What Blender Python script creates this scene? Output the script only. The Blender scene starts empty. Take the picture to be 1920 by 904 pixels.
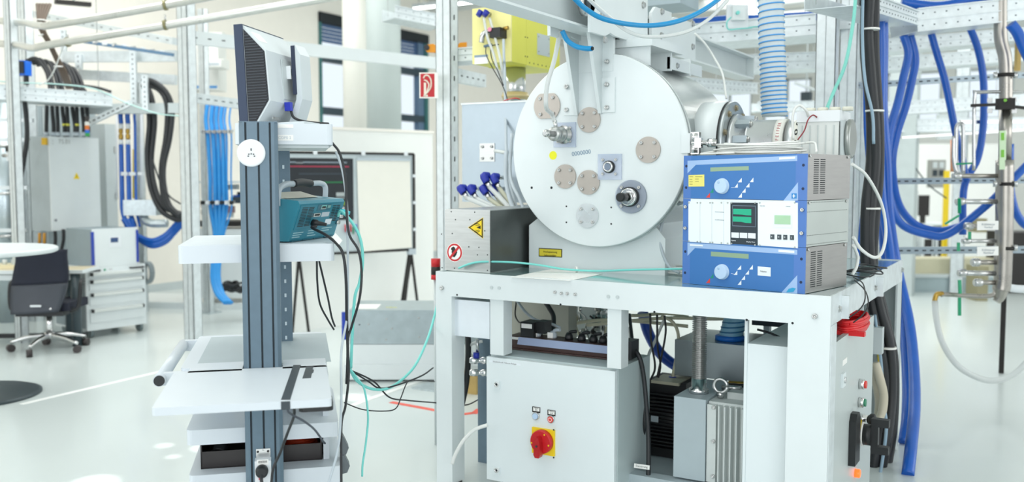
import bpy, bmesh, math, random
from mathutils import Vector, Matrix
random.seed(7)
S = bpy.context.scene
COL = S.collection
# ------------------------------------------------------------------ camera
F = 1750.0; CX, CY = 960.0, 452.0; EYE = Vector((0, 0, 1.55))
YAW = math.radians(30.7); PITCH = math.atan(122 / F)
FH = Vector((-math.sin(YAW), math.cos(YAW), 0)); RT = Vector((math.cos(YAW), math.sin(YAW), 0))
FW = (FH * math.cos(PITCH) - Vector((0, 0, 1)) * math.sin(PITCH)).normalized(); UP = RT.cross(FW)
cd = bpy.data.cameras.new('camera'); cam = bpy.data.objects.new('camera', cd); COL.objects.link(cam)
cam.location = EYE; cam.rotation_euler = (math.pi / 2 - PITCH, 0, YAW)
cd.sensor_width = 36; cd.lens = 36 * F / 1920; cd.clip_end = 200; cd.clip_start = .05
cd.dof.use_dof = True; cd.dof.focus_distance = 3.9; cd.dof.aperture_fstop = 1.9
S.camera = cam
# ------------------------------------------------------------------ world, lights, exposure
w = bpy.data.worlds.new('world'); S.world = w; w.use_nodes = True
bgn = w.node_tree.nodes['Background']; bgn.inputs[0].default_value = (.93, .975, 1, 1); bgn.inputs[1].default_value = 1.1
S.view_settings.view_transform = 'Standard'; S.view_settings.look = 'None'; S.view_settings.gamma = 1
S.view_settings.use_curve_mapping = False; S.view_settings.exposure = -0.07
def area(name, loc, rot, sx, sy, power, col=(1, 1, 1)):
    l = bpy.data.lights.new(name, 'AREA'); l.shape = 'RECTANGLE'; l.size = sx; l.size_y = sy; l.energy = power; l.color = col
    o = bpy.data.objects.new(name, l); COL.objects.link(o); o.location = loc; o.rotation_euler = rot; return o
# fill lights added under the roof to brighten the hall, all out of frame
area('skylight', (-2.2, 2.2, 4.85), (0, 0, 0), 3.2, 4.5, 90, (1, 1, .985))
area('skylight', (-7.5, 6.0, 4.85), (0, 0, 0), 3, 5, 200, (1, 1, .985))
area('skylight', (-3.0, 11.0, 4.85), (0, 0, 0), 5, 5, 320, (1, 1, .985))
area('skylight', (-2.0, 18.0, 4.85), (0, 0, 0), 8, 5, 330, (1, 1, .985))
area('window_light', (3.0, -4.5, 2.6), (math.radians(72), 0, math.radians(28)), 7, 3.2, 235, (.97, .985, 1))  # fill pair added behind the camera to brighten the front faces
area('window_light', (-6.5, -3.5, 2.8), (math.radians(72), 0, math.radians(-38)), 5, 3, 140, (.97, .985, 1))
area('window_light', (7.5, 9.0, 2.9), (math.radians(80), 0, math.radians(90)), 9, 3.2, 210, (.98, 1, 1))  # side fill added at the right, lifts the faces turned that way
def beam(name, tgt, el, az, dist, ang, power, blend=.25):
    l = bpy.data.lights.new(name, 'SPOT'); l.energy = power; l.spot_size = math.radians(ang); l.spot_blend = blend; l.shadow_soft_size = .02
    l.color = (1, .97, .9)
    o = bpy.data.objects.new(name, l); COL.objects.link(o)
    d = Vector((math.cos(el) * math.cos(az), math.cos(el) * math.sin(az), math.sin(el)))
    o.location = Vector(tgt) + d * dist; o.rotation_euler = d.to_track_quat('Z', 'Y').to_euler()
# sun falling through roof openings onto the floor beside the cart
for tgt_, an_ in (((-4.18, 2.9, 0), 1.9), ((-4.42, 3.52, 0), .8), ((-4.19, 3.60, 0), 1.1), ((-4.2, 3.40, 0), .5), ((-4.25, 4.99, 0), 1.7)): beam('sun_beam', tgt_, 1.15, -.6, 5.0, an_ * 1.6, 700)
# ------------------------------------------------------------------ helpers
class Fr:
    def __init__(s, o=(0, 0, 0), a=0): s.M = Matrix.Translation(Vector(o)) @ Matrix.Rotation(a, 4, 'Z'); s.I = s.M.inverted()
    def px(s, x, y, X=None, Y=None, Z=None):
        o = s.I @ EYE; d = s.I.to_3x3() @ (FW * F + RT * (x - CX) + UP * (CY - y))
        k = (X - o.x) / d.x if X is not None else (Y - o.y) / d.y if Y is not None else (Z - o.z) / d.z
        return o + d * k
W = Fr()
def cw(lat, d, z=0): v = RT * lat + FH * d; return Vector((v.x, v.y, z))
def cfr(lat, d, ang, z=0): return Fr(cw(lat, d, z), YAW + math.radians(ang))
def D(x, y, d):      # pixel + distance along the horizontal view axis -> world
    r = FW * F + RT * (x - CX) + UP * (CY - y); return EYE + r * (d / r.dot(FH))
def lin(h):
    if isinstance(h, str): h = tuple(int(h[i:i + 2], 16) for i in (0, 2, 4))
    return tuple(((c / 255) / 12.92 if c / 255 <= .04045 else ((c / 255 + .055) / 1.055) ** 2.4) for c in h)
MATS = {}
def mat(name, h, rough=.5, metal=0, var=.04, scale=8, bump=0, emit=0, trans=0, stretch=None, alpha=1, coat=0, ior=1.45, emcol=None):
    if name in MATS: return MATS[name]
    m = bpy.data.materials.new(name); m.use_nodes = True; nt = m.node_tree; b = nt.nodes['Principled BSDF']; c = lin(h)
    b.inputs['Roughness'].default_value = rough; b.inputs['Metallic'].default_value = metal
    tc = nt.nodes.new('ShaderNodeTexCoord'); mp = nt.nodes.new('ShaderNodeMapping')
    if stretch: mp.inputs['Scale'].default_value = stretch
    n = nt.nodes.new('ShaderNodeTexNoise'); n.inputs['Scale'].default_value = scale; n.inputs['Detail'].default_value = 4
    nt.links.new(tc.outputs['Object'], mp.inputs[0]); nt.links.new(mp.outputs[0], n.inputs['Vector'])
    r = nt.nodes.new('ShaderNodeValToRGB'); r.color_ramp.elements[0].position = .3; r.color_ramp.elements[1].position = .7
    r.color_ramp.elements[0].color = tuple(max(0, x * (1 - var)) for x in c) + (1,)
    r.color_ramp.elements[1].color = tuple(min(1, x * (1 + var)) for x in c) + (1,)
    nt.links.new(n.outputs[0], r.inputs[0]); nt.links.new(r.outputs[0], b.inputs['Base Color'])
    if metal > .3:
        mr = nt.nodes.new('ShaderNodeMapRange'); mr.inputs[3].default_value = max(.05, rough - .1); mr.inputs[4].default_value = min(1, rough + .1)
        nt.links.new(n.outputs[0], mr.inputs[0]); nt.links.new(mr.outputs[0], b.inputs['Roughness'])
    if bump:
        bp = nt.nodes.new('ShaderNodeBump'); bp.inputs['Strength'].default_value = bump; bp.inputs['Distance'].default_value = .01
        nt.links.new(n.outputs[0], bp.inputs['Height']); nt.links.new(bp.outputs[0], b.inputs['Normal'])
    if trans: b.inputs['Transmission Weight'].default_value = trans; b.inputs['IOR'].default_value = ior
    if coat: b.inputs['Coat Weight'].default_value = coat; b.inputs['Coat Roughness'].default_value = .1
    if emit: b.inputs['Emission Color'].default_value = lin(emcol or h) + (1,); b.inputs['Emission Strength'].default_value = emit
    if alpha < 1: b.inputs['Alpha'].default_value = alpha
    MATS[name] = m; return m
WHITE = mat('painted steel light', 'dfe6e7', .38, var=.015, coat=.15)
PAINT = mat('chamber paint', 'dce4e5', .35, var=.015, coat=.2)
BEIGE = mat('warm wall paint', 'f1ede4', .7, var=.01)
WALLW = mat('white partition paint', 'eef0ec', .6, var=.008)
PLASTIC = mat('white plastic', 'e4e9ec', .45, var=.01)
GREYP = mat('grey paint', 'c3cccd', .45, var=.02)
SLATE = mat('slate anodised', '5f7482', .42, .25, var=.04, scale=30)
SLATED = mat('slate groove', '2b3840', .6)
GALV = mat('galvanised steel', 'c3cdd0', .36, .75, var=.12, scale=22)
GALVL = mat('galvanised bright', 'd9e0e2', .45, .55, var=.08, scale=18)
ALU = mat('aluminium pipe', 'd2d3ce', .3, .8, var=.05)
STEEL = mat('stainless', 'c6c7c6', .25, .95, var=.06, scale=14)
BRUSH = mat('brushed stainless', 'bcbfbd', .34, .9, var=.07, scale=10, stretch=(1, 1, 12))
TAN = mat('tan blanking steel', 'b4ada5', .4, .4, var=.04, scale=20)
SHINY = mat('chrome', 'dedede', .12, 1, var=.02)
BLACK = mat('black plastic', '1b1e20', .45, var=.1)
RUBBER = mat('black rubber cable', '24272a', .5, var=.1)
BLUEH = mat('blue hose', '0858b2', .38, var=.08, coat=.2)
BLUEL = mat('light blue hose', '2a90d8', .4, var=.06)
CYANH = mat('blue pneumatic hose', '0f8bc4', .35, var=.03)
AQUA = mat('aqua fibre cable', '7cd8d0', .4, var=.03)
CLEAR = mat('milky tube', 'e6ebea', .25, var=.02, trans=.35)
CLEARY = mat('yellowed clear tube', 'd8d8c2', .25, var=.05, trans=.35)
GREYC = mat('grey cable', 'b9c4cb', .45)
WHITEC = mat('white cable', 'e3e6e3', .45)
NAVY = mat('navy fitting', '1d2f9c', .4)
YEL = mat('yellow paint', 'e3e05a', .45, var=.02)
YELP = mat('pale yellow paint', 'ece59a', .45, var=.02)
DARK = mat('dark slot', '20262a', .8); SLOT = mat('shaded slot', '5d686d', .8)
RED = mat('red', 'c81c24', .4)
YSIGN = mat('sign yellow', 'f2d21a', .5, var=.01)
SIGNW = mat('sign white', 'f4f4f0', .5, var=.005)
SIGNK = mat('sign black', '16120f', .5)
GREEN = mat('green handle', '11986a', .4)
PERSPEX = mat('perspex', 'cfdcf0', .08, var=.01, alpha=.42, coat=.5)
ORANGE = mat('orange', 'ef9a12', .5)
BRASS = mat('brass', 'b8964a', .3, .9)
FLOOR = None
def catmull(P, n=8):
    P = [Vector(p) for p in P]
    if len(P) < 3: return P
    out = []; Q = [P[0] * 2 - P[1]] + P + [P[-1] * 2 - P[-2]]
    for i in range(1, len(Q) - 2):
        a, b, c, d = Q[i - 1:i + 3]
        for k in range(n):
            t = k / n
            out.append(.5 * ((2 * b) + (c - a) * t + (2 * a - 5 * b + 4 * c - d) * t * t + (3 * b - a - 3 * c + d) * t ** 3))
    out.append(P[-1]); return out
class MB:
    def __init__(s, fr=W): s.fr = fr; s.v = []; s.f = []; s.sm = []
    def add(s, v, f, smooth=False):
        k = len(s.v); s.v += [Vector(p) for p in v]; s.f += [tuple(i + k for i in q) for q in f]; s.sm += [smooth] * len(f); return s
    def box(s, x0, x1, y0, y1, z0, z1):
        x0, x1 = sorted((x0, x1)); y0, y1 = sorted((y0, y1)); z0, z1 = sorted((z0, z1))
        return s.add([(x0, y0, z0), (x1, y0, z0), (x1, y1, z0), (x0, y1, z0), (x0, y0, z1), (x1, y0, z1), (x1, y1, z1), (x0, y1, z1)],
                     [(0, 3, 2, 1), (4, 5, 6, 7), (0, 1, 5, 4), (1, 2, 6, 5), (2, 3, 7, 6), (3, 0, 4, 7)])
    def cbox(s, c, sx, sy, sz): return s.box(c[0] - sx / 2, c[0] + sx / 2, c[1] - sy / 2, c[1] + sy / 2, c[2] - sz / 2, c[2] + sz / 2)
    def prism(s, P, a, b, ax='y'):
        def m(p, t): return (p[0], t, p[1]) if ax == 'y' else (p[0], p[1], t) if ax == 'z' else (t, p[0], p[1])
        n = len(P); A = sum(P[i][0] * P[(i + 1) % n][1] - P[(i + 1) % n][0] * P[i][1] for i in range(n))
        if (A < 0) != (ax == 'y'): P = P[::-1]
        if a > b: a, b = b, a
        f = [tuple(range(n))[::-1], tuple(range(n, 2 * n))] + [(i, (i + 1) % n, n + (i + 1) % n, n + i) for i in range(n)]
        return s.add([m(p, a) for p in P] + [m(p, b) for p in P], f)
    def bar(s, p0, p1, w_, h, up=(0, 0, 1)):      # box beam, centred
        p0 = Vector(p0); p1 = Vector(p1); d = (p1 - p0).normalized(); u = Vector(up)
        sd = d.cross(u)
        if sd.length < 1e-4: sd = d.cross(Vector((0, 1, 0)))
        sd.normalize(); u = sd.cross(d).normalized(); a = sd * w_ / 2; b = u * h / 2
        return s.add([p0 - a - b, p0 + a - b, p0 + a + b, p0 - a + b, p1 - a - b, p1 + a - b, p1 + a + b, p1 - a + b],
                     [(0, 1, 2, 3), (7, 6, 5, 4), (0, 4, 5, 1), (1, 5, 6, 2), (2, 6, 7, 3), (3, 7, 4, 0)])
    def tube(s, P, r, n=10, sm=True, k=8, caps=True):
        P = catmull(P, k) if sm and len(P) > 2 else [Vector(p) for p in P]
        Q = [P[0]]
        for p in P[1:]:
            if (p - Q[-1]).length > 1e-5: Q.append(p)
        P = Q; N = len(P); R = r if callable(r) else (lambda t: r)
        t0 = (P[1] - P[0]).normalized(); u = t0.orthogonal().normalized(); base = len(s.v); vs = []
        for i, p in enumerate(P):
            t = (P[min(i + 1, N - 1)] - P[max(i - 1, 0)]).normalized(); u = (u - t * u.dot(t)).normalized(); b = t.cross(u); rr = R(i / (N - 1))
            vs += [p + (u * math.cos(2 * math.pi * j / n) + b * math.sin(2 * math.pi * j / n)) * rr for j in range(n)]
        f = [(i * n + j, i * n + (j + 1) % n, (i + 1) * n + (j + 1) % n, (i + 1) * n + j) for i in range(N - 1) for j in range(n)]
        s.add(vs, f, True)
        if caps: s.f += [tuple(base + j for j in range(n))[::-1], tuple(base + (N - 1) * n + j for j in range(n))]; s.sm += [False, False]
        return s
    def cyl(s, p0, p1, r0, r1=None, n=24): r1 = r0 if r1 is None else r1; return s.tube([p0, p1], (lambda t: r0 + (r1 - r0) * t), n, False)
    def lathe(s, prof, c, ax, n=32):      # prof: list of (r, t) along ax
        ax = Vector(ax).normalized(); u = ax.orthogonal().normalized(); b = ax.cross(u); c = Vector(c); vs = []
        for r, t in prof: vs += [c + ax * t + (u * math.cos(2 * math.pi * j / n) + b * math.sin(2 * math.pi * j / n)) * r for j in range(n)]
        N = len(prof); f = [(i * n + j, i * n + (j + 1) % n, (i + 1) * n + (j + 1) % n, (i + 1) * n + j) for i in range(N - 1) for j in range(n)]
        base = len(s.v); s.add(vs, f, True); s.f += [tuple(base + j for j in range(n))[::-1], tuple(base + (N - 1) * n + j for j in range(n))]; s.sm += [False, False]; return s
    def sphere(s, c, r, n=12, m=8, sc=(1, 1, 1)):
        c = Vector(c); vs = []; f = []
        for i in range(m + 1):
            a = math.pi * i / m
            vs += [c + Vector((math.sin(a) * math.cos(2 * math.pi * j / n) * sc[0], math.sin(a) * math.sin(2 * math.pi * j / n) * sc[1], math.cos(a) * sc[2])) * r for j in range(n)]
        f = [(i * n + j, (i + 1) * n + j, (i + 1) * n + (j + 1) % n, i * n + (j + 1) % n) for i in range(m) for j in range(n)]
        return s.add(vs, f, True)
    def build(s, name, m, parent=None, bev=0, seg=2, auto=False):
        wm = [s.fr.M @ v for v in s.v]
        if parent is None:
            lo = Vector([min(v[i] for v in wm) for i in range(3)]); hi = Vector([max(v[i] for v in wm) for i in range(3)])
            M = Matrix.Translation(((lo.x + hi.x) / 2, (lo.y + hi.y) / 2, lo.z)) @ s.fr.M.to_3x3().to_4x4()
        else: M = WM[parent.name]
        I = M.inverted(); me = bpy.data.meshes.new(name); bm = bmesh.new()
        vv = [bm.verts.new(I @ v) for v in wm]
        for q, sm in zip(s.f, s.sm):
            try: fc = bm.faces.new([vv[i] for i in q]); fc.smooth = sm
            except ValueError: pass
        if bev:
            es = [e for e in bm.edges if len(e.link_faces) == 2 and e.calc_face_angle(0) > .5]
            bmesh.ops.bevel(bm, geom=es, offset=bev, segments=seg, affect='EDGES', profile=.5, clamp_overlap=True)
        bm.to_mesh(me); bm.free(); me.materials.append(m if m else WHITE)
        o = bpy.data.objects.new(name, me); COL.objects.link(o)
        if parent is None: o.matrix_world = M
        else: o.parent = parent
        WM[o.name] = M; return o
WM = {}
def tag(o, label=None, cat=None, group=None, kind=None):
    if label: o['label'] = label
    if cat: o['category'] = cat
    if group: o['group'] = group
    if kind: o['kind'] = kind
    return o
def T(name, label, cat, fr=None, group=None, at=None):
    o = bpy.data.objects.new(name, None); COL.objects.link(o); o.empty_display_size = .1
    M = fr.M.copy() if fr else Matrix.Translation(Vector(at)); o.matrix_world = M; WM[o.name] = M
    return tag(o, label, cat, group)
def copy_tree(o, M, label, parent=None):
    c = o.copy(); COL.objects.link(c); WM[c.name] = M
    if parent: c.parent = parent
    else: c.matrix_world = M; c['label'] = label
    for ch in list(o.children): copy_tree(ch, M, label, c)
    return c
def inst(name, src, M, parent):      # a piece that shares mesh data, M in world
    o = bpy.data.objects.new(name, src); COL.objects.link(o); o.parent = parent; o.matrix_basis = WM[parent.name].inverted() @ M; WM[o.name] = M; return o
def meshof(mb, m, bev=0):
    o = mb.build('tmp', m, None, bev); me = o.data; off = o.matrix_world.translation.copy(); me.transform(Matrix.Translation(off)); bpy.data.objects.remove(o); return me
def aim(p, n): return Matrix.Translation(Vector(p)) @ Vector(n).to_track_quat('Z', 'Y').to_matrix().to_4x4()
def structure(o): o['kind'] = 'structure'; return o
def cable(name, label, cat, P, r, m, group=None, n=10, k=8):
    """P: list of (px, py, distance)"""
    mb = MB(); mb.tube([D(*p) for p in P], r, n, k=k); return tag(mb.build(name, m), label, cat, group)
def text(s, size, m, parent, M, name='lettering', al='CENTER', ext=.0004):
    c = bpy.data.curves.new(name, 'FONT'); c.body = s; c.size = size; c.extrude = ext; c.align_x = al; c.align_y = 'CENTER'; c.resolution_u = 3
    o = bpy.data.objects.new(name, c); COL.objects.link(o)
    dg = bpy.context.evaluated_depsgraph_get(); me = bpy.data.meshes.new_from_object(o.evaluated_get(dg)); bpy.data.objects.remove(o)
    me.materials.clear(); me.materials.append(m); o = bpy.data.objects.new(name, me); COL.objects.link(o)
    o.parent = parent; o.matrix_basis = WM[parent.name].inverted() @ M; WM[o.name] = M; return o
def tm(p, xdir, ydir):      # text matrix from position, reading direction, up direction
    x = Vector(xdir).normalized(); y = Vector(ydir).normalized(); z = x.cross(y).normalized(); y = z.cross(x)
    R = Matrix((x, y, z)).transposed().to_4x4(); return Matrix.Translation(Vector(p)) @ R
# shared socket-head screw, hex bolt, plain dark hole (axis +Z, seat at origin)
b_ = MB(); b_.lathe([(1, 0), (1, .8), (.9, 1), (.5, 1), (.5, .45), (0.01, .45)], (0, 0, 0), (0, 0, 1), 14); SCREW = meshof(b_, STEEL)
b_ = MB(); b_.lathe([(1.35, 0), (1.35, .15)], (0, 0, 0), (0, 0, 1), 16); b_.lathe([(1, .15), (1, .8), (.9, .9)], (0, 0, 0), (0, 0, 1), 6)
for i_ in range(len(b_.sm)): b_.sm[i_] = False
HEX = meshof(b_, STEEL)
HEXB = HEX.copy(); HEXB.materials.clear(); HEXB.materials.append(mat('brass plated', 'a59c84', .35, .8))
b_ = MB(); b_.lathe([(1, 0), (1, .1), (.5, .1), (.5, .02)], (0, 0, 0), (0, 0, 1), 12); HOLE = meshof(b_, DARK)
def screw(parent, p, n, r, me=None, name='screw'): return inst(name, me or SCREW, aim(p, n) @ Matrix.Scale(r, 4), parent)
# ================================================================== THE HALL
XL, YF, ZC = -10.5, 25.0, 5.0
fm = mat('floor resin', 'cfd8d7', .28, var=.02, scale=1.2, coat=.3)
structure(MB().box(XL - .2, 9, -7, YF + .2, -.1, 0).build('floor', fm))
structure(MB().box(XL - .2, 9, -2, YF + .2, ZC, ZC + .15).build('ceiling', mat('ceiling paint', 'e6e6e0', .8, var=.01)))
# left wall with two tall window openings
wb = MB(); wy = [(-7, 11.55), (12.95, 13.4), (14.55, YF)]
wz0, wz1 = 1.0, 4.2
for a_, b__ in wy: wb.box(XL - .2, XL, a_, b__, 0, ZC)
for a_, b__ in ((11.55, 12.95), (13.4, 14.55)): wb.box(XL - .2, XL, a_, b__, 0, wz0).box(XL - .2, XL, a_, b__, wz1, ZC)
structure(wb.build('wall_left', BEIGE))
structure(MB().box(XL, XL + .012, -7, YF, 0, .1).build('baseboard_left', GREYP))
TEAL = mat('teal window frame', '2f6a6a', .5); DKFR = mat('dark window frame', '2a3d48', .5)
glass = mat('window glass', 'f4fbff', .02, trans=1, var=0, ior=1.01)
for n_, (a_, b__) in enumerate(((11.55, 12.95), (13.4, 14.55))):
    wn = structure(T('window_%d' % (n_ + 1), None, None, at=(XL - .1, (a_ + b__) / 2, wz0)))
    m = MB()
    m.box(XL - .14, XL + .02, a_, a_ + .06, wz0, wz1).box(XL - .14, XL + .02, b__ - .1, b__, wz0, wz1).box(XL - .14, XL + .02, a_, b__, wz1 - .05, wz1).box(XL - .14, XL + .02, a_, b__, wz0, wz0 + .05)
    m.build('window_frame', TEAL, wn)
    if n_ == 0: MB().box(XL - .12, XL - .02, b__ - .1, b__ - .04, wz0, wz1).build('mullion', DKFR, wn)
    else: MB().box(XL - .12, XL - .01, b__ - .28, b__ - .1, wz0, wz1).build('mullion', mat('blue grey frame', '5b7590', .5), wn)
    for z in (1.75, 2.62, 3.48): MB().box(XL - .13, XL, a_, b__, z - .06, z + .06).build('transom', DKFR, wn)
    MB().box(XL - .09, XL - .08, a_, b__, wz0, wz1).build('pane', glass, wn)
    MB().box(XL - .14, XL + .04, a_, b__, wz1 - .16, wz1).build('blind_box', DARK, wn)
    s_ = MB()
    for k in range(5): s_.box(XL - .07, XL - .03, a_ + .06, b__ - .1, wz1 - .22 - k * .06, wz1 - .175 - k * .06)
    s_.build('blind_slats', mat('blue blind', '3c5c86', .5), wn)
# far wall with clerestory windows
cl = [(-8.6 + k * 1.55, -7.35 + k * 1.55) for k in range(8)]
wb = MB().box(XL - .2, 9, YF, YF + .2, 0, 2.9).box(XL - .2, 9, YF, YF + .2, 4.1, ZC); xs = XL - .2
for a_, b__ in cl: wb.box(xs, a_, YF, YF + .2, 2.9, 4.1); xs = b__
wb.box(xs, 9, YF, YF + .2, 2.9, 4.1)
structure(wb.build('wall_far', WALLW))
for n_, (a_, b__) in enumerate(cl):
    wn = structure(T('window_%d' % (n_ + 3), None, None, at=((a_ + b__) / 2, YF + .1, 2.9)))
    m = MB().box(a_, a_ + .05, YF, YF + .1, 2.9, 4.1).box(b__ - .05, b__, YF, YF + .1, 2.9, 4.1).box(a_, b__, YF, YF + .1, 2.9, 2.95).box(a_, b__, YF, YF + .1, 4.05, 4.1)
    m.box((a_ + b__) / 2 - .03, (a_ + b__) / 2 + .03, YF, YF + .1, 2.9, 4.1); m.build('window_frame', GREYP, wn)
    MB().box(a_, b__, YF + .05, YF + .06, 2.9, 4.1).build('pane', glass, wn)
# ceiling ribs and lamps
for n_ in range(6):
    y = 9.5 + n_ * 2.6
    structure(MB().box(XL, 9, y - .12, y + .12, ZC - .35, ZC).build('trim_%d' % (n_ + 1), mat('roof beam paint', 'd6dad8', .6)))
LAMP = mat('lamp tube', 'ffffff', .5, emit=7, var=0, emcol='f6fffb')
for n_, (x, y) in enumerate([(-9.2, 13.2), (-7.6, 13.2), (-5.2, 14.6), (-3.3, 14.6), (-7.2, 17.2), (-4.6, 17.2), (-2.6, 19.5), (-9.0, 10.6)]):
    t = T('ceiling_lamp', 'fluorescent lamp under the hall roof, %s' % ('nearest the first tall window,first one right of it,above the middle of the hall,next towards the crane beam,second row by the windowed wall,second row above the vessel,furthest one towards the clerestory,closest one over the left racks'.split(',')[n_]), 'lamp', at=(x, y, 4.42), group=['lamps by the windowed wall', 'lamps over the far hall'][0 if x < -7 else 1])
    MB().box(x - .6, x + .6, y - .07, y + .07, 4.44, 4.5).build('housing', PLASTIC, t)
    MB().box(x - .58, x + .58, y - .05, y + .05, 4.42, 4.44).build('tube', LAMP, t)
    m = MB()
    for s in (-.5, .5): m.cyl((x + s, y, 4.5), (x + s, y, ZC), .006, n=6)
    m.build('hanger', STEEL, t)
# round building columns
def column(px, d, r, label):
    c = D(px, 400, d); c.z = 0
    o = MB().cyl(c, c + Vector((0, 0, ZC)), r, n=40).build('column', mat('column grey paint', 'a3aeac', .55, var=.01) if r > .18 else mat('column paint', 'cfd0c8', .55, var=.01)); return tag(o, label, 'column')
column(722, 11.0, .20, 'round light grey column standing nearest the windows')
column(672, 11.6, .17, 'slimmer white column just left of the round grey one')
c_ = D(1688, 400, 12); tag(MB().box(c_.x - .16, c_.x + .16, c_.y, c_.y + .3, 0, ZC).build('column', mat('column grey', 'b9c3c3', .6)), 'square grey column behind the hanging blue hoses', 'column')
# white free-standing partition behind the cart
p0 = W.px(556, 622, Z=0); pf = cw(-186 / 1750 * 10.0 + .18, 10.45)
ang = math.atan2(pf.y - p0.y, pf.x - p0.x); PT = Fr(p0, ang); L_ = (pf - p0).length
t = T('partition_wall', 'tall white partition wall standing behind the flip chart', 'partition', PT)
MB(PT).box(0, L_, 0, .12, 0, 2.02).build('panel', WALLW, t, .006)
MB(PT).box(-.01, L_ + .01, -.01, .13, 2.02, 2.05).build('cap', BEIGE, t)
t2 = cfr(0, 0, 0)
# ================================================================== strut work: posts, rails and trays
def post(px, d, w_, dp, z1, label, group=None, name='strut_post', foot=None, slots=False, z0=0):
    fr = Fr(Vector((D(px, 400, d).x, D(px, 400, d).y, z0)), 0); t = T(name, label, 'post', fr, group)
    a = w_ / 2; m = MB(fr)
    m.box(-a, -a + .004, 0, dp, 0, z1 - z0).box(a - .004, a, 0, dp, 0, z1 - z0).box(-a, a, dp - .004, dp, 0, z1 - z0)
    m.box(-a, -.004, 0, .004, 0, z1 - z0).box(.004, a, 0, .004, 0, z1 - z0).box(-a, a, .008, .012, 0, z1 - z0)
    m.build('channel', GALVL, t)
    if slots:
        s = MB(fr); z = .08
        while z < z1 - z0 - .05: s.box(a, a + .0015, dp / 2 - .006, dp / 2 + .006, z, z + .035); z += .143
        tag(s.build('slot', DARK, t), kind='stuff')
    if foot: MB(fr).box(-a - .06, a + .06, -.05, dp + .05, 0, .01).build('foot_plate', GALV, t)
    return t
post(349, 8.28, .125, .1, 4.2, 'nearest galvanised strut post, right of the drawer cabinet', foot=1)
post(383, 10.5, .085, .08, 3.4, 'thinner strut post beside the light blue hose bundle', foot=1)
post(262, 10.6, .07, .06, 2.6, 'short strut post behind the curved black hoses')
post(52, 9.9, .12, .1, 3.4, 'strut post left of the grey switch cabinet side')
post(25, 8.6, .09, .08, 3.2, 'leftmost strut post at the edge of the frame')
post(832, 6.7, .125, .1, 4.2, 'slotted galvanised post carrying the hose reel sign', slots=True)
post(1541, 6.2, .125, .11, 3.2, 'bright strut post rising behind the turbo pump controller')
post(1583, 6.9, .12, .1, 3.2, 'strut post second from the pump, right of the brightest one')
post(1610, 7.2, .09, .1, 3.2, 'strut post beside the black cable bundle')
post(1797, 12.3, .16, .1, 3.4, 'far galvanised post right of the yellow upright')
ZINC = mat('strut zinc', '93a1a9', .42, .4, var=.05)
def rail(P0, P1, w_, h, label, group=None, slots=24, m=GALVL, name='strut_rail', cat='rail', side=1, full=0):
    p0 = D(*P0); p1 = D(*P1); o = MB().bar(p0, p1, w_, h).build(name, m); t = tag(o, label, cat, group)
    if slots:
        d = (p1 - p0); dn = d.normalized(); sd = dn.cross(Vector((0, 0, 1))).normalized()
        if (EYE - (p0 + p1) / 2).dot(sd) < 0: sd = -sd
        s = MB()
        for k in range(abs(slots)):
            c = p0 + d * ((k + .5) / (abs(slots) if slots > 0 or full else 20)) + sd * (w_ / 2); s.bar(c - dn * .016, c + dn * .016, .003, .010)
        tag(s.build('slot', DARK if full or slots < 10 else SLOT, t), kind='stuff')
    return t
rail((352, 70, 8.6), (818, 119, 9.9), .05, .12, 'long horizontal rail passing behind the monitor', slots=-5, m=WHITE)
rail((352, 182, 8.7), (520, 205, 9.2), .05, .09, 'lower horizontal rail left of the monitor', slots=12)
rail((842, 139, 6.9), (905, 152, 7.6), .06, .1, 'perforated rail below the yellow box', slots=6)
rail((120, 107, 9.8), (330, 105, 9.6), .06, .11, 'upper pale crossbar above the arching black cables', slots=0)
rail((150, 140, 9.9), (330, 150, 9.7), .06, .10, 'lower pale crossbar beside the black hose loops', slots=0)
rail((160, 205, 9.6), (345, 203, 9.4), .1, .1, 'grey crossbar behind the thin green cord', slots=0, m=GREYP)
rail((165, 232, 9.3), (245, 193, 9.2), .03, .06, 'slanting perforated brace right of the cabinet', slots=9)
rail((30, 20, 10.5), (330, 78, 9.5), .1, .07, 'high tray rail crossing behind the two pipes', slots=18)
rail((1567, 163, 7.0), (1935, 140, 7.6), .042, .045, 'upper slotted strut holding the blue hoses', slots=-26, m=ZINC, full=1)
rail((1556, 341, 7.3), (1935, 338, 7.5), .042, .048, 'middle slotted strut crossing the steel manifold', slots=-26, m=ZINC, full=1)
rail((1650, 470, 7.3), (1935, 468, 7.5), .042, .055, 'lowest slotted strut behind the table corner', slots=-20, m=ZINC, full=1)
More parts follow.
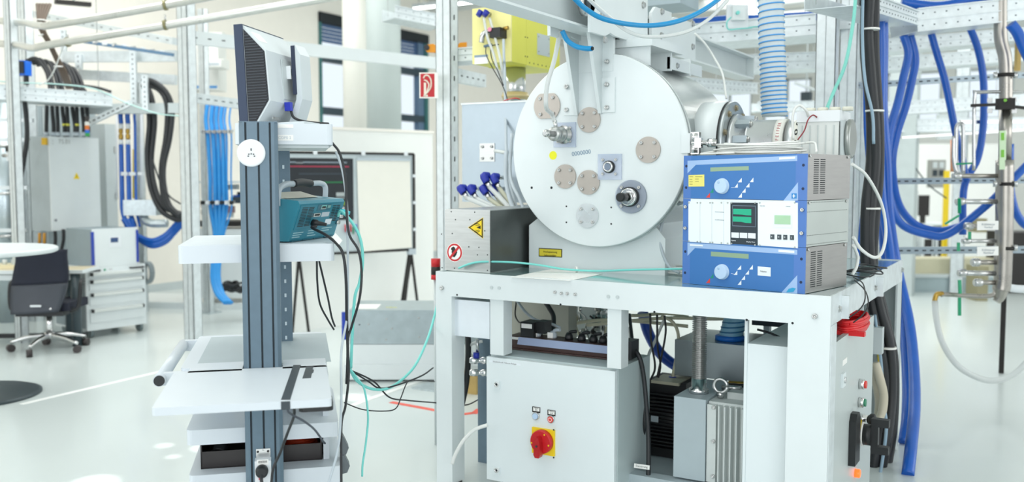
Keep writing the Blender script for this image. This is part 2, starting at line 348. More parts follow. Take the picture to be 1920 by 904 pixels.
# cable tray with perforated edge at left
def tray(P0, P1, wd, h, label, n=16, m=GALVL, away=None):
    p0 = D(*P0); p1 = D(*P1); dn = (p1 - p0).normalized(); sd = dn.cross(Vector((0, 0, 1))).normalized()
    if (EYE - (p0 + p1) / 2).dot(sd) > 0: sd = -sd          # sd points away from the viewer
    t = T('cable_tray', label, 'cable tray', at=(p0 + p1) / 2); up = Vector((0, 0, h))
    MB().bar(p0, p1, .004, h).build('near_side', m, t); MB().bar(p0 + sd * wd, p1 + sd * wd, .004, h).build('far_side', m, t)
    MB().bar(p0 + sd * wd / 2 - up * .48, p1 + sd * wd / 2 - up * .48, wd, .004).build('bottom', m, t)
    r = MB(); r.bar(p0 + up * .5 - sd * .008, p1 + up * .5 - sd * .008, .02, .008).bar(p0 - sd * .006, p1 - sd * .006, .012, .006).bar(p0 - up * .5 - sd * .006, p1 - up * .5 - sd * .006, .016, .008); r.build('rolled_edge', m, t)
    for e_ in (.12, .88): c = p0 + (p1 - p0) * e_ + sd * wd; MB().cyl(c, (c.x, c.y, ZC), .004, n=6).build('threaded_rod', STEEL, t)
    s = MB(); L = (p1 - p0).length; n = int(L / .085)
    for k in range(n):
        for q in (.27, -.27):
            c = p0 + dn * (k + .5) * .085 - sd * .003 + up * q; s.bar(c - dn * .005, c + dn * .005, .003, .008)
    tag(s.build('slot', SLOT, t), kind='stuff'); return t
tray((-20, 172, 8.7), (210, 187, 9.1), .5, .12, 'perforated cable tray above the tall white cabinet')
tray((1719, 38, 6.4), (1935, 14, 6.5), .35, .15, 'cable tray at top right, blue hoses hanging below')
tray((1300, 64, 6.9), (1530, 45, 6.6), .45, .14, 'cable tray passing behind the spiral hose')
tray((1560, 38, 6.9), (1720, 30, 6.9), .4, .13, 'short tray section joining behind the black bundle')
tray((1600, -6, 4.9), (1719, 34, 6.4), .25, .09, 'tray section running diagonally towards the corner')
for k, (y0, y1, d, h, l) in enumerate([(86, 62, 8.0, .1, 'second row tray below the top right one'), (120, 100, 9.0, .12, 'third row tray above the upper strut'), (204, 188, 10.5, .14, 'pale tray level with the black clamp'), (236, 232, 12, .16, 'lowest far tray above the white cupboard')]):
    tray((1660, y0, d), (1935, y1, d), .4, h, l)
tray((1395, 118, 8.6), (1545, 112, 8.4), .4, .14, 'tray between the spiral hose and the crane rail end')
tray((1420, 200, 12), (1560, 198, 12), .3, .12, 'thin far tray under the bright clerestory windows')
tray((1180, 148, 7.4), (1420, 166, 9.2), .3, .1, 'tray below the crane rail behind the vessel')
tray((840, 104, 6.9), (925, 98, 6.9), .3, .09, 'short tray left of the yellow box with orange pieces')
tray((740, 22, 9.6), (830, 40, 9.9), .3, .12, 'high tray between column and slotted post')
for k, (a, b) in enumerate([((0, 224), (62, 226)), ((0, 262), (55, 262)), ((0, 352), (52, 352)), ((0, 432), (50, 432))]):
    rail((a[0] - 20, a[1], 9.2), (b[0], b[1], 9.2), .03, .035, 'thin strut across the insulated duct at far left, %s' % ('topmost,second from the top,third from the top,lowest'.split(',')[k]), 'clamping struts at far left', slots=0)
# two bent pipes overhead at left
PR = [(-30, 37, 8.9), (40, 42, 8.6), (75, 48, 8.35), (110, 45, 8.2), (310, 10, 7.9), (470, -22, 7.6)]
PQ = [(-30, 80, 8.9), (30, 84, 8.6), (62, 90, 8.35), (98, 83, 8.2), (310, 48, 7.9), (640, -8, 7.5)]
for P_, l in ((PR, 'upper bent aluminium pipe at top left'), (PQ, 'lower bent aluminium pipe running above the monitor')):
    t = T('overhead_pipe', l, 'pipe', at=D(*P_[3])); MB().tube([D(*p) for p in P_], .032, 16).build('pipe', ALU, t)
    for q in ((310, 10 if P_ is PR else 47, 7.9), (26 if P_ is PR else 127, 40 if P_ is PR else 79, 8.65 if P_ is PR else 8.17)):
        a = D(*q); b = D(q[0] + 6, q[1] - 1, q[2]); n = (b - a).normalized()
        MB().cyl(a - n * .012, a + n * .012, .042, n=20).build('pipe_clamp', mat('clamp zinc yellow', '8a8664', .4, .7), t); MB().cyl(a + Vector((0, 0, .03)), a + Vector((0, 0, .085)), .008, n=8).build('clamp_bolt', STEEL, t)
# ================================================================== EQUIPMENT TABLE
TX0, TX1, TY0, TY1, TZ = -2.675, -.78, 3.765, 5.62, 1.075
TF = Fr(((TX0 + TX1) / 2, (TY0 + TY1) / 2, 0)); t = table = T('equipment_table', 'large pale grey steel table carrying the vacuum vessel', 'table', TF)
GT = mat('table plate', '8fb3b4', .12, .35, var=.05, scale=5, coat=.6)
HB = .115
MB().box(TX0 + .01, TX1 - .01, TY0 + .01, TY1 - .01, TZ - .012, TZ).build('tabletop', GT, t)
MB().box(TX0, TX1 - .0005, TY0, TY0 + .008, TZ - HB, TZ + .004).build('front_beam', PAINT, t, .002)
MB().box(TX1 - .008, TX1, TY0 + .0085, TY1 - .0085, TZ - HB, TZ + .004).build('side_beam', GALVL, t, .002)
MB().box(TX0, TX0 + .008, TY0 + .0085, TY1 - .0085, TZ - HB, TZ + .004).build('side_beam', PAINT, t, .002)
MB().box(TX0, TX1, TY1 - .008, TY1, TZ - HB, TZ + .004).build('back_beam', PAINT, t, .002)
m = MB().box(TX0 + .01, TX1 - .01, TY0 + .008, TY0 + .05, TZ - HB, TZ - HB + .008); m.build('lower_flange', PAINT, t)
ZB = TZ - HB
def leg(x0, x1, y0, y1, z1=ZB): return MB().box(x0, x1, y0, y1, .012, z1).build('leg', PAINT, t, .003)
leg(TX0, TX0 + .094, TY0, TY0 + .11); leg(TX1 - .165, TX1, TY0, TY0 + .06)
MB().box(TX1 + .0005, TX1 + .004, TY0 + .002, TY0 + .1, .012, ZB).build('leg_flange', GALVL, t)
# back right leg: open channel
m = MB().box(TX1 - .01, TX1, TY1 - .14, TY1, .012, ZB).box(TX1 - .2, TX1, TY1 - .012, TY1, .012, ZB).box(TX1 - .01, TX1, TY1 - .16, TY1 - .14, .012, ZB); m.build('leg', GREYP, t)
leg(TX0, TX0 + .1, TY1 - .1, TY1)
for x, y in ((TX0 + .057, TY0 + .055), (TX1 - .08, TY0 + .05), (TX1 - .1, TY1 - .08), (TX0 + .05, TY1 - .05)): MB().cyl((x, y, 0), (x, y, .014), .05, n=20).build('foot', BLACK, t)
MB().box(TX1 - .5, TX1 - .02, TY1 - .5, TY1 - .44, .62, .76).build('cross_plate', GREYP, t)
for px, py in ((829, 540), (1528, 593)): screw(t, W.px(px, py, Y=TY0), (0, -1, 0), .011)
for px, py in ((1041, 548), (1053, 550), (1064, 550.5), (1079, 552)): screw(t, W.px(px, py, Y=TY0), (0, -1, 0), .0075)
for px, py in ((922, 539), (936, 540), (1141, 556), (1158, 557)): MB().cyl(W.px(px, py, Y=TY0), W.px(px, py, Y=TY0) + Vector((0, -.004, 0)), .008, n=16).build('slotted_plug', GREYP, t)
for px, py in ((857, 553), (1051, 571), (1227, 585), (1400, 600), (1486, 606), (1620, 560)):
    if px < 1600: screw(t, W.px(px, py, Y=TY0), (0, -1, 0), .005, HOLE, 'drilled_hole')
for px, py, z in ((1578, 585, 0), (1644, 543, 0)):      # hook brackets and bolts on the right side beam
    c = W.px(px, py, X=TX1); MB().box(TX1, TX1 + .03, c.y - .01, c.y + .01, TZ - .11, TZ - .015).build('hook_bracket', GALVL, t)
    for s in (-.05, .045): screw(t, (TX1, c.y + s, TZ - .065), (1, 0, 0), .012, HEX, 'hex_bolt')
screw(t, (TX1, TY1 - .03, TZ - .05), (1, 0, 0), .012, HEX, 'hex_bolt')
# hangers from the front beam
for a, b, y0 in ((919, 944, 655), (1139, 1165, 681)):
    p = W.px(a, 600, Y=TY0 + .02); q = W.px(b, 600, Y=TY0 + .02); zb = W.px(a, y0, Y=TY0 + .03).z
    MB().box(p.x, q.x, TY0 + .02, TY0 + .1, .69, ZB).build('hanger', PAINT, t, .002)
# left thin panel under the table
p = W.px(849, 561, Y=TY0 + .03); q = W.px(918, 636, Y=TY0 + .03)
pn = MB().box(p.x, q.x, TY0 + .03, TY0 + .22, q.z, p.z).build('junction_box', mat('bright sheet', 'e3eaf0', .4, .35, var=.04), None, .003); tag(pn, 'small flat stainless box bolted under the table front left', 'box')
# dark auxiliary foot post
c = W.px(905, 868, Z=0); tag(MB().box(c.x - .03, c.x + .05, c.y, c.y + .08, 0, .8).build('support_post', SLATE, None, .004), 'slate grey post standing left of the switch cabinet', 'post')
# terminal strip (grey louvred) hanging left
p = W.px(852, 640, Y=TY0 + .24); q = W.px(857, 790, Y=TY0 + .24)
t = T('louvred_duct', 'grey louvred cable duct beside the front left leg', 'cable duct', at=(p.x, p.y, q.z)); MB().box(p.x, p.x + .028, p.y, p.y + .04, q.z, p.z).build('body', GREYP, t)
m = MB()
for k in range(14): m.box(p.x + .003, p.x + .0285, p.y - .004, p.y, p.z - .02 - k * .017, p.z - .012 - k * .017)
tag(m.build('slot', DARK, t), kind='stuff')
# ================================================================== VACUUM VESSEL
VX, VZ, VR, VY = -1.972, 1.672, .468, 4.12
v = T('vacuum_vessel', 'large white cylindrical vacuum vessel with round front door', 'vacuum vessel', at=(VX, VY + .3, TZ))
def dpt(px, py, y=VY): return W.px(px, py, Y=y)
MB().lathe([(VR - .004, 0), (VR, .004), (VR, .022), (VR - .004, .026)], (VX, VY, VZ), (0, 1, 0), 128).build('door', PAINT, v)
MB().lathe([(VR - .008, 0), (VR - .008, .008)], (VX, VY + .026, VZ), (0, 1, 0), 96).build('gasket', BLACK, v)
BODY = mat('vessel body', 'ccd3d3', .22, .45, var=.04, scale=4, coat=.4)
MB().lathe([(VR + .002, .036), (VR + .002, .055), (VR - .02, .056), (VR - .02, .78), (VR - .06, .84), (.2, .9)], (VX, VY, VZ), (0, 1, 0), 128).build('body', BODY, v)
ped = [(-2.385, TZ), (-1.638, TZ), (-1.638, TZ + .175), (-1.69, TZ + .235), (-1.75, TZ + .32), (-2.25, TZ + .32), (-2.385, TZ + .22)]
MB().prism(ped, 4.19, 4.86, 'y').build('pedestal', PAINT, v, .004)
def flange(px, py, rpx, nb=4, m=TAN, ph=45, th=.008, cut=0, br=.75, bs=.0085):
    c = dpt(px, py); r = rpx / 1750 * (c - EYE).dot(FH)
    P = []
    for k in range(48):
        a = 2 * math.pi * k / 48; x, z = r * math.cos(a), r * math.sin(a)
        if cut: z = max(-r * cut, min(r * cut, z))
        P.append((c.x + x, c.z + z))
    f = MB().prism(P, VY, VY - th).build('blank_flange', m, v, .0015, 1)
    for k in range(nb):
        a = math.radians(ph + 360 / nb * k); screw(f, (c.x + r * br * math.cos(a) * (1 if not cut else .92), VY - th, c.z + r * br * math.sin(a)), (0, -1, 0), bs)
    return f, c, r
flange(1026.5, 199, 27.5, cut=.84, ph=47); flange(1105, 225, 23.5); flange(1060.5, 331, 22.5); flange(1104, 342, 23); flange(1216, 281, 24.5)
flange(1102, 404, 23, m=mat('bright steel blank', 'd9dedf', .3, .7))
# perspex plates
def plate(px, py, s, z=.006):
    c = dpt(px, py); h = s / 2 / 1750 * (c - EYE).dot(FH)
    f = MB().box(c.x - h, c.x + h, VY - .012, VY - .001, c.z - h, c.z + h).build('perspex_plate', PERSPEX, v, .001, 1)
    for a in (-1, 1):
        for b in (-1, 1): screw(f, (c.x + a * h * .55, VY - .012, c.z + b * h * .55), (0, -1, 0), .0075)
    return f, c, h
f, c, h = plate(1144.5, 313, 48)
MB().lathe([(.03, 0), (.03, .012), (.026, .016)], (c.x, VY - .012, c.z), (0, -1, 0), 32).build('port_ring', BLACK, f)
MB().lathe([(.025, 0), (.025, .02), (.018, .022), (.016, .01)], (c.x, VY - .013, c.z), (0, -1, 0), 32).build('port_window', SHINY, f)
MB().cyl((c.x, VY - .028, c.z), (c.x, VY - .0355, c.z), .0165, n=24).build('port_glass', mat('dark viewport', '5b6f86', .08), f)
c = dpt(1184, 369); r = 31.5 / 1750 * (c - EYE).dot(FH)
f = MB().lathe([(r, 0), (r, .012), (r * .97, .014)], (c.x, VY, c.z), (0, -1, 0), 48).build('perspex_disc', PERSPEX, v)
for k in range(4):
    a = math.radians(45 + 90 * k); screw(f, (c.x + r * .78 * math.cos(a), VY - .014, c.z + r * .78 * math.sin(a)), (0, -1, 0), .0085)
MB().lathe([(.047, 0), (.047, .02), (.043, .022)], (c.x, VY - .014, c.z), (0, -1, 0), 40).build('seal_ring', BLACK, f)
MB().lathe([(.042, 0), (.042, .03), (.036, .032)], (c.x, VY - .015, c.z), (0, -1, 0), 40).build('union_ring', SHINY, f)
MB().lathe([(.03, .03), (.03, .06)], (c.x, VY - .015, c.z), (0, -1, 0), 6).build('union_nut', SHINY, f)
MB().lathe([(.018, .06), (.019, .09), (.021, .092), (.021, .118), (.017, .122)], (c.x, VY - .015, c.z), (0, -1, 0), 24).build('knob', BLACK, f)
f, c, h = plate(1060, 253, 46)
MB().lathe([(.045, 0), (.045, .01), (.03, .012), (.03, .03)], (c.x, VY - .012, c.z), (0, -1, 0), 32).build('valve_flange', STEEL, f)
MB().lathe([(.03, .03), (.037, .035), (.037, .055), (.028, .06), (.028, .085), (.034, .088), (.034, .11), (.02, .115)], (c.x, VY - .012, c.z), (0, -1, 0), 32).build('valve_body', BRUSH, f)
MB().lathe([(.015, .115), (.015, .17), (.018, .172), (.018, .19), (.01, .2)], (c.x, VY - .012, c.z), (0, -1, 0), 20).build('valve_stem', STEEL, f)
MB().cyl((c.x, VY - .1, c.z + .03), (c.x - .005, VY - .1, c.z + .065), .01, n=12).build('hose_tail', SHINY, f)
VALVE = Vector((c.x - .005, VY - .1, c.z + .06))
c = dpt(1037, 291.5); MB().cyl((c.x, VY - .0008, c.z), (c.x, VY - .0001, c.z), .0215, n=32).build('dot_sticker', mat('fluorescent yellow', 'ecea2a', .6), v)
text('0000000', .03, mat('faded blue ink', '6f8da6', .6), v, tm(dpt(1090, 287), (1, 0, .12), (0, 0, 1)) @ Matrix.Translation((0, 0, .0006)))
for px, py, r in ((997, 352, .0065), (1034, 352, .0065), (1062, 387, .0045), (1146, 389, .0045), (1062, 417, .0045), (1146, 420, .0045)): screw(v, dpt(px, py), (0, -1, 0), r, HOLE, 'drilled_hole')
# door suspension brackets
WEB = mat('bracket paint', 'cfd8d9', .35, var=.02)
for (ax, bx, ty, by, pl, pr, side) in ((1084, 1084, 60, 217, 1058, 1084, -1), (1128, 1128, 60, 213, 1128, 1154, 1)):
    z0 = dpt(ax, by).z; x = dpt(ax, by).x; z1 = 2.24; xl = dpt(pl, 160).x; xr = dpt(pr, 160).x
    w_ = MB().prism([(VY, z0), (VY - .012, z0), (VY - .15, z1), (VY - .0, z1)], x - .004, x + .004, 'x').build('gusset', WEB, v)
    e = MB().prism([(VY - .012, z0), (VY - .016, z0), (VY - .154, z1), (VY - .15, z1)], x - .012, x + .004, 'x').build('gusset_edge', PAINT, v)
    bp = MB().box(xl, xr, VY - .008, VY, z0 + .003, 2.02 if side > 0 else 1.97).build('base_plate', PAINT, v, .002)
    for py in ((116, 159, 202) if side > 0 else (163, 206)):
        c = dpt(1139.5 if side > 0 else 1064, py); screw(bp, (c.x, VY - .008, c.z), (0, -1, 0), .0115); 
# cross strap between brackets
MB().box(dpt(1084, 100).x, dpt(1150, 100).x, VY - .004, VY + .02, 2.05, 2.24).build('top_strap', PAINT, v)
# latch on the right edge
lx = VX + VR; lz = 1.70
k = MB().box(lx - .03, lx + .012, VY - .012, VY + .03, lz - .045, lz + .045).build('latch_plate', PAINT, v, .002)
m = MB().box(lx + .012, lx + .05, VY + .0, VY + .03, lz - .05, lz + .05).cyl((lx + .03, VY - .01, lz - .045), (lx + .03, VY - .01, lz - .01), .012, n=12).cyl((lx + .03, VY - .01, lz + .01), (lx + .03, VY - .01, lz + .045), .012, n=12); m.build('latch_block', SHINY, k, .002)
m = MB().cyl((lx + .02, VY - .02, lz), (lx + .1, VY + .02, lz), .012, n=12).cyl((lx + .09, VY + .01, lz), (lx + .12, VY + .03, lz), .02, n=12).box(lx + .04, lx + .07, VY - .03, VY, lz - .022, lz + .022); m.build('latch_lever', SHINY, k)
# side port towards the turbo pump
PY, PZ = 4.50, 1.70
m = MB().lathe([(.215, -.12), (.215, .0)], (-1.43, PY, PZ), (1, 0, 0), 64); m.build('port_neck', PAINT, v)
MB().lathe([(.213, 0), (.213, .006)], (-1.43, PY, PZ), (1, 0, 0), 48).build('gasket', BLACK, v)
fl = MB().lathe([(.212, 0), (.212, .02), (.208, .022)], (-1.424, PY, PZ), (1, 0, 0), 64).build('port_flange', mat('satin steel flange', 'a9b0b2', .3, .8), v)
for k in range(10): a = 2 * math.pi * (k + .5) / 10; screw(fl, (-1.402, PY + .18 * math.cos(a), PZ + .18 * math.sin(a)), (1, 0, 0), .0125, HEXB, 'hex_bolt')
# ------------------------------------------------------------------ stickers on pedestal
def plaque(px0, py0, px1, py1, y, parent, name, m, th=.002): a = W.px(px0, py0, Y=y); b = W.px(px1, py1, Y=y); return MB().box(a.x, b.x, y - th, y, a.z, b.z).build(name, m, parent), a, b
_, a, b = plaque(1010.5, 465, 1054, 483, 4.19, v, 'warning_label', SIGNK); MB().box(a.x + .004, b.x - .004, 4.187, 4.188, a.z - .004, b.z + .004).build('label_face', mat('ochre label', 'dccb3c', .5), v)
for dz, s in ((.004, 'Hochspannung'), (-.014, 'Lebensgefahr')): text(s, .0135, SIGNK, v, tm(((a.x + b.x) / 2, 4.1865, (a.z + b.z) / 2 + dz), (1, 0, 0), (0, 0, 1)))
# ================================================================== BEAM, TROLLEY
bm_ = T('crane_beam', 'pale grey steel crane beam running above the vessel', 'beam', at=(-1.96, 4.5, 2.22))
bx0, bx1, bz0, bz1, by0, by1 = -2.02, -1.90, 2.22, 2.375, 1.9, 6.5
MB().box(bx0, bx1, by0, by1, bz0, bz0 + .01).build('bottom_flange', PAINT, bm_); MB().box(bx0, bx1, by0, by1, bz1 - .01, bz1).build('top_flange', PAINT, bm_)
MB().box(-1.966, -1.952, by0, by1, bz0 + .01, bz1 - .01).build('web', GREYP, bm_); MB().box(bx0, bx1, by1 - .01, by1, bz0, bz1).build('end_plate', PAINT, bm_)
def face(px, py, x=-1.86): return W.px(px, py, X=x)
for n_, (poly, bolts, lab) in enumerate((([(1104, -10), (1104, 60), (1131, 68), (1141, 62), (1150, 68), (1204, 86), (1211, 78), (1211, -10)], [(1202, 10), (1124, 31), (1130, 75)], 'front trolley side plate bolted over the beam end'),
        ([(1219, 88), (1219, 24), (1226, 13), (1256, 24), (1256, 36), (1262, 32), (1301, 45), (1301, 116), (1228, 95)], [(1237, 22), (1295, 45), (1295, 88), (1236, 67)], 'rear trolley side plate above the vessel body'))):
    t = T('trolley', lab, 'trolley', at=face(poly[0][0], poly[0][1])); P = [(face(*p).y, face(*p).z) for p in poly]
    MB().prism(P, -1.866, -1.85, 'x').build('side_plate', PAINT, t, .003); MB().prism(P, -2.07, -2.054, 'x').build('side_plate', PAINT, t, .003)
    for b in bolts: c = face(*b); screw(t, (-1.85, c.y, c.z), (1, 0, 0), .014, HEX, 'hex_bolt')
    for b in ((1150, 20), (1185, 30)) if n_ == 0 else ((1235, 35), (1285, 60)): c = face(*b); MB().cyl((-1.90, c.y, 2.275), (-1.868, c.y, 2.275), .035, n=24).build('wheel', mat('wheel steel', '60605f', .3, .9), t)
t = T('steel_roller', 'dark steel roller beside the front trolley plate', 'roller', at=W.px(1100, 20, X=-1.88)); c = W.px(1098, 18, X=-1.88)
MB().lathe([(.05, 0), (.05, .03)], (-1.895, c.y, c.z + .02), (1, 0, 0), 32).build('roller', STEEL, t); MB().lathe([(.035, .03), (.035, .045)], (-1.895, c.y, c.z + .02), (1, 0, 0), 24).build('hub', SLATED, t)
# hanger pad, cross plates between trolley and vessel
t = T('support_saddle', 'pale grey saddle bracket joining vessel top and trolley', 'bracket', at=(-1.9, 4.45, 2.12))
MB().box(-2.0, -1.72, 4.2, 4.62, 2.17, 2.21).build('saddle_plate', PAINT, t, .003); MB().box(-1.98, -1.76, 4.62, 4.98, 2.13, 2.15).build('saddle_plate', PAINT, t)
for y in (4.22, 4.5, 4.78): MB().box(-2.0, -1.74, y, y + .015, 2.08, 2.17).build('rib', PAINT, t)
MB().box(-1.76, -1.745, 4.5, 4.98, 2.09, 2.15).build('rib', PAINT, t); screw(t, (-1.745, 4.6, 2.115), (1, 0, 0), .012, HEX, 'hex_bolt')
# vertical hoist housing behind
c = D(1222, 10, 6.3); tag(MB().box(c.x - .2, c.x + .2, c.y, c.y + .35, 2.68, 4.2).build('hoist_column', mat('hoist grey', '9fb0b8', .5), None, .02), 'blue grey hoist column rising behind the trolley plates', 'hoist')
# ================================================================== STACKED RACK INSTRUMENTS
RW, RD, RH = .57, .41, .188
RA = -43; _l = 1.176 - RW * math.cos(math.radians(43)); _d = 3.73 + RW * math.sin(math.radians(43))
R0 = cfr(_l, _d, RA, TZ + .001)
BL1 = mat('instrument blue', '3874b6', .4, var=.01); BL2 = mat('instrument light blue', '9dbbe2', .4, var=.01); BL3 = mat('rack ear blue', '4c78bd', .4, var=.01)
PRW = mat('print white', 'e6edf2', .5, var=0); LCDO = mat('unlit display olive', '8ea98c', .25, var=.01); KNOB = mat('knob pale blue', 'b9d2ec', .35, var=.01)
CHS = mat('chassis steel', '9b9a97', .36, .75, var=.06, scale=10, stretch=(1, 1, 10)); CHP = mat('chassis zinc', 'b3bab6', .45, .5)
def q(cx, cy): return (1250 + cx / 3.0125, 270 + cy / 3.0125)
def lp(cx, cy, y=0): return R0.px(*q(cx, cy), Y=y)
def decal(P, m, par, name='print', y=-.0045, th=.0008):
    pts = [lp(*p, y=-.004) for p in P]; return MB(R0).prism([(p.x, p.z) for p in pts], y, y + th, 'y').build(name, m, par)
def slots(par, cols, z0, n, dz, y0, w_=.045):      # vents on the right side, local x = RW
    s = MB(R0)
    for c in cols:
        for k in range(n): s.box(RW - .004, RW + .0006, y0 + c, y0 + c + w_, z0 - k * dz, z0 - k * dz - .0035)
    tag(s.build('vent', DARK, par), kind='stuff')
for u in range(3):
    z0 = u * RH; z1 = z0 + RH - .0015; dep = (.40, .405, .41)[u]
    lab = ['blue instrument at the bottom of the stack, white note on its front', 'white panelled instrument in the middle of the stack, green screens', 'blue instrument on top of the stack, yellow sticker on its front'][u]
    fr = Fr(R0.M @ Vector((0, 0, z0)), YAW + math.radians(RA)); t = T('rack_instrument', lab, 'instrument', fr, 'instruments stacked on the table')
    MB(R0).box(.025, RW, .004, dep, z0 + .001, z1).build('chassis', CHS if u != 1 else CHP, t, .0015, 1)
    MB(R0).box(-.002, .036, -.004, 0.003, z0, z1).build('rack_ear', BL3, t); MB(R0).box(RW - .046, RW + .002, -.004, .003, z0, z1).build('rack_ear', BL3, t)
    MB(R0).box(.036, RW - .046, -.004, .003, z0, z1).build('front_panel', BL1 if u != 1 else mat('panel white', 'e3edf2', .45, var=.005), t)
    for x in (.012, RW - .014):
        for zz in (.25, .75) if u != 1 else (.3, .8):
            if u == 1: screw(t, R0.M @ Vector((x, -.004, z0 + zz * RH)), R0.M.to_3x3() @ Vector((0, -1, 0)), .008)
            else: MB(R0).cyl((x, -.0045, z0 + zz * RH), (x, -.003, z0 + zz * RH), .006, n=12).build('ear_hole', mat('ear hole', '1d2c4c', .6), t)
    if u == 2:
        decal([(118, 95), (738, 65), (738, 96), (165, 118), (118, 166)], BL2, t); decal([(636, 76), (727, 71), (727, 83), (636, 89)], PRW, t, y=-.0055)
        decal([(247, 133), (464, 125), (464, 148), (247, 156)], LCDO, t, 'display'); decal([(124, 176), (213, 173), (213, 240), (124, 241)], mat('pale yellow sticker', 'e9e07a', .5, var=.01), t, 'sticker', y=-.005)
        for k, (a, b) in enumerate(((130, 150), (130, 146), (130, 148), (130, 147))): decal([(a, 184 + k * 14), (b, 184 + k * 14), (b, 187 + k * 14), (a, 187 + k * 14)], mat('faint ink', '9a9652', .6), t, 'print', y=-.0056)
        for k in range(3): decal([(162, 184 + k * 13), (182 + 20 * (k == 0), 184 + k * 13), (182 + 20 * (k == 0), 187 + k * 13), (162, 187 + k * 13)], mat('faint ink', '9a9652', .6), t, 'print', y=-.0056)
        decal([(660, 320), (742, 320), (742, 216)], BL2, t); decal([(706, 279), (735, 279), (735, 308), (706, 309)], mat('logo blue', '2d86c8', .4), t, 'emblem', y=-.0055)
        decal([(718, 283), (721, 283), (723, 292), (731, 294), (723, 296), (721, 305), (718, 305), (716, 296), (709, 294), (716, 292)], PRW, t, 'emblem', y=-.0065)
        oy = 0; ky = 238
        slots(t, (.06, .12), z1 - .02, 17, .0085, .0)
    if u == 0:
        decal([(118, 557), (738, 598), (738, 626), (160, 588), (118, 632)], BL2, t); decal([(632, 597), (722, 603), (722, 616), (632, 610)], PRW, t, y=-.0055); decal([(132, 566), (205, 570), (205, 579), (132, 575)], PRW, t, y=-.0055)
        decal([(250, 608), (463, 622), (463, 649), (250, 634)], LCDO, t, 'display'); decal([(515, 691), (588, 698), (588, 749), (515, 742)], PRW, t, 'paper_note', y=-.0055)
        c = lp(551, 720); text('Polysius', .009, mat('pencil grey', '8a8f8c', .8), t, R0.M @ tm((c.x, -.0065, c.z), (1, 0, 0), (0, 0, 1)))
        decal([(648, 840), (738, 846), (738, 741)], BL2, t); decal([(676, 838), (690, 818), (712, 812), (730, 816), (716, 836)], mat('logo cyan', '2ba0cf', .4), t, 'emblem', y=-.0055)
        oy = 484; ky = 722
        slots(t, (.05, .11), z1 - .02, 17, .0088, .0)
    if u != 1:
        k_ = lp(318, ky); MB(R0).lathe([(.0335, .004), (.0335, .008), (.0315, .008), (.031, .020), (.028, .024)], (k_.x, 0, k_.z), (0, -1, 0), 40).build('knob', KNOB, t)
        MB(R0).sphere((k_.x - .008, -.0235, k_.z + .016), .007, 10, 6, (1, .3, 1)).build('finger_dimple', mat('dimple', 'a3c0de', .3), t)
        f_ = lambda P: [(x, y + oy + (x - 318) * .0 if u else y + oy - 1) for x, y in P]
        decal(f_([(222, 303), (245, 303), (245, 276)]), mat('print red', 'd5433d', .5), t); decal(f_([(245, 276), (264, 276), (264, 250)]), mat('print green', '10907a', .5), t)
        dy = 0 if u else 12
        for a in ([(383, 247), (402, 247), (402, 222)], [(402, 217), (424, 217), (424, 192)], [(404, 303), (425, 303), (425, 277)], [(425, 275), (446, 275), (446, 250)], [(447, 245), (468, 245), (468, 220)], [(470, 216), (490, 216), (490, 190)]):
            decal([(x - 3 * (u == 0), y + oy + dy - 3 * (u == 0)) for x, y in a], PRW, t)
        decal([(364, 245 + oy), (383, 246 + oy + dy // 2), (383, 248 + oy + dy // 2), (364, 247 + oy)], PRW, t)
    else:
        MODW = mat('module white', 'e9f1f5', .45, var=.004)
        xs = [123, 190, 257, 324, 362]
        for k in range(4): decal([(xs[k] + 1, 324), (xs[k + 1] - 1, 325), (xs[k + 1] - 1, 552 + (xs[k + 1] - 123) * .072), (xs[k] + 1, 552 + (xs[k] - 123) * .072)], MODW, t, 'blank_module', y=-.006, th=.002)
        decal([(362, 331), (515, 333), (515, 573), (362, 563)], SLATED, t, 'display_module', y=-.0065, th=.0025)
        decal([(373, 346), (505, 349), (505, 470), (373, 464)], mat('module grey', '6d8291', .4), t, 'bezel', y=-.0072); decal([(376, 350), (502, 353), (502, 466), (376, 460)], mat('module navy', '24303a', .4), t, 'bezel', y=-.008)
        GS = mat('lit green segment', '12a07c', .4, emit=.25)
        for a in ([(379, 366), (481, 368), (481, 404), (455, 403), (430, 399), (379, 397)], [(377, 409), (481, 413), (481, 448), (450, 446), (425, 440), (377, 438)]): decal(a, GS, t, 'bar_display', y=-.009)
        for k in range(3): decal([(369 + k * 47, 499 + k * 2), (411 + k * 47, 501 + k * 2), (411 + k * 47, 531 + k * 2), (369 + k * 47, 528 + k * 2)], PRW, t, 'button', y=-.0095, th=.003)
        c = lp(384, 545); text('System', .0075, PRW, t, R0.M @ tm((c.x, -.0085, c.z), (1, 0, 0), (0, 0, 1))); c = lp(480, 553); text('Display Zone', .0075, PRW, t, R0.M @ tm((c.x, -.0085, c.z), (1, 0, 0), (0, 0, 1)))
        decal([(516, 330), (742, 332), (742, 589), (516, 573)], MODW, t, 'control_module', y=-.006, th=.002)
        decal([(608, 396), (709, 398), (709, 474), (604, 471)], PRW, t, 'display_frame', y=-.0075); decal([(612, 402), (702, 404), (702, 455), (611, 452)], mat('lcd green', 'a9d0ab', .2), t, 'display', y=-.0085)
        for k, s in enumerate(('+', '<', '>', 'i')):
            x0 = (588, 627, 661, 699)[k]; y0 = 510 + k * 1.5; decal([(x0, y0), (x0 + 22, y0 + 1), (x0 + 22, y0 + 28), (x0, y0 + 27)], mat('button dark', '3d4a50', .4), t, 'button', y=-.0085, th=.002)
            c = lp(x0 + 11, y0 + 14); text(s, .013, PRW, t, R0.M @ tm((c.x, -.0092, c.z), (1, 0, 0), (0, 0, 1)))
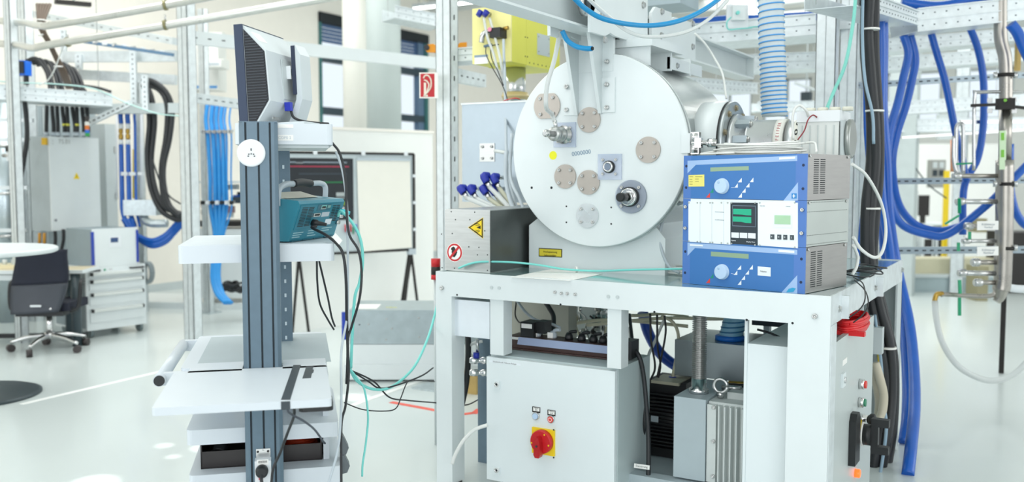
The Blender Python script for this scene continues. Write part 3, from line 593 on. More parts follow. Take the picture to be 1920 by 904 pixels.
        for s, cx, cy in (('RUN MIN', 545, 350), ('Controls', 690, 353), ('Ionisationsmessung', 303, 384), ('Drucküberwachung', 303, 429)): c = lp(cx, cy); text(s, .0055, mat('grey ink', '9aa6ac', .6), t, R0.M @ tm((c.x, -.0068, c.z), (1, 0, 0), (0, 0, 1)))
        for x in (130, 178, 196, 250, 264, 314, 349, 372, 504, 530, 728):
            for top in (0, 1): c = lp(x, 332 if top else 548 + (x - 123) * .058); MB(R0).cyl((c.x, -.0055, c.z), (c.x, -.009, c.z), .0035, n=8).build('screw', CHP, t)
        s = MB(R0)
        for zz in (.008, .045, .14, .178):
            for k in range(26): s.box(RW - .002, RW + .0006, .012 + k * .0148, .017 + k * .0148, z0 + zz, z0 + zz + .003)
        tag(s.build('perforation', mat('dark hole', '4a504e', .8), t), kind='stuff')
    for y in (.02, dep - .03): screw(t, R0.M @ Vector((RW, y, z1 - .008)), R0.M.to_3x3() @ Vector((1, 0, 0)), .006)
# coil of white cable lying on the stack
m = MB()
for k in range(9):
    rr = .95 + .1 * math.sin(k * 2.1); P = []
    for a in range(14):
        t_ = 2 * math.pi * a / 13; P.append(R0.M @ Vector((.25 + .20 * rr * math.cos(t_) + .01 * math.sin(k), .20 + .10 * rr * math.sin(t_), 3 * RH + .009 + .0052 * k + .004 * math.sin(t_ * 2 + k))))
    m.tube(P, .0042, 8, k=4)
P = [R0.M @ Vector(p) for p in ((.05, .17, 3 * RH + .02), (.02, .1, 3 * RH + .008), (.12, .07, 3 * RH + .008), (.2, .08, 3 * RH + .01))]; m.tube(P, .0045, 8)
P = [R0.M @ Vector(p) for p in ((.4, .25, 3 * RH + .045), (.5, .2, 3 * RH + .05), (.55, .12, 3 * RH + .02), (.56, .1, 3 * RH + .006))]; m.tube(P, .0045, 8)
tag(m.build('cable_coil', WHITEC), 'coil of white cable lying on the stacked instruments', 'cable')
# ================================================================== TURBO PUMP
TP = T('turbo_pump', 'silver turbomolecular pump flanged sideways to the vessel', 'pump', at=(-1.2, PY, 1.58))
def tx(px): l = (px - 960) / 1750; dd = PY / (.8599 + .5105 * l); return (-.5105 + .8599 * l) * dd
PUM = mat('pump satin steel', 'cfd3d4', .3, .75, var=.03)
x0, x1, x2, x3 = -1.40, tx(1414), tx(1458), tx(1490)
MB().lathe([(.15, 0), (.15, .02), (.12, .025), (.11, x1 - x0 - .02)], (x0, PY, PZ), (1, 0, 0), 48).build('reducer', PUM, TP)
MB().lathe([(.125, 0), (.125, .01), (.118, .012), (.118, tx(1480) - x1)], (x1 - .02, PY, PZ), (1, 0, 0), 64).build('housing', PUM, TP)
MB().lathe([(.1195, 0), (.1195, .045)], (x2 + .0, PY, PZ), (1, 0, 0), 64).build('name_band', mat('band cream', 'e2e3dc', .45), TP)
ni = 'PFEIFFER'
for i_, ch in enumerate(ni):       # lettering wraps round the band, read from below upwards
    a = math.radians(2 + i_ * 7.2); r = .1202; n = Vector((0, -math.cos(a), math.sin(a))); up = Vector((0, math.sin(a), math.cos(a)))
    text(ch, .0215, mat('print dark red', 'a33b45', .5), TP, tm(Vector((x2 + .022, PY, PZ)) + n * r, up, (-1, 0, 0)))
MB().lathe([(.112, 0), (.112, .05), (.10, .056)], (tx(1478), PY, PZ), (1, 0, 0), 64).build('neck', PUM, TP)
eb = MB().lathe([(.116, 0), (.12, .006), (.12, .04), (.11, .048), (.05, .05)], (tx(1492), PY, PZ), (1, 0, 0), 64).build('end_ring', mat('ring cream', 'e0e0d6', .5), TP)
for k in range(14):
    a = 2 * math.pi * k / 14; c = Vector((tx(1492) + .02, PY + .1195 * math.cos(a), PZ + .1195 * math.sin(a))); inst('finger_slot', HOLE, aim(c, (0, math.cos(a), math.sin(a))) @ Matrix.Diagonal((.008, .016, .01, 1)), eb)
for k in range(7):      # claw clamps round the inlet flange
    a = math.radians(-70 + k * 40); n = Vector((0, -math.cos(a), math.sin(a))); c = Vector((tx(1400), PY, PZ)) + n * .125
    cl_ = MB(); cl_.bar(c - Vector((.034, 0, 0)), c + Vector((.034, 0, 0)), .034, .03, n); cl_.bar(c + Vector((-.034, 0, 0)) - n * .02, c + Vector((-.022, 0, 0)) - n * .02, .034, .03, n); o = cl_.build('claw_clamp', mat('clamp alloy', 'a8b4ba', .35, .7), TP, .003)
    inst('clamp_screw', HEX, aim(c + Vector((.034, 0, 0)), (1, 0, 0)) @ Matrix.Scale(.012, 4), o)
# electronics box at the pump end
ex0, ex1 = tx(1505), tx(1580)
t = T('pump_controller', 'grey plastic drive unit with round caps at the pump end', 'controller', at=((ex0 + ex1) / 2, PY, 1.62))
CREAM = mat('cream plastic', 'd9dedb', .5, var=.01)
MB().box(ex0, ex1, PY - .13, PY + .1, 1.60, 1.795).build('lower_box', CREAM, t, .005); MB().box(ex0 - .004, ex1 + .004, PY - .136, PY + .105, 1.795, 1.845).build('lid', PLASTIC, t, .01, 3)
for k in range(4): c = (ex0 + .04 + k * .055, PY - .06, 1.845); MB().lathe([(.024, 0), (.024, .014), (.021, .018)], c, (0, 0, 1), 24).build('cap', mat('cap cream', 'd6d6c8', .5), t)
for k in range(6): MB().box(ex0 + .02 + k * .035, ex0 + .022 + k * .035, PY - .1365, PY - .13, 1.62, 1.78).build('rib', GREYP, t)
MB().box(ex1 + .004, ex1 + .014, PY - .12, PY + .09, 1.6, 1.8).build('end_plate', GREYP, t)
MB().lathe([(.085, 0), (.09, .005), (.09, .02), (.08, .025)], (ex1 + .014, PY + .0, 1.72), (1, 0, 0), 40).build('fan_housing', mat('alu cast', 'a5a9a6', .35, .7), t)
# ================================================================== SPIRAL EXTRACTION HOSE
sh = T('spiral_hose', 'translucent extraction hose with blue spiral rib hanging behind the pump', 'hose', at=D(1452, 216, 4.85))
Q = [D(1452, 218, 4.85), D(1450, 150, 4.85), D(1447, 70, 4.83), D(1445, -30, 4.8)]
MB().tube(Q, .062, 32, k=10).build('wall', mat('hose grey', 'c9d3d6', .45, var=.02), sh)
C_ = catmull(Q, 24); tot = 25; P = []
for i in range(tot * 16 + 1):
    s = i / (tot * 16) * (len(C_) - 1); j = min(int(s), len(C_) - 2); p = C_[j].lerp(C_[j + 1], s - j); a = 2 * math.pi * i / 16
    P.append(p + Vector((math.cos(a), math.sin(a), 0)) * .0645)
MB().tube(P, .004, 6, sm=False).build('spiral_rib', mat('spiral blue', '4f9bd8', .4), sh)
# ================================================================== YELLOW SOURCE BOX and what hangs on it
yx0, yx1, yy0, yy1, yz0, yz1 = -3.26, -2.975, 5.0, 5.64, 2.255, 2.60
t = T('yellow_box', 'yellow sheet metal box hanging left of the crane beam', 'box', at=((yx0 + yx1) / 2, 5.3, yz0)); ymid = 5.19
MB().box(yx0, yx1, yy0, yy0 + .01, yz0, yz1).build('front_plate', YELP, t); MB().box(yx0, yx1, yy0 + .01, ymid - .002, yz0, yz1).build('front_cover', YEL, t); MB().box(yx0, yx1, ymid, yy1, yz0 - .004, yz1).build('rear_cover', YEL, t)
a = W.px(1007, 62, X=yx1); b = W.px(1030, 110, X=yx1); pl = MB().box(yx1, yx1 + .003, a.y, b.y, b.z + .01, a.z).build('cover_plate', GREYP, t)
for y in (a.y + .015, b.y - .015):
    for z in (a.z - .02, b.z + .03): screw(pl, (yx1 + .003, y, z), (1, 0, 0), .005)
for k in range(8): screw(t, (yx1, ymid + .04 + k * .055, yz0 + .015), (1, 0, 0), .005, HOLE, 'rivet')
for k in range(3): screw(t, (yx1, ymid + .012, yz0 + .05 + k * .12), (1, 0, 0), .005, HOLE, 'rivet'); screw(t, (yx1, ymid - .015, yz0 + .05 + k * .12), (1, 0, 0), .005, HOLE, 'rivet')
def yp(px, py, y=yy0): return W.px(px, py, Y=y)
a = yp(890, 104); b = yp(915, 119); MB().box(a.x, b.x, yy0 - .002, yy0, b.z, a.z).build('rating_plate', SIGNW, t); MB().box(a.x, b.x, yy0 - .003, yy0 - .002, a.z - .014, a.z).build('rating_header', mat('header blue grey', '8aa0b4', .5), t)
for px in (907, 918): c = yp(px, 27); f = MB().cyl((c.x, yy0, c.z), (c.x, yy0 - .05, c.z), .014, n=12).build('hose_port', STEEL, t); MB().cyl((c.x + .01, yy0 - .045, c.z + .012), (c.x - .004, yy0 - .06, c.z - .018), .02, .017, 14).build('elbow', NAVY, f)
P = [yp(926, 64), yp(915, 60, 4.97), yp(906, 65, 4.95), yp(903, 80, 4.95)]; MB().tube(P, .017, 16).build('pipe_elbow', STEEL, t)
c = yp(941, 64); o = MB().box(c.x - .04, c.x + .035, yy0 - .08, yy0, c.z - .03, c.z + .03).build('flow_switch', BLACK, t, .008); MB().cyl((c.x - .035, yy0 - .082, c.z + .02), (c.x - .035, yy0 - .09, c.z + .02), .013, n=16).build('pink_button', mat('pink', 'e78fa8', .5), o)
MB().cyl(yp(945, 54, 4.95), yp(953, 52, 4.95), .012, n=10).build('brass_union', BRASS, t)
MB().cyl(yp(908, 87, 4.97), yp(922, 84, 4.97), .009, n=10).build('small_connector', mat('connector blue grey', '5d7a92', .4), t)
# hoses down from the yellow box
for k, (P, l) in enumerate((([(907, 33, 5.85), (914, 70, 5.8), (925, 100, 5.75), (935, 140, 5.7), (942, 150, 5.7)], 'clear tube from left blue elbow on the yellow box'),
                            ([(918, 34, 5.85), (928, 70, 5.8), (938, 110, 5.7), (944, 150, 5.7), (950, 200, 5.6), (956, 240, 5.5)], 'clear tube from right blue elbow on the yellow box'),
                            ([(944, 74, 5.75), (945, 110, 5.7), (946, 128, 5.7), (948, 200, 5.55), (950, 300, 5.3), (958, 350, 5.25), (970, 395, 5.2)], 'grey tube dropping from the black flow switch'))):
    cable('tube', l, 'tube', P, .0085, GREYC if k == 2 else CLEAR, 'tubes below the yellow box')
cable('sensor_wire', 'thin black wire looping below the yellow box', 'cable', [(911, 88, 5.8), (912, 104, 5.75), (925, 130, 5.7), (942, 160, 5.6), (952, 190, 5.55), (955, 230, 5.5)], .003, RUBBER)
cable('sensor_wire', 'second thin black wire curving beside the clear tubes', 'cable', [(935, 83, 5.75), (921, 88, 5.8), (922, 110, 5.75), (932, 130, 5.7), (944, 160, 5.6)], .003, RUBBER)
# waveguide column below it
t = T('waveguide_column', 'chrome and amber glass tube column below the yellow box', 'tube column', at=(-3.1, 5.3, 1.9)); cc = Vector((-3.11, 5.28, 0)); 
MB().cyl((cc.x, cc.y, 2.0), (cc.x, cc.y, yz0), .068, n=32).build('upper_tube', mat('polished tube', 'd4d6d4', .18, .85), t)
MB().lathe([(.085, 0), (.085, .015), (.09, .016), (.09, .03), (.085, .031), (.085, .045)], (cc.x, cc.y, 2.045), (0, 0, 1), 32).build('amber_collar', mat('amber collar', 'd8c48e', .3), t)
MB().lathe([(.08, 0), (.08, .03), (.062, .035)], (cc.x, cc.y, 1.975), (0, 0, 1), 32).build('lower_collar', mat('amber collar', 'd8c48e', .3), t)
MB().cyl((cc.x, cc.y, 1.90), (cc.x, cc.y, 1.98), .06, n=32).build('lower_tube', STEEL, t)
# ================================================================== STAINLESS ENCLOSURES at the left end of the table
t = T('upper_enclosure', 'tall stainless enclosure with small bolted plate, left of the vessel', 'enclosure', at=(-2.9, 4.9, 1.392)); ex = -3.14
MB().box(ex, -2.52, 4.7, 5.18, 1.395, 1.98).build('body', mat('enclosure sheet', 'aebbc4', .42, .6, var=.08, scale=5), t, .004); MB().box(ex - .004, -2.516, 4.694, 4.7, 1.975, 1.985).build('top_lip', GALVL, t)
a = W.px(900, 269, Y=4.7); b = W.px(928, 303, Y=4.7); pl = MB().box(a.x, b.x, 4.695, 4.7, b.z, a.z).build('access_plate', BRUSH, t, .001, 1)
for x in (a.x + .02, b.x - .02):
    for z in (a.z - .02, b.z + .02): screw(pl, (x, 4.695, z), (0, -1, 0), .009)
MB().tube([W.px(928, 283, Y=4.66), W.px(940, 285, Y=4.64), W.px(948, 286, Y=4.62)], .01, 10).build('handle', CREAM, t)
t = T('lower_enclosure', 'riveted stainless box with warning stickers on the table corner', 'enclosure', at=(-2.55, 4.4, TZ)); lx0, lx1, ly, lz1 = -2.672, -2.41, 3.85, 1.385
MB().box(lx0, lx1, ly, 5.19, TZ + .001, lz1).build('body', BRUSH, t, .003)
MB().box(lx1 + .0005, lx1 + .003, ly + .004, 5.18, TZ + .004, lz1 - .004).build('side_plate', mat('dark burnished steel', '5c6160', .35, .7, var=.15, scale=6), t)  # added sheet, its dark colour stands for a reflection in the brushed steel
MB().box(lx0 - .002, lx1 + .001, ly - .004, ly, TZ + .003, lz1 - .003).build('front_plate', BRUSH, t, .001, 1)
for px, py in ((846, 397), (890, 398), (854, 412), (881, 412), (909, 433), (828, 439), (848, 438), (879, 463), (898, 464), (895, 478), (914, 478), (829, 502), (852, 503), (914, 507)): screw(t, W.px(px, py, Y=ly - .004), (0, -1, 0), .0035, HOLE, 'rivet')
def lp2(px, py): c = W.px(px, py, Y=ly - .004); return (c.x, c.z)
def dec(P, m, name='sticker', k=1): return MB().prism(P, ly - .004 - .0007 * k, ly - .004 - .0007 * (k - 1), 'y').build(name, m, t)
T1 = [lp2(877.5, 426.5), lp2(906, 407.5), lp2(906, 448)]; dec(T1, YSIGN, 'warning_triangle'); g = (sum(p[0] for p in T1) / 3, sum(p[1] for p in T1) / 3); sc = lambda P, s: [(g[0] + (x - g[0]) * s, g[1] + (z - g[1]) * s) for x, z in P]
dec(sc(T1, .93), SIGNK, 'warning_border', 2); dec(sc(T1, .74), YSIGN, 'warning_face', 3)
for r0 in (.012, .020, .028):
    for s in (1, -1):
        P = [(g[0] - .004 + r0 * math.cos(a), g[1] + s * (.004 + r0 * math.sin(a) * .9)) for a in [math.radians(35 + 15 * k) for k in range(8)]]; P2 = [(g[0] - .004 + (r0 - .003) * math.cos(a), g[1] + s * (.004 + (r0 - .003) * math.sin(a) * .9)) for a in [math.radians(35 + 15 * k) for k in range(7, -1, -1)]]
        if r0 < .028 or s > 5: dec(P + P2, SIGNK, 'radiation_arc', 4)
dec([(g[0] - .008, g[1] + .002), (g[0] + .016, g[1] + .012), (g[0] + .016, g[1] - .006)], SIGNK, 'antenna_mark', 4)
cx_, cz_ = lp2(852.5, 473.5); circ = lambda r: [(cx_ + r * math.cos(2 * math.pi * k / 40), cz_ + r * math.sin(2 * math.pi * k / 40)) for k in range(40)]
dec(circ(.0475), SIGNW, 'prohibition_disc'); dec(circ(.0445), RED, 'prohibition_ring', 2); dec(circ(.0355), SIGNW, 'prohibition_face', 3)
hp = [(-.012, .024), (-.004, .027), (.003, .022), (.006, .014), (.013, .011), (.016, .002), (.011, -.010), (.001, -.022), (-.008, -.020), (-.014, -.009), (-.016, .003), (-.014, .008), (-.019, .013), (-.018, .020)]
dec([(cx_ + x * 1.05, cz_ + z * 1.1) for x, z in hp], SIGNK, 'heart_mark', 4); u_ = .0042
dec([(cx_ - .026 - u_, cz_ - .028 + u_), (cx_ - .026 + u_, cz_ - .028 - u_), (cx_ + .026 + u_, cz_ + .028 - u_), (cx_ + .026 - u_, cz_ + .028 + u_)], RED, 'slash', 5)
# blue capped coolant hoses
FIT = [(866, 357, 872, 365), (884, 357, 890, 366), (910, 334, 915, 345), (928, 336, 933, 347), (908, 357, 914, 366), (925, 357, 931, 367)]
for k, (a, b, c, d) in enumerate(FIT):
    nm = ['leftmost', 'second', 'upper left', 'upper right', 'lower middle', 'lower right'][k]
    t = T('coolant_hose', 'clear coolant hose with navy elbow, %s of the six' % nm, 'hose', at=D(a, b, 5.35), group='navy tipped hoses left of the vessel')
    MB().cyl(D(a + 4, b - 3, 5.35), D(a + 20 if k > 1 else a + 14, b - 3, 5.42), .012, n=12).build('nipple', SHINY if k % 2 else STEEL, t)
    m = MB().tube([D(a + 6, b - 4, 5.36), D(a - 3, b - 4, 5.34), D(c - 2, d - 3, 5.33)], .022, 12, k=4); m.build('elbow', NAVY, t)
    MB().cyl(D(c - 2, d - 3, 5.33), D(c + 4, d + 7, 5.31), .015, n=12).build('ferrule', STEEL, t)
    e = (986 + k * 2, 425 + k * 3, 5.0); mm = (c + (e[0] - c) * .5, d + (e[1] - d) * .47 + 1, 5.16)
    MB().tube([D(c + 3, d + 6, 5.31), D(*mm), D(*e), D(998 + k, 446 + k, 4.98)], .0135, 12).build('hose', CLEARY if k > 2 else CLEAR, t)
cable('grey_hose', 'grey hose running down beside the vessel door', 'hose', [(949, 285, 5.2), (949, 340, 5.15), (960, 385, 5.1), (975, 405, 5.05), (998, 435, 4.95)], .012, GREYC)
cable('grey_hose', 'second thin hose crossing behind the vessel door edge', 'hose', [(960, 250, 5.1), (957, 330, 5.1), (975, 375, 5.0), (992, 415, 4.95)], .009, GREYC)
cable('red_wire', 'thin red wire beside the amber collar', 'cable', [(942, 192, 5.5), (948, 188, 5.5), (965, 184, 5.4), (975, 186, 5.4)], .003, RED)
# aqua fibre and paper on the table
zt = TZ + .006
def tb(px, py, z=zt): return W.px(px, py, Z=z)
m = MB(); 
for o_ in (0, .012): m.tube([W.px(860, 503, Y=3.82 - o_), W.px(880, 495, Y=3.82 - o_), W.px(905, 491, Y=3.84 - o_), W.px(960, 492, Y=3.95 - o_), W.px(1010, 497, Y=4.0 - o_), W.px(1060, 505, Y=4.06 - o_), W.px(1120, 508, Y=4.1 - o_), W.px(1190, 506, Y=4.1 - o_), W.px(1285, 504, Y=4.08 - o_)], .005, 10)
t = tag(m.build('fibre_cable', AQUA), 'pair of aqua fibre cables tied together along the table front', 'cable')
for px, py in ((930, 490), (1080, 505)): c = tb(px, py, zt + .01); MB().cyl(c - Vector((.004, 0, 0)), c + Vector((.004, .008, 0)), .014, n=10).build('cable_tie', SIGNW, t)
P = [tb(957, 520, TZ), tb(1068, 527, TZ), tb(1130, 514, TZ), tb(1034, 505, TZ)]; tag(MB().prism([(p.x, p.y) for p in P], TZ + .0005, TZ + .0016, 'z').build('paper_sheet', SIGNW), 'blank white sheet of paper lying on the table', 'paper')
# grey hose arc behind the stack and coil on table
cable('grey_hose', 'grey hose arching between vessel and instrument stack', 'hose', [(1282, 380, 4.5), (1255, 390, 4.5), (1240, 425, 4.48), (1240, 465, 4.45), (1255, 500, 4.42), (1275, 512, 4.4)], .0075, GREYC)
c = tb(1278, 512); m = MB()
for k in range(4): m.tube([c + Vector((.09 * math.cos(a / 12 * 6.28), .06 * math.sin(a / 12 * 6.28), .003 + .009 * k)) for a in range(13)], .005, 8, k=4)
tag(m.build('cable_coil', WHITEC), 'small white cable coil on the table left of the instruments', 'cable')
# thin grey rail of holes on the far corner clutter
m = MB(); c = tb(1620, 515)
for k in range(4): m.tube([c + Vector((.02 * k - .03 + (.075 + .02 * math.sin(k * 2)) * math.cos(a / 12 * 6.28 + k), (.13 + .03 * math.cos(k * 3)) * math.sin(a / 12 * 6.28 + k), .006 + .01 * k + .008 * math.sin(a + k))) for a in range(13)], .0035, 8, k=4)
tag(m.build('cable_coil', RUBBER), 'loops of black cable on the table right of the instruments', 'cable')
for k, P in enumerate(([(1602, 525, 4.1), (1622, 545, 3.95), (1628, 570, 3.8), (1618, 590, 3.78), (1600, 605, 3.8)], [(1600, 520, 4.15), (1618, 532, 4.0), (1622, 560, 3.8), (1612, 580, 3.78), (1590, 597, 3.8)])): cable('thin_black_cable', 'thin black cable drooping over the right table edge' if k else 'thin black cable drooping furthest over the right table edge', 'cable', P, .0028, RUBBER)
cable('white_cable', 'white cable looping from the stack towards the black bundle', 'cable', [(1598, 308, 4.2), (1625, 330, 4.3), (1652, 380, 4.4), (1661, 430, 4.4), (1655, 470, 4.3), (1640, 483, 4.2), (1615, 468, 4.1), (1600, 445, 4.05)], .0075, WHITEC)
cable('white_cable', 'white cable hanging down behind the lowest instrument', 'cable', [(1600, 460, 4.05), (1608, 480, 4.1), (1606, 500, 4.1), (1598, 515, 4.1)], .007, WHITEC)
cable('white_cable', 'thin white cable arching over the turbo pump', 'cable', [(1488, 262, 4.25), (1486, 225, 4.25), (1490, 205, 4.25), (1500, 198, 4.25), (1512, 208, 4.25), (1517, 225, 4.3)], .006, WHITEC)
cable('wire_pair', 'dark red wire pair bending over the pump end', 'cable', [(1496, 262, 4.22), (1508, 245, 4.22), (1515, 225, 4.22), (1524, 216, 4.25), (1532, 220, 4.25)], .003, mat('dark red wire', '8c3038', .5))
cable('white_cable', 'white cable bending down from the crane rail', 'cable', [(1302, 62, 5.2), (1322, 82, 5.2), (1340, 110, 5.2), (1355, 140, 5.1), (1362, 185, 5.0)], .006, WHITEC)
# big blue and white hoses sagging under the beam
cable('pneumatic_hose', 'bright blue hose sagging across the trolley plates', 'hose', [(1070, -10, 3.75), (1100, 18, 3.8), (1140, 38, 3.85), (1210, 48, 4.0), (1270, 40, 4.1), (1320, 18, 4.2), (1365, -15, 4.3)], .0105, CYANH)
cable('pneumatic_hose', 'clear hose sagging just below the blue one', 'hose', [(1095, -10, 3.75), (1130, 22, 3.85), (1180, 60, 3.95), (1225, 69, 4.0), (1285, 60, 4.1), (1330, 35, 4.2), (1372, -8, 4.3)], .008, CLEAR)
t = T('pneumatic_hose', 'short blue hose end hanging open beside the bracket', 'hose', at=D(1075, 80, 4.2)); MB().tube([D(1054, 58, 4.2), D(1064, 76, 4.2), D(1080, 87, 4.18), (D(1098, 91, 4.15)), D(1110, 91, 4.13)], .0115, 14).build('hose', CYANH, t); MB().cyl(D(1110, 91, 4.128), D(1112, 91, 4.125), .008, n=12).build('bore', DARK, t)
mm = [VALVE, VALVE + Vector((-.02, 0, .04)), D(1024, 200, 4.38), D(1026, 160, 4.38), D(1040, 110, 4.38), D(1050, 58, 4.4)]
tag(MB().tube(mm, .0105, 14).build('clear_tube', CLEAR), 'clear tube curving from the door valve up to the beam', 'tube')
cable('aqua_cable', 'slanting aqua cable hanging in front of the strut posts', 'cable', [(1605, -20, 4.9), (1600, 40, 4.9), (1585, 120, 4.9), (1562, 175, 4.9), (1543, 222, 4.8)], .009, mat('aqua green cable', '7fd0c2', .4))
# ================================================================== UNDER THE TABLE
FRONT = Vector((0, -1, 0))
def wrect(px0, py0, px1, py1, y, m, parent, name, th=.002, bev=0, f=MB):
    a = W.px(px0, py0, Y=y); b = W.px(px1, py1, Y=y); return MB().box(a.x, b.x, y - th, y, a.z, b.z).build(name, m, parent, bev)
cx0, cx1, cy0, cy1, cz0, cz1 = -2.40, -1.714, 3.80, 4.20, .06, .683
t = T('switch_cabinet', 'pale grey electrical cabinet with red and yellow main switch', 'electrical cabinet', at=((cx0 + cx1) / 2, 4.0, 0))
CAB = mat('cabinet paint', 'dfe8ea', .38, var=.006, coat=.2)
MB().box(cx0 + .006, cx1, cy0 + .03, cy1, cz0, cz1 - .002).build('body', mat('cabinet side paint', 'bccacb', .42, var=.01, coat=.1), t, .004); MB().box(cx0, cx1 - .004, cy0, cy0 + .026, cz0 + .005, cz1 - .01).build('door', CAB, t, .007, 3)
for x in (cx0 + .05, cx1 - .08):
    MB().box(x, x + .05, cy0 + .06, cy1 - .03, 0, cz0).build('plinth_foot', SLATED, t)
wrect(917, 675, 976, 686, cy0, PRW, t, 'label_strip', .0008); c = W.px(946, 680.5, Y=cy0 - .001); text('Schaltschrank Vakuum Anlage', .011, mat('pencil grey', '8a8f8c', .8), t, tm(c, (1, 0, 0), (0, 0, 1)))
for py in (721, 882):
    pl = wrect(925, py - 8, 938, py + 9, cy0, CAB, t, 'lock', .01, .002); c = W.px(931, py, Y=cy0 - .01); MB().lathe([(.012, 0), (.012, .004), (.007, .004), (.007, .001)], c, FRONT, 16).build('lock_cylinder', SHINY, pl); MB().cyl(c + FRONT * .0005, c + FRONT * .003, .005, n=10).build('keyway', DARK, pl)
for px, py, mm, s in ((1005.5, 780, KNOB, 'TISCH\nEIN'), (1034, 786, mat('button red', 'e0473f', .35), 'TISCH\nAUS')):
    pb = wrect(px - 7, py - 18, px + 7.5, py - 5.5, cy0, SIGNK, t, 'name_plate', .003, .001); wrect(px - 5.6, py - 16.5, px + 6, py - 8, cy0 - .003, SIGNW, pb, 'plate_face', .001)
    c = W.px(px, py - 12.5, Y=cy0 - .0042); text(s, .0085, SIGNK, pb, tm(c, (1, 0, 0), (0, 0, 1)))
    c = W.px(px, py, Y=cy0); b = MB().lathe([(.0185, 0), (.0185, .009), (.016, .011), (.016, .004)], c, FRONT, 28).build('push_button', SHINY, t); MB().lathe([(.0145, .004), (.0145, .013), (.013, .015)], c, FRONT, 24).build('button_cap', mm, b)
    if mm is not KNOB: MB().tube([c + FRONT * .0152 + Vector((.0085 * math.cos(a / 16 * 6.2832), 0, .0085 * math.sin(a / 16 * 6.2832))) for a in range(17)], .0012, 6, sm=False).build('zero_mark', SIGNW, b)
ys = wrect(999.5, 800, 1041, 855, cy0, YSIGN, t, 'switch_plate', .012, .002); c = W.px(1014.5, 829, Y=cy0 - .03); c.y = cy0 - .012; RD = RED
MB().lathe([(.056, 0), (.056, .022), (.052, .028)], c, FRONT, 48).build('switch_disc', RED, ys)
hd = MB().prism([(c.x - .014, c.z + .005), (c.x - .007, c.z + .03), (c.x + .007, c.z + .03), (c.x + .014, c.z + .005), (c.x + .017, c.z - .052), (c.x + .01, c.z - .066), (c.x - .01, c.z - .066), (c.x - .017, c.z - .052)], c.y - .028, c.y - .062).build('switch_handle', mat('handle red', 'b5121a', .35), ys, .004)
MB().lathe([(.005, 0), (.005, .004)], (c.x, c.y - .062, c.z - .01), FRONT, 12).build('handle_screw', SLATED, hd)
for a in (60, 190, 350): MB().cyl(c + Vector((.046 * math.cos(math.radians(a)), -.028, .046 * math.sin(math.radians(a)))), c + Vector((.046 * math.cos(math.radians(a)), -.0295, .046 * math.sin(math.radians(a)))), .004, n=10).build('marker', YSIGN, ys)
for s in ((1, 1), (1, -1)): MB().cyl((c.x + .058 * s[0], c.y, c.z + .066 * s[1] - .004), (c.x + .058 * s[0], c.y - .002, c.z + .066 * s[1] - .004), .004, n=10).build('plate_screw', SLATED, ys)
# power rail lying on the cabinet
sy, sz0, sz1 = 4.0, .69, .735
t = T('socket_rail', 'brown and clear socket rail full of plugs on the cabinet top', 'power strip', at=(-2.0, 4.1, .685)); sx0 = W.px(953, 630, Y=sy).x; sx1 = -1.80; BROWN = mat('brown rail', '4a3430', .4, var=.08)
MB().box(sx0, sx1, sy, sy + .11, sz0, sz1 + .012).build('rail_body', BROWN, t, .004)
MB().prism([(sy - .0005, sz1 + .01), (sy - .014, sz0 + .02), (sy - .0005, sz0 + .02)], sx0 + .06, sx1 - .005, 'x').build('cover_strip', mat('bluish cover strip', 'a9b7d6', .15, var=.03), t)
MB().box(sx0 + .008, sx0 + .062, sy - .003, sy, sz1 - .004, sz1 + .008).build('label_strip', SIGNW, t)
MB().box(sx0 - .03, sx1 + .02, sy - .02, sy + .12, .684, .690).build('tray_plate', BROWN, t)
MB().box(sx1, sx1 + .07, sy + .01, sy + .1, sz0, sz1 + .04).build('end_block', BLACK, t, .006)
# plugs
zt_ = sz1 + .012
def plug(x, m, label, kind=0):
    t = T('mains_plug', label, 'plug', at=(x, sy + .055, zt_), group='plugs in the socket rail')
    if kind == 0:
        MB().lathe([(.019, 0), (.021, .008), (.019, .02), (.012, .034)], (x, sy + .055, zt_), (0, 0, 1), 20).build('plug_body', m, t); MB().tube([(x, sy + .055, zt_ + .026), (x + .015, sy + .05, zt_ + .04), (x + .045, sy + .045, zt_ + .045)], .0085, 10).build('cable_boot', m, t)
    return t
bx = W.px(975, 630, Y=sy).x; bx2 = W.px(992, 630, Y=sy).x
t = T('power_adapter', 'black box shaped power adapter at the left of the socket rail', 'adapter', at=(bx + .04, sy + .05, zt_)); MB().box(bx, bx + .075, sy + .005, sy + .1, zt_, zt_ + .075).build('adapter_body', BLACK, t, .006); MB().box(bx + .075, bx + .125, sy + .03, sy + .1, zt_ + .02, zt_ + .08).build('adapter_nose', BLACK, t, .012)
MB().box(bx + .006, bx + .066, sy + .0035, sy + .005, zt_ + .045, zt_ + .067).build('label', SIGNW, t)
for k, (px, m, l) in enumerate(((1006, GREYC, 'light grey plug right of the black adapter'), (1036, GREYC, 'light grey plug with white note near the rail centre'), (1066, BLACK, 'first black plug from the left on the rail'), (1090, BLACK, 'second black plug from the left on the rail'), (1112, BLACK, 'third black plug from the left on the rail'), (1130, BLACK, 'black plug beside the right hanger'))):
    x = W.px(px, 630, Y=sy + .05).x; tt = plug(x, m, l)
    if k < 2: MB().box(x - .018, x + .012, sy + .03, sy + .034, zt_ + .002, zt_ + .03).build('note', SIGNW, tt)
cable('plug_cable', 'pale grey cable arching to the second grey plug', 'cable', [(970, 565, 4.9), (985, 585, 4.85), (1005, 600, 4.8), (1035, 608, 4.72), (1050, 615, 4.68)], .0075, GREYC)
cable('plug_cable', 'thin black cable dropping behind the black adapter', 'cable', [(968, 565, 4.95), (966, 590, 4.9), (972, 603, 4.85), (980, 606, 4.8)], .004, RUBBER)
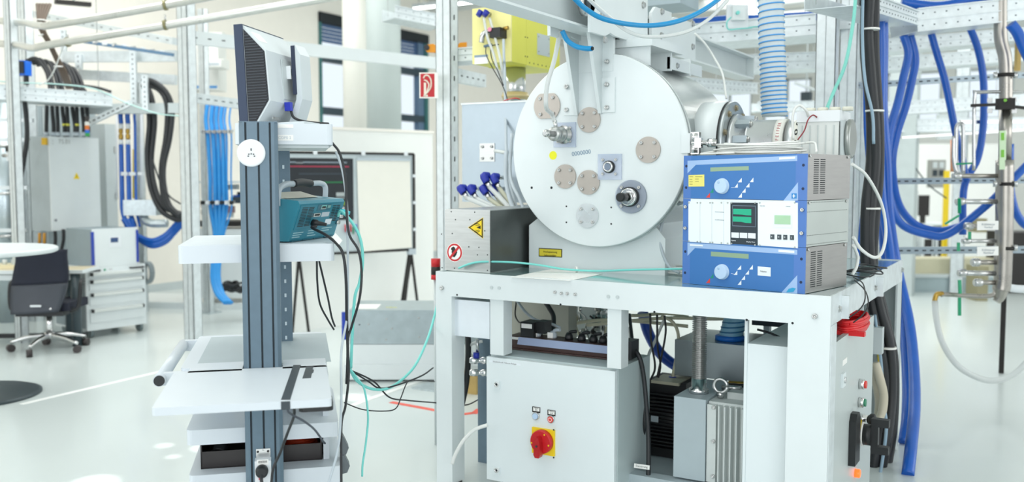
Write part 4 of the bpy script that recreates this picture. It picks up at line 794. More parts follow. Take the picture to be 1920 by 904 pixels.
cable('plug_cable', 'thick black cable bending down behind the grey plugs', 'cable', [(1022, 566, 5.0), (1030, 578, 4.98), (1038, 595, 4.95), (1036, 625, 4.85)], .013, RUBBER)
tag(MB().box(W.px(944, 600, Y=4.5).x, W.px(1066, 600, Y=4.5).x, 4.5, 4.6, .35, ZB - .01).build('back_panel', mat('taupe panel', 'a3a498', .5, var=.03), None, .004), 'taupe steel panel behind the plugs below the table', 'panel')
# black lead from the rail end, with tag
cable('supply_cable', 'thick black supply cable looping off the rail down the cabinet side', 'cable', [(1172, 655, 4.42), (1184, 652, 4.4), (1198, 668, 4.37), (1206, 700, 4.36), (1212, 760, 4.33), (1216, 830, 4.3), (1215, 920, 4.25)], .011, RUBBER)
t = T('cable_tag', 'white paper tag tied to the black supply cable', 'tag', at=D(1203, 876, 4.25)); MB().bar(D(1189, 873, 4.26), D(1218, 877, 4.24), .004, .02).build('tag_sheet', SIGNW, t)
text('Steuerung', .014, mat('pencil grey', '8a8f8c', .8), t, tm(D(1203, 875, 4.24), D(1218, 877, 4.24) - D(1189, 873, 4.24), (0, 0, 1)))
for k, P in enumerate(([(1219, 588, 4.7), (1221, 640, 4.7), (1228, 690, 4.72), (1215, 725, 4.75), (1212, 780, 4.7)], [(1232, 590, 4.75), (1233, 650, 4.75), (1238, 690, 4.78), (1225, 740, 4.8), (1222, 775, 4.85)], [(1246, 592, 4.8), (1248, 625, 4.8), (1238, 680, 4.8), (1230, 720, 4.82), (1226, 760, 4.9)])): cable('hanging_cable', ['left', 'middle', 'right'][k] + ' of three black cables hanging beside the cabinet', 'cable', P, .0055, RUBBER, 'black cables hanging beside the cabinet')
cable('bound_cable', 'black cable bound to the supply cable with a white tie', 'cable', [(1180, 590, 4.9), (1192, 690, 4.5), (1206, 750, 4.45), (1208, 800, 4.42), (1203, 830, 4.5)], .009, RUBBER)
# hoses behind
HB_ = mat('deep blue hose', '1848a8', .35, var=.05)
cable('coolant_pipe', 'wide deep blue hose curving down towards the steel box', 'hose', [(1205, 585, 5.3), (1216, 625, 5.3), (1240, 665, 5.25), (1275, 690, 5.2), (1300, 695, 5.1)], .031, HB_, n=16)
cable('coolant_pipe', 'wide deep blue hose rising left behind the valves', 'hose', [(1058, 604, 5.7), (1080, 592, 5.65), (1110, 575, 5.6), (1150, 545, 5.55)], .045, HB_, n=16)
YH = mat('yellowed hose', 'd5d2b8', .35, var=.05, trans=.1)
for k, P in enumerate(([(1062, 609, 5.2), (1130, 600, 5.1), (1200, 603, 5.1), (1290, 612, 5.0)], [(1150, 588, 5.2), (1190, 592, 5.15), (1250, 588, 5.1), (1290, 595, 5.0)], [(1100, 610, 5.1), (1240, 597, 4.95), (1340, 598, 4.9), (1395, 595, 4.8)])): cable('water_hose', ['lowest', 'middle', 'longest'][k] + ' yellowed hose running across below the table top', 'hose', P, .0095, YH, 'yellowed hoses under the table')
cable('water_hose', 'yellowed hose bending down to the navy coupling', 'hose', [(1240, 592, 4.85), (1262, 605, 4.85), (1272, 630, 4.83), (1268, 670, 4.8), (1261, 708, 4.8)], .0085, YH)
cable('water_hose', 'clear hose dropping to the coupling left of the motor', 'hose', [(1246, 598, 4.95), (1228, 640, 4.95), (1215, 670, 4.9), (1213, 705, 4.85)], .0085, CLEAR)
cable('water_hose', 'white tube arching right of the right hanger', 'hose', [(1168, 640, 4.9), (1172, 622, 4.88), (1180, 616, 4.86), (1181, 640, 4.84), (1178, 668, 4.82)], .0075, WHITEC)
t = T('hose_coupling', 'navy and clear coupling over an orange fitting', 'coupling', at=D(1258, 750, 4.8)); MB().cyl(D(1261, 706, 4.8), D(1261, 720, 4.8), .02, n=14).build('navy_sleeve', NAVY, t); MB().cyl(D(1261, 720, 4.8), D(1258, 732, 4.8), .012, n=12).build('stem', STEEL, t); c = D(1255, 738, 4.8); MB().cbox(c, .055, .05, .04).build('clear_block', PERSPEX, t, .004); MB().cbox(c - Vector((.01, 0, .03)), .055, .05, .03).build('orange_block', mat('signal orange', 'ea4a1a', .4), t, .003)
t = T('hose_coupling', 'steel coupling left of the black motor', 'coupling', at=D(1214, 735, 4.85)); MB().lathe([(.008, 0), (.018, .01), (.018, .05), (.01, .06), (.01, .09)], D(1214, 735, 4.85), (0, 0, 1), 14).build('coupling_body', STEEL, t); 
# valve cluster between the hangers
t = T('valve_cluster', 'cluster of small steel valves and tubes behind the hanger', 'valves', at=W.px(1105, 640, Y=4.75)); random.seed(3)
for k in range(16):
    c = W.px(1072 + 68 * random.random(), 578 + 52 * random.random(), Y=4.7 + .15 * random.random()); r = .008 + .012 * random.random()
    MB().lathe([(r * .5, 0), (r, .005), (r, .03), (r * .6, .034), (r * .6, .06)], c, random.choice(((0, 0, 1), (1, 0, .2), (.5, -.5, .5), (0, -1, .3))), 12).build('valve', [STEEL, BRUSH, BLACK, SHINY][k % 4], t)
for k in range(4): a = W.px(1070 + 18 * k, 580 + 6 * k, Y=4.72); MB().tube([a, a + Vector((.03, .02, -.04)), a + Vector((.02, .03, -.1)), a + Vector((.06, .0, -.16))], .006, 8).build('thin_tube', [YH, STEEL, RUBBER, YH][k], t)
for k in range(3): c = W.px(1114 + 9 * k, 590, Y=4.8); MB().cyl(c, c - Vector((0, 0, .13)), .013, n=12).build('tube', STEEL, t)
MB().box(W.px(1066, 600, Y=4.9).x, W.px(1140, 600, Y=4.9).x, 4.9, 4.92, .6, .9).build('mounting_plate', GREYP, t)
# grey vacuum pump with cooling fins
gx0, gx1, gy0, gy1, gz0, gz1 = -1.512, -1.15, 4.0, 4.42, .17, .545
PMP = mat('pump grey paint', 'aab8bd', .45, var=.03); PMPL = mat('pump light grey', 'c9d0ce', .45, var=.03)
t = T('vacuum_pump', 'grey rotary pump with vertical cooling fins under the table', 'pump', at=((gx0 + gx1) / 2, 4.2, gz0 - .05)); gs = gx0 + .15
MB().box(gx0, gs, gy0, gy1, gz0, gz1).build('oil_case', PMP, t, .006); MB().box(gs + .004, gx1, gy0 + .03, gy1, gz0, gz1 - .01).build('finned_body', PMPL, t, .004)
MB().box(gs + .004, gs + .045, gy0 + .008, gy0 + .03, gz0, gz1 - .02).build('side_flange', PMPL, t, .003)
for k in range(9): x = gs + .055 + k * .0265; MB().prism([(x, gy0 + .03), (x + .004, gy0 - .005), (x + .010, gy0 - .005), (x + .014, gy0 + .03)], gz0 + .002, gz1 - .02, 'z').build('cooling_fin', PMPL, t)
for z in (gz0 + .03, .36, gz1 - .03): screw(t, (gs + .036, gy0 + .008, z), FRONT, .009)
c = Vector((gs + .035, gy0 + .1, gz1 + .05)); P = [c + Vector((.031 * math.cos(a / 20 * 6.2832), 0, .031 * math.sin(a / 20 * 6.2832))) for a in range(21)]; MB().tube(P, .0085, 10, sm=False).build('eye_bolt', STEEL, t); MB().cyl((c.x, c.y, gz1 - .005), (c.x, c.y, gz1 + .022), .014, n=12).build('eye_bolt_shank', STEEL, t)
MB().box(gs + .06, gx1 - .05, gy0 + .12, gy1 - .05, gz1 - .01, gz1 + .02).build('top_cover', PMPL, t, .01)
MB().lathe([(.045, 0), (.045, .02), (.035, .025), (.035, .07)], (gx0 + .075, gy0 + .12, gz1), (0, 0, 1), 24).build('inlet_flange', SHINY, t)
for k in range(3): MB().cyl((gs + .01, gy0 + .2 + k * .05, gz1 + .02), (gs + .1, gy0 + .2 + k * .05, gz1 + .025), .012, n=10).build('fitting', [STEEL, BLACK, BRASS][k], t)
x, y = gx0 + .075, gy0 + .12
t = T('metal_bellows', 'corrugated stainless bellows rising from the grey pump', 'hose', at=(x, y, gz1 + .05)); prof = [(.027, 0)]
for k in range(38): z = .02 + k * .0093; prof += [(.0245, z), (.034, z + .0025), (.034, z + .0042), (.0245, z + .0066)]
prof += [(.026, .38)]; MB().lathe(prof, (x, y, gz1 + .02), (0, 0, 1), 28).build('bellows', mat('bellows steel', 'b3b3b1', .3, .9), t)
# steel frame below
t = T('pump_stand', 'low grey steel frame carrying the pumps', 'frame', at=(-1.5, 4.3, 0))
MB().box(-2.0, -.9, 3.96, 4.03, .06, .16).build('rail', PMP, t); MB().box(-2.0, -.9, 4.72, 4.79, .06, .12).build('rail', PMP, t); MB().box(-1.98, -1.55, 4.03, 4.72, .10, .112).build('plate', PMP, t)
for x_ in (-1.98, -.95):
    for y_ in (3.97, 4.73): MB().box(x_, x_ + .05, y_, y_ + .05, 0, .06).build('foot', BLACK, t)
# black motor
t = T('black_motor', 'black ribbed motor left of the grey pump', 'motor', at=(-1.72, 4.5, .11)); BK = mat('motor black', '17191b', .5, var=.1)
MB().cyl((-1.86, 4.55, .30), (-1.58, 4.55, .30), .13, n=36).build('motor_body', BK, t)
for k in range(16): MB().box(-1.865, -1.57, 4.405, 4.44, .16 + k * .0185, .166 + k * .0185).build('cooling_fin', BK, t)
MB().box(-1.85, -1.60, 4.43, 4.67, .113, .16).build('motor_foot', BK, t); MB().box(-1.83, -1.62, 4.45, 4.66, .42, .50).build('terminal_box', BK, t, .01); MB().box(-1.80, -1.65, 4.43, 4.6, .49, .505).build('cover', mat('beige cover', 'b5b29c', .5), t, .004)
MB().lathe([(.03, 0), (.04, .02), (.04, .05), (.02, .06)], (-1.60, 4.42, .41), (1, -.3, 0), 20).build('outlet', STEEL, t); c = W.px(1227, 786, Y=4.40); MB().box(c.x - .02, c.x + .02, 4.402, 4.405, c.z - .015, c.z + .015).build('label', GREYC, t)
# stainless box and blue stub
mx0, mx1, my = -1.72, -1.33, 4.55
t = T('steel_tank', 'brushed steel box behind the bellows under the table', 'tank', at=((mx0 + mx1) / 2, 4.7, .5)); MB().box(mx0, mx1, my, 4.95, .52, .705).build('tank_body', mat('tank steel', 'a9b2b6', .35, .7, var=.05), t, .004)
m = MB()
for x_ in (mx0 + .02, mx1 - .05): m.box(x_, x_ + .03, my + .1, my + .13, .112, .52)
for i_, x_ in enumerate((mx0 + .02, mx1 - .05)): MB().box(x_, x_ + .03, 4.85, 4.88, 0.0, .52).build('stand', PMP, t)
screw(t, (mx1 - .02, my + .05, .705), (0, 0, 1), .008, HEX, 'hex_bolt')
sp = T('spiral_stub', 'short blue spiral hose on top of the steel box', 'hose', at=(-1.47, 4.7, .705)); c0 = Vector((-1.47, 4.68, .706)); MB().tube([c0, c0 + Vector((.02, .02, .10)), c0 + Vector((.05, .05, .2)), c0 + Vector((.08, .06, .24))], .058, 24).build('wall', mat('stub hose', '7fb4cf', .4), sp)
P = []; C_ = catmull([c0, c0 + Vector((.02, .02, .10)), c0 + Vector((.05, .05, .2)), c0 + Vector((.08, .06, .24))], 24)
for i in range(12 * 14 + 1): s = i / 168 * (len(C_) - 1); j = min(int(s), len(C_) - 2); P.append(C_[j].lerp(C_[j + 1], s - j) + Vector((math.cos(i / 14 * 6.2832), math.sin(i / 14 * 6.2832), 0)) * .06)
MB().tube(P, .004, 6, sm=False).build('spiral_rib', mat('rib blue', '2a6f9f', .4), sp); MB().lathe([(.075, 0), (.075, .02), (.065, .025)], c0, (0, 0, 1), 28).build('hose_clip', mat('clip blue', '1a6fd0', .4), sp)
# control cabinet at right end
kx0, kx1, ky0, ky1, kz1 = -1.136, -.80, 3.86, 4.84, .845
t = T('control_cabinet', 'white control cabinet at the right table end with black lever switch', 'electrical cabinet', at=((kx0 + kx1) / 2, 4.3, 0))
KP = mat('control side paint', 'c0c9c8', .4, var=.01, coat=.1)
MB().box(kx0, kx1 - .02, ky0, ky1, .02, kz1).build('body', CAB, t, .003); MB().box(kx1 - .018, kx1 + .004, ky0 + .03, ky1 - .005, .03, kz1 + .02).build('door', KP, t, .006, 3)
MB().box(kx0 - .012, kx0, ky0 - .004, ky0 + .02, .02, ZB - .002).build('corner_strip', CAB, t)
def cp(px, py, x=kx1 + .004): return W.px(px, py, X=x)
RX = Vector((1, 0, 0)); x_ = kx1 + .004
c = cp(1584, 678); MB().box(x_, x_ + .001, c.y - .045, c.y + .045, c.z - .012, c.z + .012).build('name_plate', SIGNW, t)
c = cp(1579, 712); lk = MB().box(x_, x_ + .01, c.y - .03, c.y + .03, c.z - .03, c.z + .03).build('lock', CAB, t, .002); MB().lathe([(.014, 0), (.014, .005), (.008, .005)], (x_ + .01, c.y, c.z), RX, 16).build('lock_cylinder', SHINY, lk)
for px, py, m, nm in ((1611, 720, mat('button red', 'e0473f', .35), 'red'), (1610, 754, mat('button green', '3c8d6c', .35), 'green')):
    c = cp(px, py); b = MB().lathe([(.024, 0), (.024, .02), (.02, .024)], c, RX, 28).build('push_button', SHINY, t); MB().lathe([(.018, .022), (.018, .032), (.015, .034)], c, RX, 24).build('button_cap', m, b)
c = cp(1612, 785); b = MB().lathe([(.024, 0), (.024, .02), (.02, .024), (.02, .04)], c, RX, 28).build('turn_knob', SHINY, t); MB().lathe([(.022, .04), (.03, .05), (.03, .065), (.022, .07)], c, RX, 28).build('knob_cap', BLACK, b); MB().box(x_, x_ + .014, c.y - .07, c.y - .025, c.z - .04, c.z + .0).build('yellow_tab', YSIGN, t, .005)
c = cp(1596, 822); rb = MB().prism([(c.y - .06, c.z - .11), (c.y + .05, c.z - .11), (c.y + .05, c.z + .09), (c.y + .02, c.z + .12), (c.y - .03, c.z + .12), (c.y - .06, c.z + .09)], x_, x_ + .03, 'x').build('switch_base', BLACK, t, .006)
c2 = cp(1604, 818); MB().lathe([(.055, 0), (.055, .006)], (x_ + .03, c2.y, c.z), RX, 40).build('switch_ring', SIGNW, rb); MB().lathe([(.048, .006), (.048, .04)], (x_ + .03, c2.y, c.z), RX, 40).build('switch_hub', BLACK, rb)
h0 = x_ + .07; y_ = c2.y
MB().prism([(h0, c.z - .08), (h0 + .075, c.z - .08), (h0 + .075, c.z - .045), (h0 + .03, c.z - .045), (h0 + .03, c.z + .045), (h0 + .075, c.z + .045), (h0 + .075, c.z + .08), (h0, c.z + .08)], y_ - .02, y_ + .02, 'y').build('lever', BLACK, rb, .005)
c = cp(1603, 887); MB().lathe([(.02, 0), (.02, .02), (.016, .024)], c, RX, 24).build('pilot_lamp', mat('lit orange lamp', 'ff5a1e', .3, emit=2.2, emcol='ff5a20'), t)
tk = T('black_connector_row', 'row of black connectors behind the white control cabinet top', 'connectors', at=(-1.1, 4.95, .86))
for k in range(4): MB().box(-1.42 + k * .13, -1.33 + k * .13, 4.98, 5.1, .80, .90 + .03 * (k % 2)).build('connector', BLACK, tk, .006)
MB().box(-1.45, -.92, 5.0, 5.16, .74, .80).build('carrier', SLATED, tk); [MB().box(x, x + .03, 5.05, 5.1, 0, .74).build('stand', PMP, tk) for x in (-1.4, -.97)]
# red cable coil on control cabinet
m = MB(); c = W.px(1598, 610, Z=kz1 + .03)
for k in range(7): m.tube([c + Vector(((.055 + .004 * (k % 3)) * math.cos(a / 14 * 6.2832 + k), (.17 + .006 * (k % 4)) * math.sin(a / 14 * 6.2832 + k), -.015 + .009 * k)) for a in range(15)], .007, 8, k=4)
tag(m.build('cable_coil', mat('red cable', 'd8161e', .4)), 'coil of red cable lying on the control cabinet', 'cable')
tag(MB().bar(W.px(1565, 622, Z=kz1 + .02), W.px(1622, 627, Z=kz1 + .02), .03, .02).build('red_bar', mat('red cable', 'd8161e', .4), None, .004), 'flat red bar lying before the red cable coil', 'bar')
cable('coax_cable', 'black cable crossing the control cabinet top', 'cable', [(1420, 618, 4.1), (1445, 625, 4.1), (1480, 640, 4.05), (1520, 648, 4.1)], .005, RUBBER)
# ================================================================== BUNDLES at the right end
def bundle(name, label, paths, r, m, grp=None, ties=None):
    t = T(name, label, 'cable bundle', at=D(*paths[0][-1]))
    for k, P in enumerate(paths): MB().tube([D(*p) for p in P], r[k] if isinstance(r, (list, tuple)) else r, 12).build('cable', m[k] if isinstance(m, (list, tuple)) else m, t)
    for p, rr in (ties or []):
        c = D(*p); MB().cyl(c - Vector((0, 0, .0045)), c + Vector((0, 0, .0045)), rr * .86, n=20).build('cable_tie', SIGNW, t)
    return t
bundle('cable_bundle', 'thick black cable bundle dropping through the table corner', [[(1632, -20, 5.0), (1628, 60, 5.0), (1634, 150, 5.0), (1640, 220, 5.0), (1642, 300, 5.0), (1634, 380, 5.0), (1630, 440, 5.0), (1634, 500, 5.0), (1650, 580, 4.95), (1668, 650, 4.95), (1672, 740, 4.95), (1662, 830, 4.9), (1645, 920, 4.9)],
    [(1624, -20, 5.02), (1622, 100, 5.02), (1632, 200, 5.03), (1633, 300, 5.02), (1624, 380, 5.0), (1622, 450, 5.0), (1624, 510, 5.0), (1640, 600, 4.95), (1658, 700, 4.95), (1655, 790, 4.95), (1640, 860, 4.9), (1632, 920, 4.9)], [(1640, -20, 5.05), (1640, 100, 5.05), (1648, 230, 5.05), (1648, 330, 5.05), (1640, 420, 5.05), (1638, 500, 5.05), (1660, 600, 5.0), (1676, 680, 5.0), (1674, 800, 5.0), (1655, 920, 4.95)]], .026, RUBBER,
    ties=[((1632, 55, 5.0), .055), ((1640, 208, 5.0), .056), ((1634, 391, 5.0), .054), ((1664, 652, 4.95), .054)])
cable('thin_cable', 'light blue grey cable tied to the black bundle', 'cable', [(1618, -20, 4.95), (1617, 70, 4.95), (1622, 150, 4.93), (1636, 215, 4.93), (1638, 270, 4.93)], .008, mat('blue grey cable', '8fa9bb', .4))
cable('thin_cable', 'light blue cable below the table beside the black bundle', 'cable', [(1640, 590, 4.85), (1652, 680, 4.85), (1656, 750, 4.85), (1662, 800, 4.8), (1655, 860, 4.8), (1645, 920, 4.8)], .008, mat('blue grey cable', '8fa9bb', .4))
cable('thin_cable', 'yellow cable below the table beside the black bundle', 'cable', [(1644, 610, 4.9), (1648, 680, 4.88), (1649, 720, 4.88)], .006, YSIGN)
cable('beige_hose', 'beige hose loop hanging behind the control cabinet', 'hose', [(1641, 680, 4.85), (1650, 710, 4.84), (1657, 745, 4.84), (1652, 780, 4.83), (1638, 800, 4.82)], .022, mat('beige hose', 'c4bda9', .4))
cable('beige_hose', 'second beige hose loop nested in the first', 'hose', [(1638, 690, 4.9), (1643, 725, 4.9), (1647, 755, 4.9), (1644, 785, 4.9), (1636, 800, 4.9)], .018, mat('beige hose', 'c4bda9', .4))
BG = 'blue hoses hanging at the right'
BL_ = mat('royal blue hose', '0458b8', .36, var=.05, coat=.2)
for l, P, r in (('blue hose directly behind the black cable bundle', [(1648, -20, 6.0), (1652, 100, 6.0), (1650, 250, 6.0), (1652, 360, 6.0), (1665, 450, 6.0), (1672, 510, 6.0)], .03),
                ('blue hose along the left edge of the black bundle', [(1622, 130, 5.6), (1623, 240, 5.6), (1628, 330, 5.6), (1616, 410, 5.6), (1610, 480, 5.6)], .012),
                ('outer blue hose passing behind the right table corner', [(1650, -20, 6.1), (1656, 60, 6.1), (1655, 200, 6.1), (1662, 300, 6.1), (1667, 400, 6.1), (1682, 500, 6.1), (1704, 600, 5.9), (1713, 680, 5.6), (1715, 760, 5.25), (1708, 840, 4.9), (1702, 892, 4.75)], .032),
                ('inner blue hose passing behind the right table corner', [(1642, 340, 6.25), (1655, 400, 6.2), (1660, 480, 6.2), (1690, 580, 6.0), (1700, 700, 5.7), (1700, 780, 5.4), (1694, 830, 5.3)], .03),
                ('blue hose bowing right below the tray corner, inner one', [(1694, 66, 6.6), (1703, 100, 6.6), (1694, 145, 6.6), (1684, 190, 6.6), (1670, 240, 6.6), (1664, 300, 6.6), (1668, 370, 6.6), (1690, 420, 6.6), (1740, 440, 6.6), (1780, 438, 6.6), (1850, 385, 6.6), (1890, 345, 6.6), (1935, 300, 6.6)], .028),
                ('blue hose bowing right below the tray corner, outer one', [(1706, 64, 6.7), (1716, 110, 6.7), (1710, 150, 6.7), (1698, 200, 6.7), (1682, 250, 6.7), (1673, 310, 6.7), (1684, 380, 6.75), (1715, 420, 6.8), (1760, 433, 6.8), (1800, 425, 6.8)], .028),
                ('blue hose slanting down from the tray middle', [(1744, 56, 6.8), (1755, 95, 6.8), (1770, 145, 6.8), (1782, 200, 6.8), (1792, 250, 6.8), (1803, 295, 6.8), (1812, 340, 6.8)], .026),
                ('blue hose hanging left of the steel manifold', [(1818, 50, 6.9), (1833, 90, 6.9), (1843, 140, 6.9), (1845, 200, 6.9), (1842, 250, 6.9), (1832, 300, 6.9), (1808, 350, 6.9), (1805, 440, 6.9)], .026),
                ('blue hose leaving the frame at the upper right', [(1895, 45, 6.3), (1908, 62, 6.3), (1920, 90, 6.3), (1935, 120, 6.3)], .036),
                ('blue hose looping right of the steel manifold', [(1893, 270, 6.9), (1893, 340, 6.9), (1900, 385, 6.9), (1915, 415, 6.9), (1935, 430, 6.9)], .03)):
    cable('blue_hose', l, 'hose', P, r, BL_, BG, n=14)
for k, P in enumerate(([(1690, 4, 6.6), (1760, 12, 6.55), (1830, -2, 6.5), (1900, -14, 6.5)], [(1700, 12, 6.7), (1780, 16, 6.7), (1830, 6, 6.6), (1880, -10, 6.6)], [(1300, 43, 7.1), (1380, 36, 7.1), (1420, 36, 7.1), (1530, 30, 6.9)], [(1562, 27, 7.1), (1600, 22, 7.1), (1670, 16, 7.1)])):
    cable('blue_hose', ['front blue hose lying in the top right tray', 'rear blue hose lying in the top right tray', 'blue hose lying in the tray behind the spiral hose', 'blue hose lying in the short tray by the bundle'][k], 'hose', P, .035 if k != 3 else .018, BL_, 'blue hoses lying in trays', n=14)
# ================================================================== INSTRUMENT CART
CF = cfr(-.895, 3.31, 13, 0); SHB = mat('shelf white', 'd3dbe1', .42, var=.006, coat=.1)
cart = t = T('instrument_cart', 'tall instrument cart with slate column and white shelves', 'cart', CF)
ct = CF.px(471, 229, Y=0).z
def grooved(mb, x0, x1, y0, y1, z0, z1, gr):
    P = [(x0, y1), (x0, y0 + .012), (x0 + .012, y0)]
    for g in gr: x = x0 + (x1 - x0) * g; P += [(x - .0035, y0), (x - .0035, y0 + .01), (x + .0035, y0 + .01), (x + .0035, y0)]
    P += [(x1 - .012, y0), (x1, y0 + .012), (x1, y1)]; return mb.prism(P, z0, z1, 'z')
zt = CF.px(487, 690, Y=0).z                       # keyboard tray level
col = grooved(MB(CF), -.066, .066, 0, .085, .10, ct, (.17, .5, .8)).build('front_column', SLATE, t)
for g in (.17, .5, .8): x = -.066 + .132 * g; MB(CF).box(x - .003, x + .003, .008, .0099, .11, ct - .002).build('groove', SLATED, col)
MB(CF).box(-.066, .066, .0, .085, ct, ct + .003).build('column_cap', SLATE, col, .002)
bc = CF.px(529, 400, Y=.60).x; b = MB(CF).box(bc - .04, bc + .035, .60, .68, .10, ct - .02).build('rear_column', SLATE, t, .004); s = MB(CF)
for k in range(24): s.box(bc + .004, bc + .012, .5985, .6, .2 + k * .06, .215 + k * .06)
tag(s.build('slot', mat('slot light', 'c8d6dc', .5), b), kind='stuff')
# round socket
c = CF.px(471, 287, Y=-.006); sk = MB(CF).lathe([(.0485, 0), (.0485, .006), (.045, .009), (.04, .0085), (.01, .0085)], (c.x, 0, c.z), (0, -1, 0), 48).build('round_socket', PLASTIC, t)
for dx, dz, w_, h in ((.0, .012, .003, .007), (-.008, -.004, .004, .003), (.008, -.004, .004, .003), (-.010, -.011, .004, .003), (.011, -.011, .004, .003), (0, -.003, .003, .004)): MB(CF).box(c.x + dx - w_ / 1.6, c.x + dx + w_ / 1.6, -.0095, -.008, c.z + dz - h / 1.6, c.z + dz + h / 1.6).build('socket_hole', SIGNK, sk)
def rshelf(name, x0, x1, y0, y1, z0, z1, m=SHB, r=.02, par=None, bev=.008):
    P = []
    for cx, cy, a0 in ((x1 - r, y0 + r, -90), (x1 - r, y1 - r, 0), (x0 + r, y1 - r, 90), (x0 + r, y0 + r, 180)): P += [(cx + r * math.cos(math.radians(a0 + 22.5 * k)), cy + r * math.sin(math.radians(a0 + 22.5 * k))) for k in range(5)]
    return MB(CF).prism(P, z0, z1, 'z').build(name, m, par or t, bev, 2)
# scope shelf
YS = .088
sl = CF.px(333, 468, Y=YS).x; sr = CF.px(627, 455, Y=YS).x; s_top = CF.px(487, 459, Y=YS).z; s_bot = CF.px(487, 492, Y=YS).z
rshelf('shelf', sl, sr, YS, YS + .60, s_bot, s_top)
MB(CF).box(sl + .03, sr - .03, YS + .03, YS + .57, s_top, s_top + .001).build('shelf_mat', mat('shelf mat', 'cfd8dd', .5), t)
# top shelf
t0 = CF.px(440, 240, Y=YS).x; t1 = CF.px(624, 240, Y=YS).x; tz1 = CF.px(560, 232, Y=YS).z; tz0 = CF.px(560, 271, Y=YS).z
rshelf('top_shelf', t0 - .0, t1, YS, YS + .46, tz0, tz1); MB(CF).box(t0 + .02, t1 - .015, YS + .02, YS + .44, tz0 - .012, tz0).build('under_shelf', GREYP, t)
a = CF.px(514, 253, Y=YS); b_ = CF.px(550, 264, Y=YS); st = MB(CF).box(a.x, b_.x, YS - .0012, YS, b_.z, a.z).build('sticker', SIGNW, t); text('SCOPE 2', .014, GREYC, st, CF.M @ tm(((a.x + b_.x) / 2, YS - .0016, (a.z + b_.z) / 2), (1, 0, 0), (0, 0, 1)))
a = CF.px(511, 233, Y=YS); b_ = CF.px(550, 240, Y=YS); MB(CF).box(a.x, b_.x, YS - .0012, YS, b_.z, a.z).build('sticker', SIGNW, t)
# keyboard tray in front
f0 = CF.px(284, 766, Z=zt); f1 = CF.px(622, 748, Z=zt); tf = (f0.y + f1.y) / 2
rshelf('keyboard_tray', f0.x, f1.x, tf, .02 - .022, zt - .024, zt, r=.012, bev=.004)
rshelf('tray_rear', f0.x + .30, f1.x, -.002, YS + .02, zt - .024, zt, r=.004, bev=0) if False else None
MB(CF).box(.07, f1.x, -.03, YS + .045, zt - .022, zt).build('tray_rear', SHB, t, .003); MB(CF).box(CF.px(357, 690, Z=zt).x, -.07, -.03, YS + .045, zt - .022, zt).build('tray_rear', SHB, t, .003)
def tape(P, z, n='adhesive_tape', m=None): pts = [CF.px(*p, Z=z) for p in P]; return MB(CF).prism([(p.x, p.y) for p in pts], z, z + .0012, 'z').build(n, m or mat('dark tape', '363f45', .45), t)
tape([(550, 685), (564, 685), (544, 750), (527, 750)], zt); a = CF.px(527, 750, Z=zt); b_ = CF.px(544, 750, Z=zt); MB(CF).box(a.x, b_.x, tf - .002, tf, zt - .026, zt).build('adhesive_tape', mat('dark tape', '363f45', .45), t)
tape([(574, 688), (588, 687), (586, 693), (588.5, 694), (587.5, 699), (585, 700), (583, 709), (567, 710)], zt)
rshelf('black_pad', f1.x - .10, f1.x + .006, tf + .03, tf + .16, zt - .045, zt - .024, BLACK, r=.02, bev=.003)
for px in (474, 510): c = CF.px(px, 768, Y=.0); MB(CF).box(c.x - .022, c.x + .022, -.03, 0, zt - .05, zt - .024).build('tray_clamp', SHINY, t, .004)
# worktop with grey mat
zw = zt - .012; wl = CF.px(366, 690, Z=zw).x; 
w0 = CF.px(330, 700, Z=zw); wr = CF.px(640, 640, Z=zw).x; wy1 = CF.px(600, 622, Z=zw).y
wt = rshelf('worktop', CF.px(366, 688, Z=zw).x - .05, f1.x + .004, YS + .02, wy1, zw - .06, zw, r=.03)
pts = [CF.px(*p, Z=zw) for p in ((370, 687), (626, 675), (625, 629), (408, 638))]
MB(CF).box(CF.px(368, 687, Z=zw).x, CF.px(620, 674, Z=zw).x, YS + .03, wy1 - .05, zw, zw + .0015).build('work_mat', mat('work mat grey', 'b3c0c4', .6, var=.02), wt)
h = T
hx = CF.px(300, 712, Z=zw - .03); hx2 = CF.px(372, 640, Z=zw - .03); hl = hx.x
hy0, hy1 = hx.y, min(wy1 - .02, hx2.y)
MB(CF).cyl((hl, hy0 - .02, zw - .03), (hl, hy1, zw - .03), .022, n=20).build('push_handle', SHB, t); MB(CF).cyl((hl, hy0 - .024, zw - .03), (hl, hy0 - .019, zw - .03), .019, n=20).build('handle_cap', BLACK, t)
for y in (hy0 + .01, hy1 - .03): MB(CF).box(hl, wl - .03, y, y + .03, zw - .055, zw - .01).build('handle_arm', SHB, t, .006)
# lower shelves
for nm, py0, py1, yy in (('shelf', 800, 828, YS), ('shelf', 884, 918, YS)):
    z1 = CF.px(487, py0, Y=yy).z; z0 = CF.px(487, py1, Y=yy).z; rshelf(nm, CF.px(349 if py0 == 800 else 352, 815, Y=yy).x, CF.px(635 if py0 == 800 else 640, 815, Y=yy).x, yy, yy + .60, z0, z1)
zs4 = CF.px(487, 884, Y=YS).z
MB(CF).box(f1.x - .01, f1.x + .012, YS + .1, YS + .56, .16, zw - .06).build('side_panel', SHB, t, .006)
MB(CF).box(-.2, .28, YS + .05, YS + .55, .12, .2).build('base', SLATE, t, .01); 
for x in (-.22, .28):
    for y in (YS + .05, YS + .52): MB(CF).cyl((x - .015, y, .05), (x + .015, y, .05), .05, n=20).build('caster', BLACK, t); MB(CF).box(x - .012, x + .012, y - .02, y + .02, .06, .14).build('caster_fork', STEEL, t)
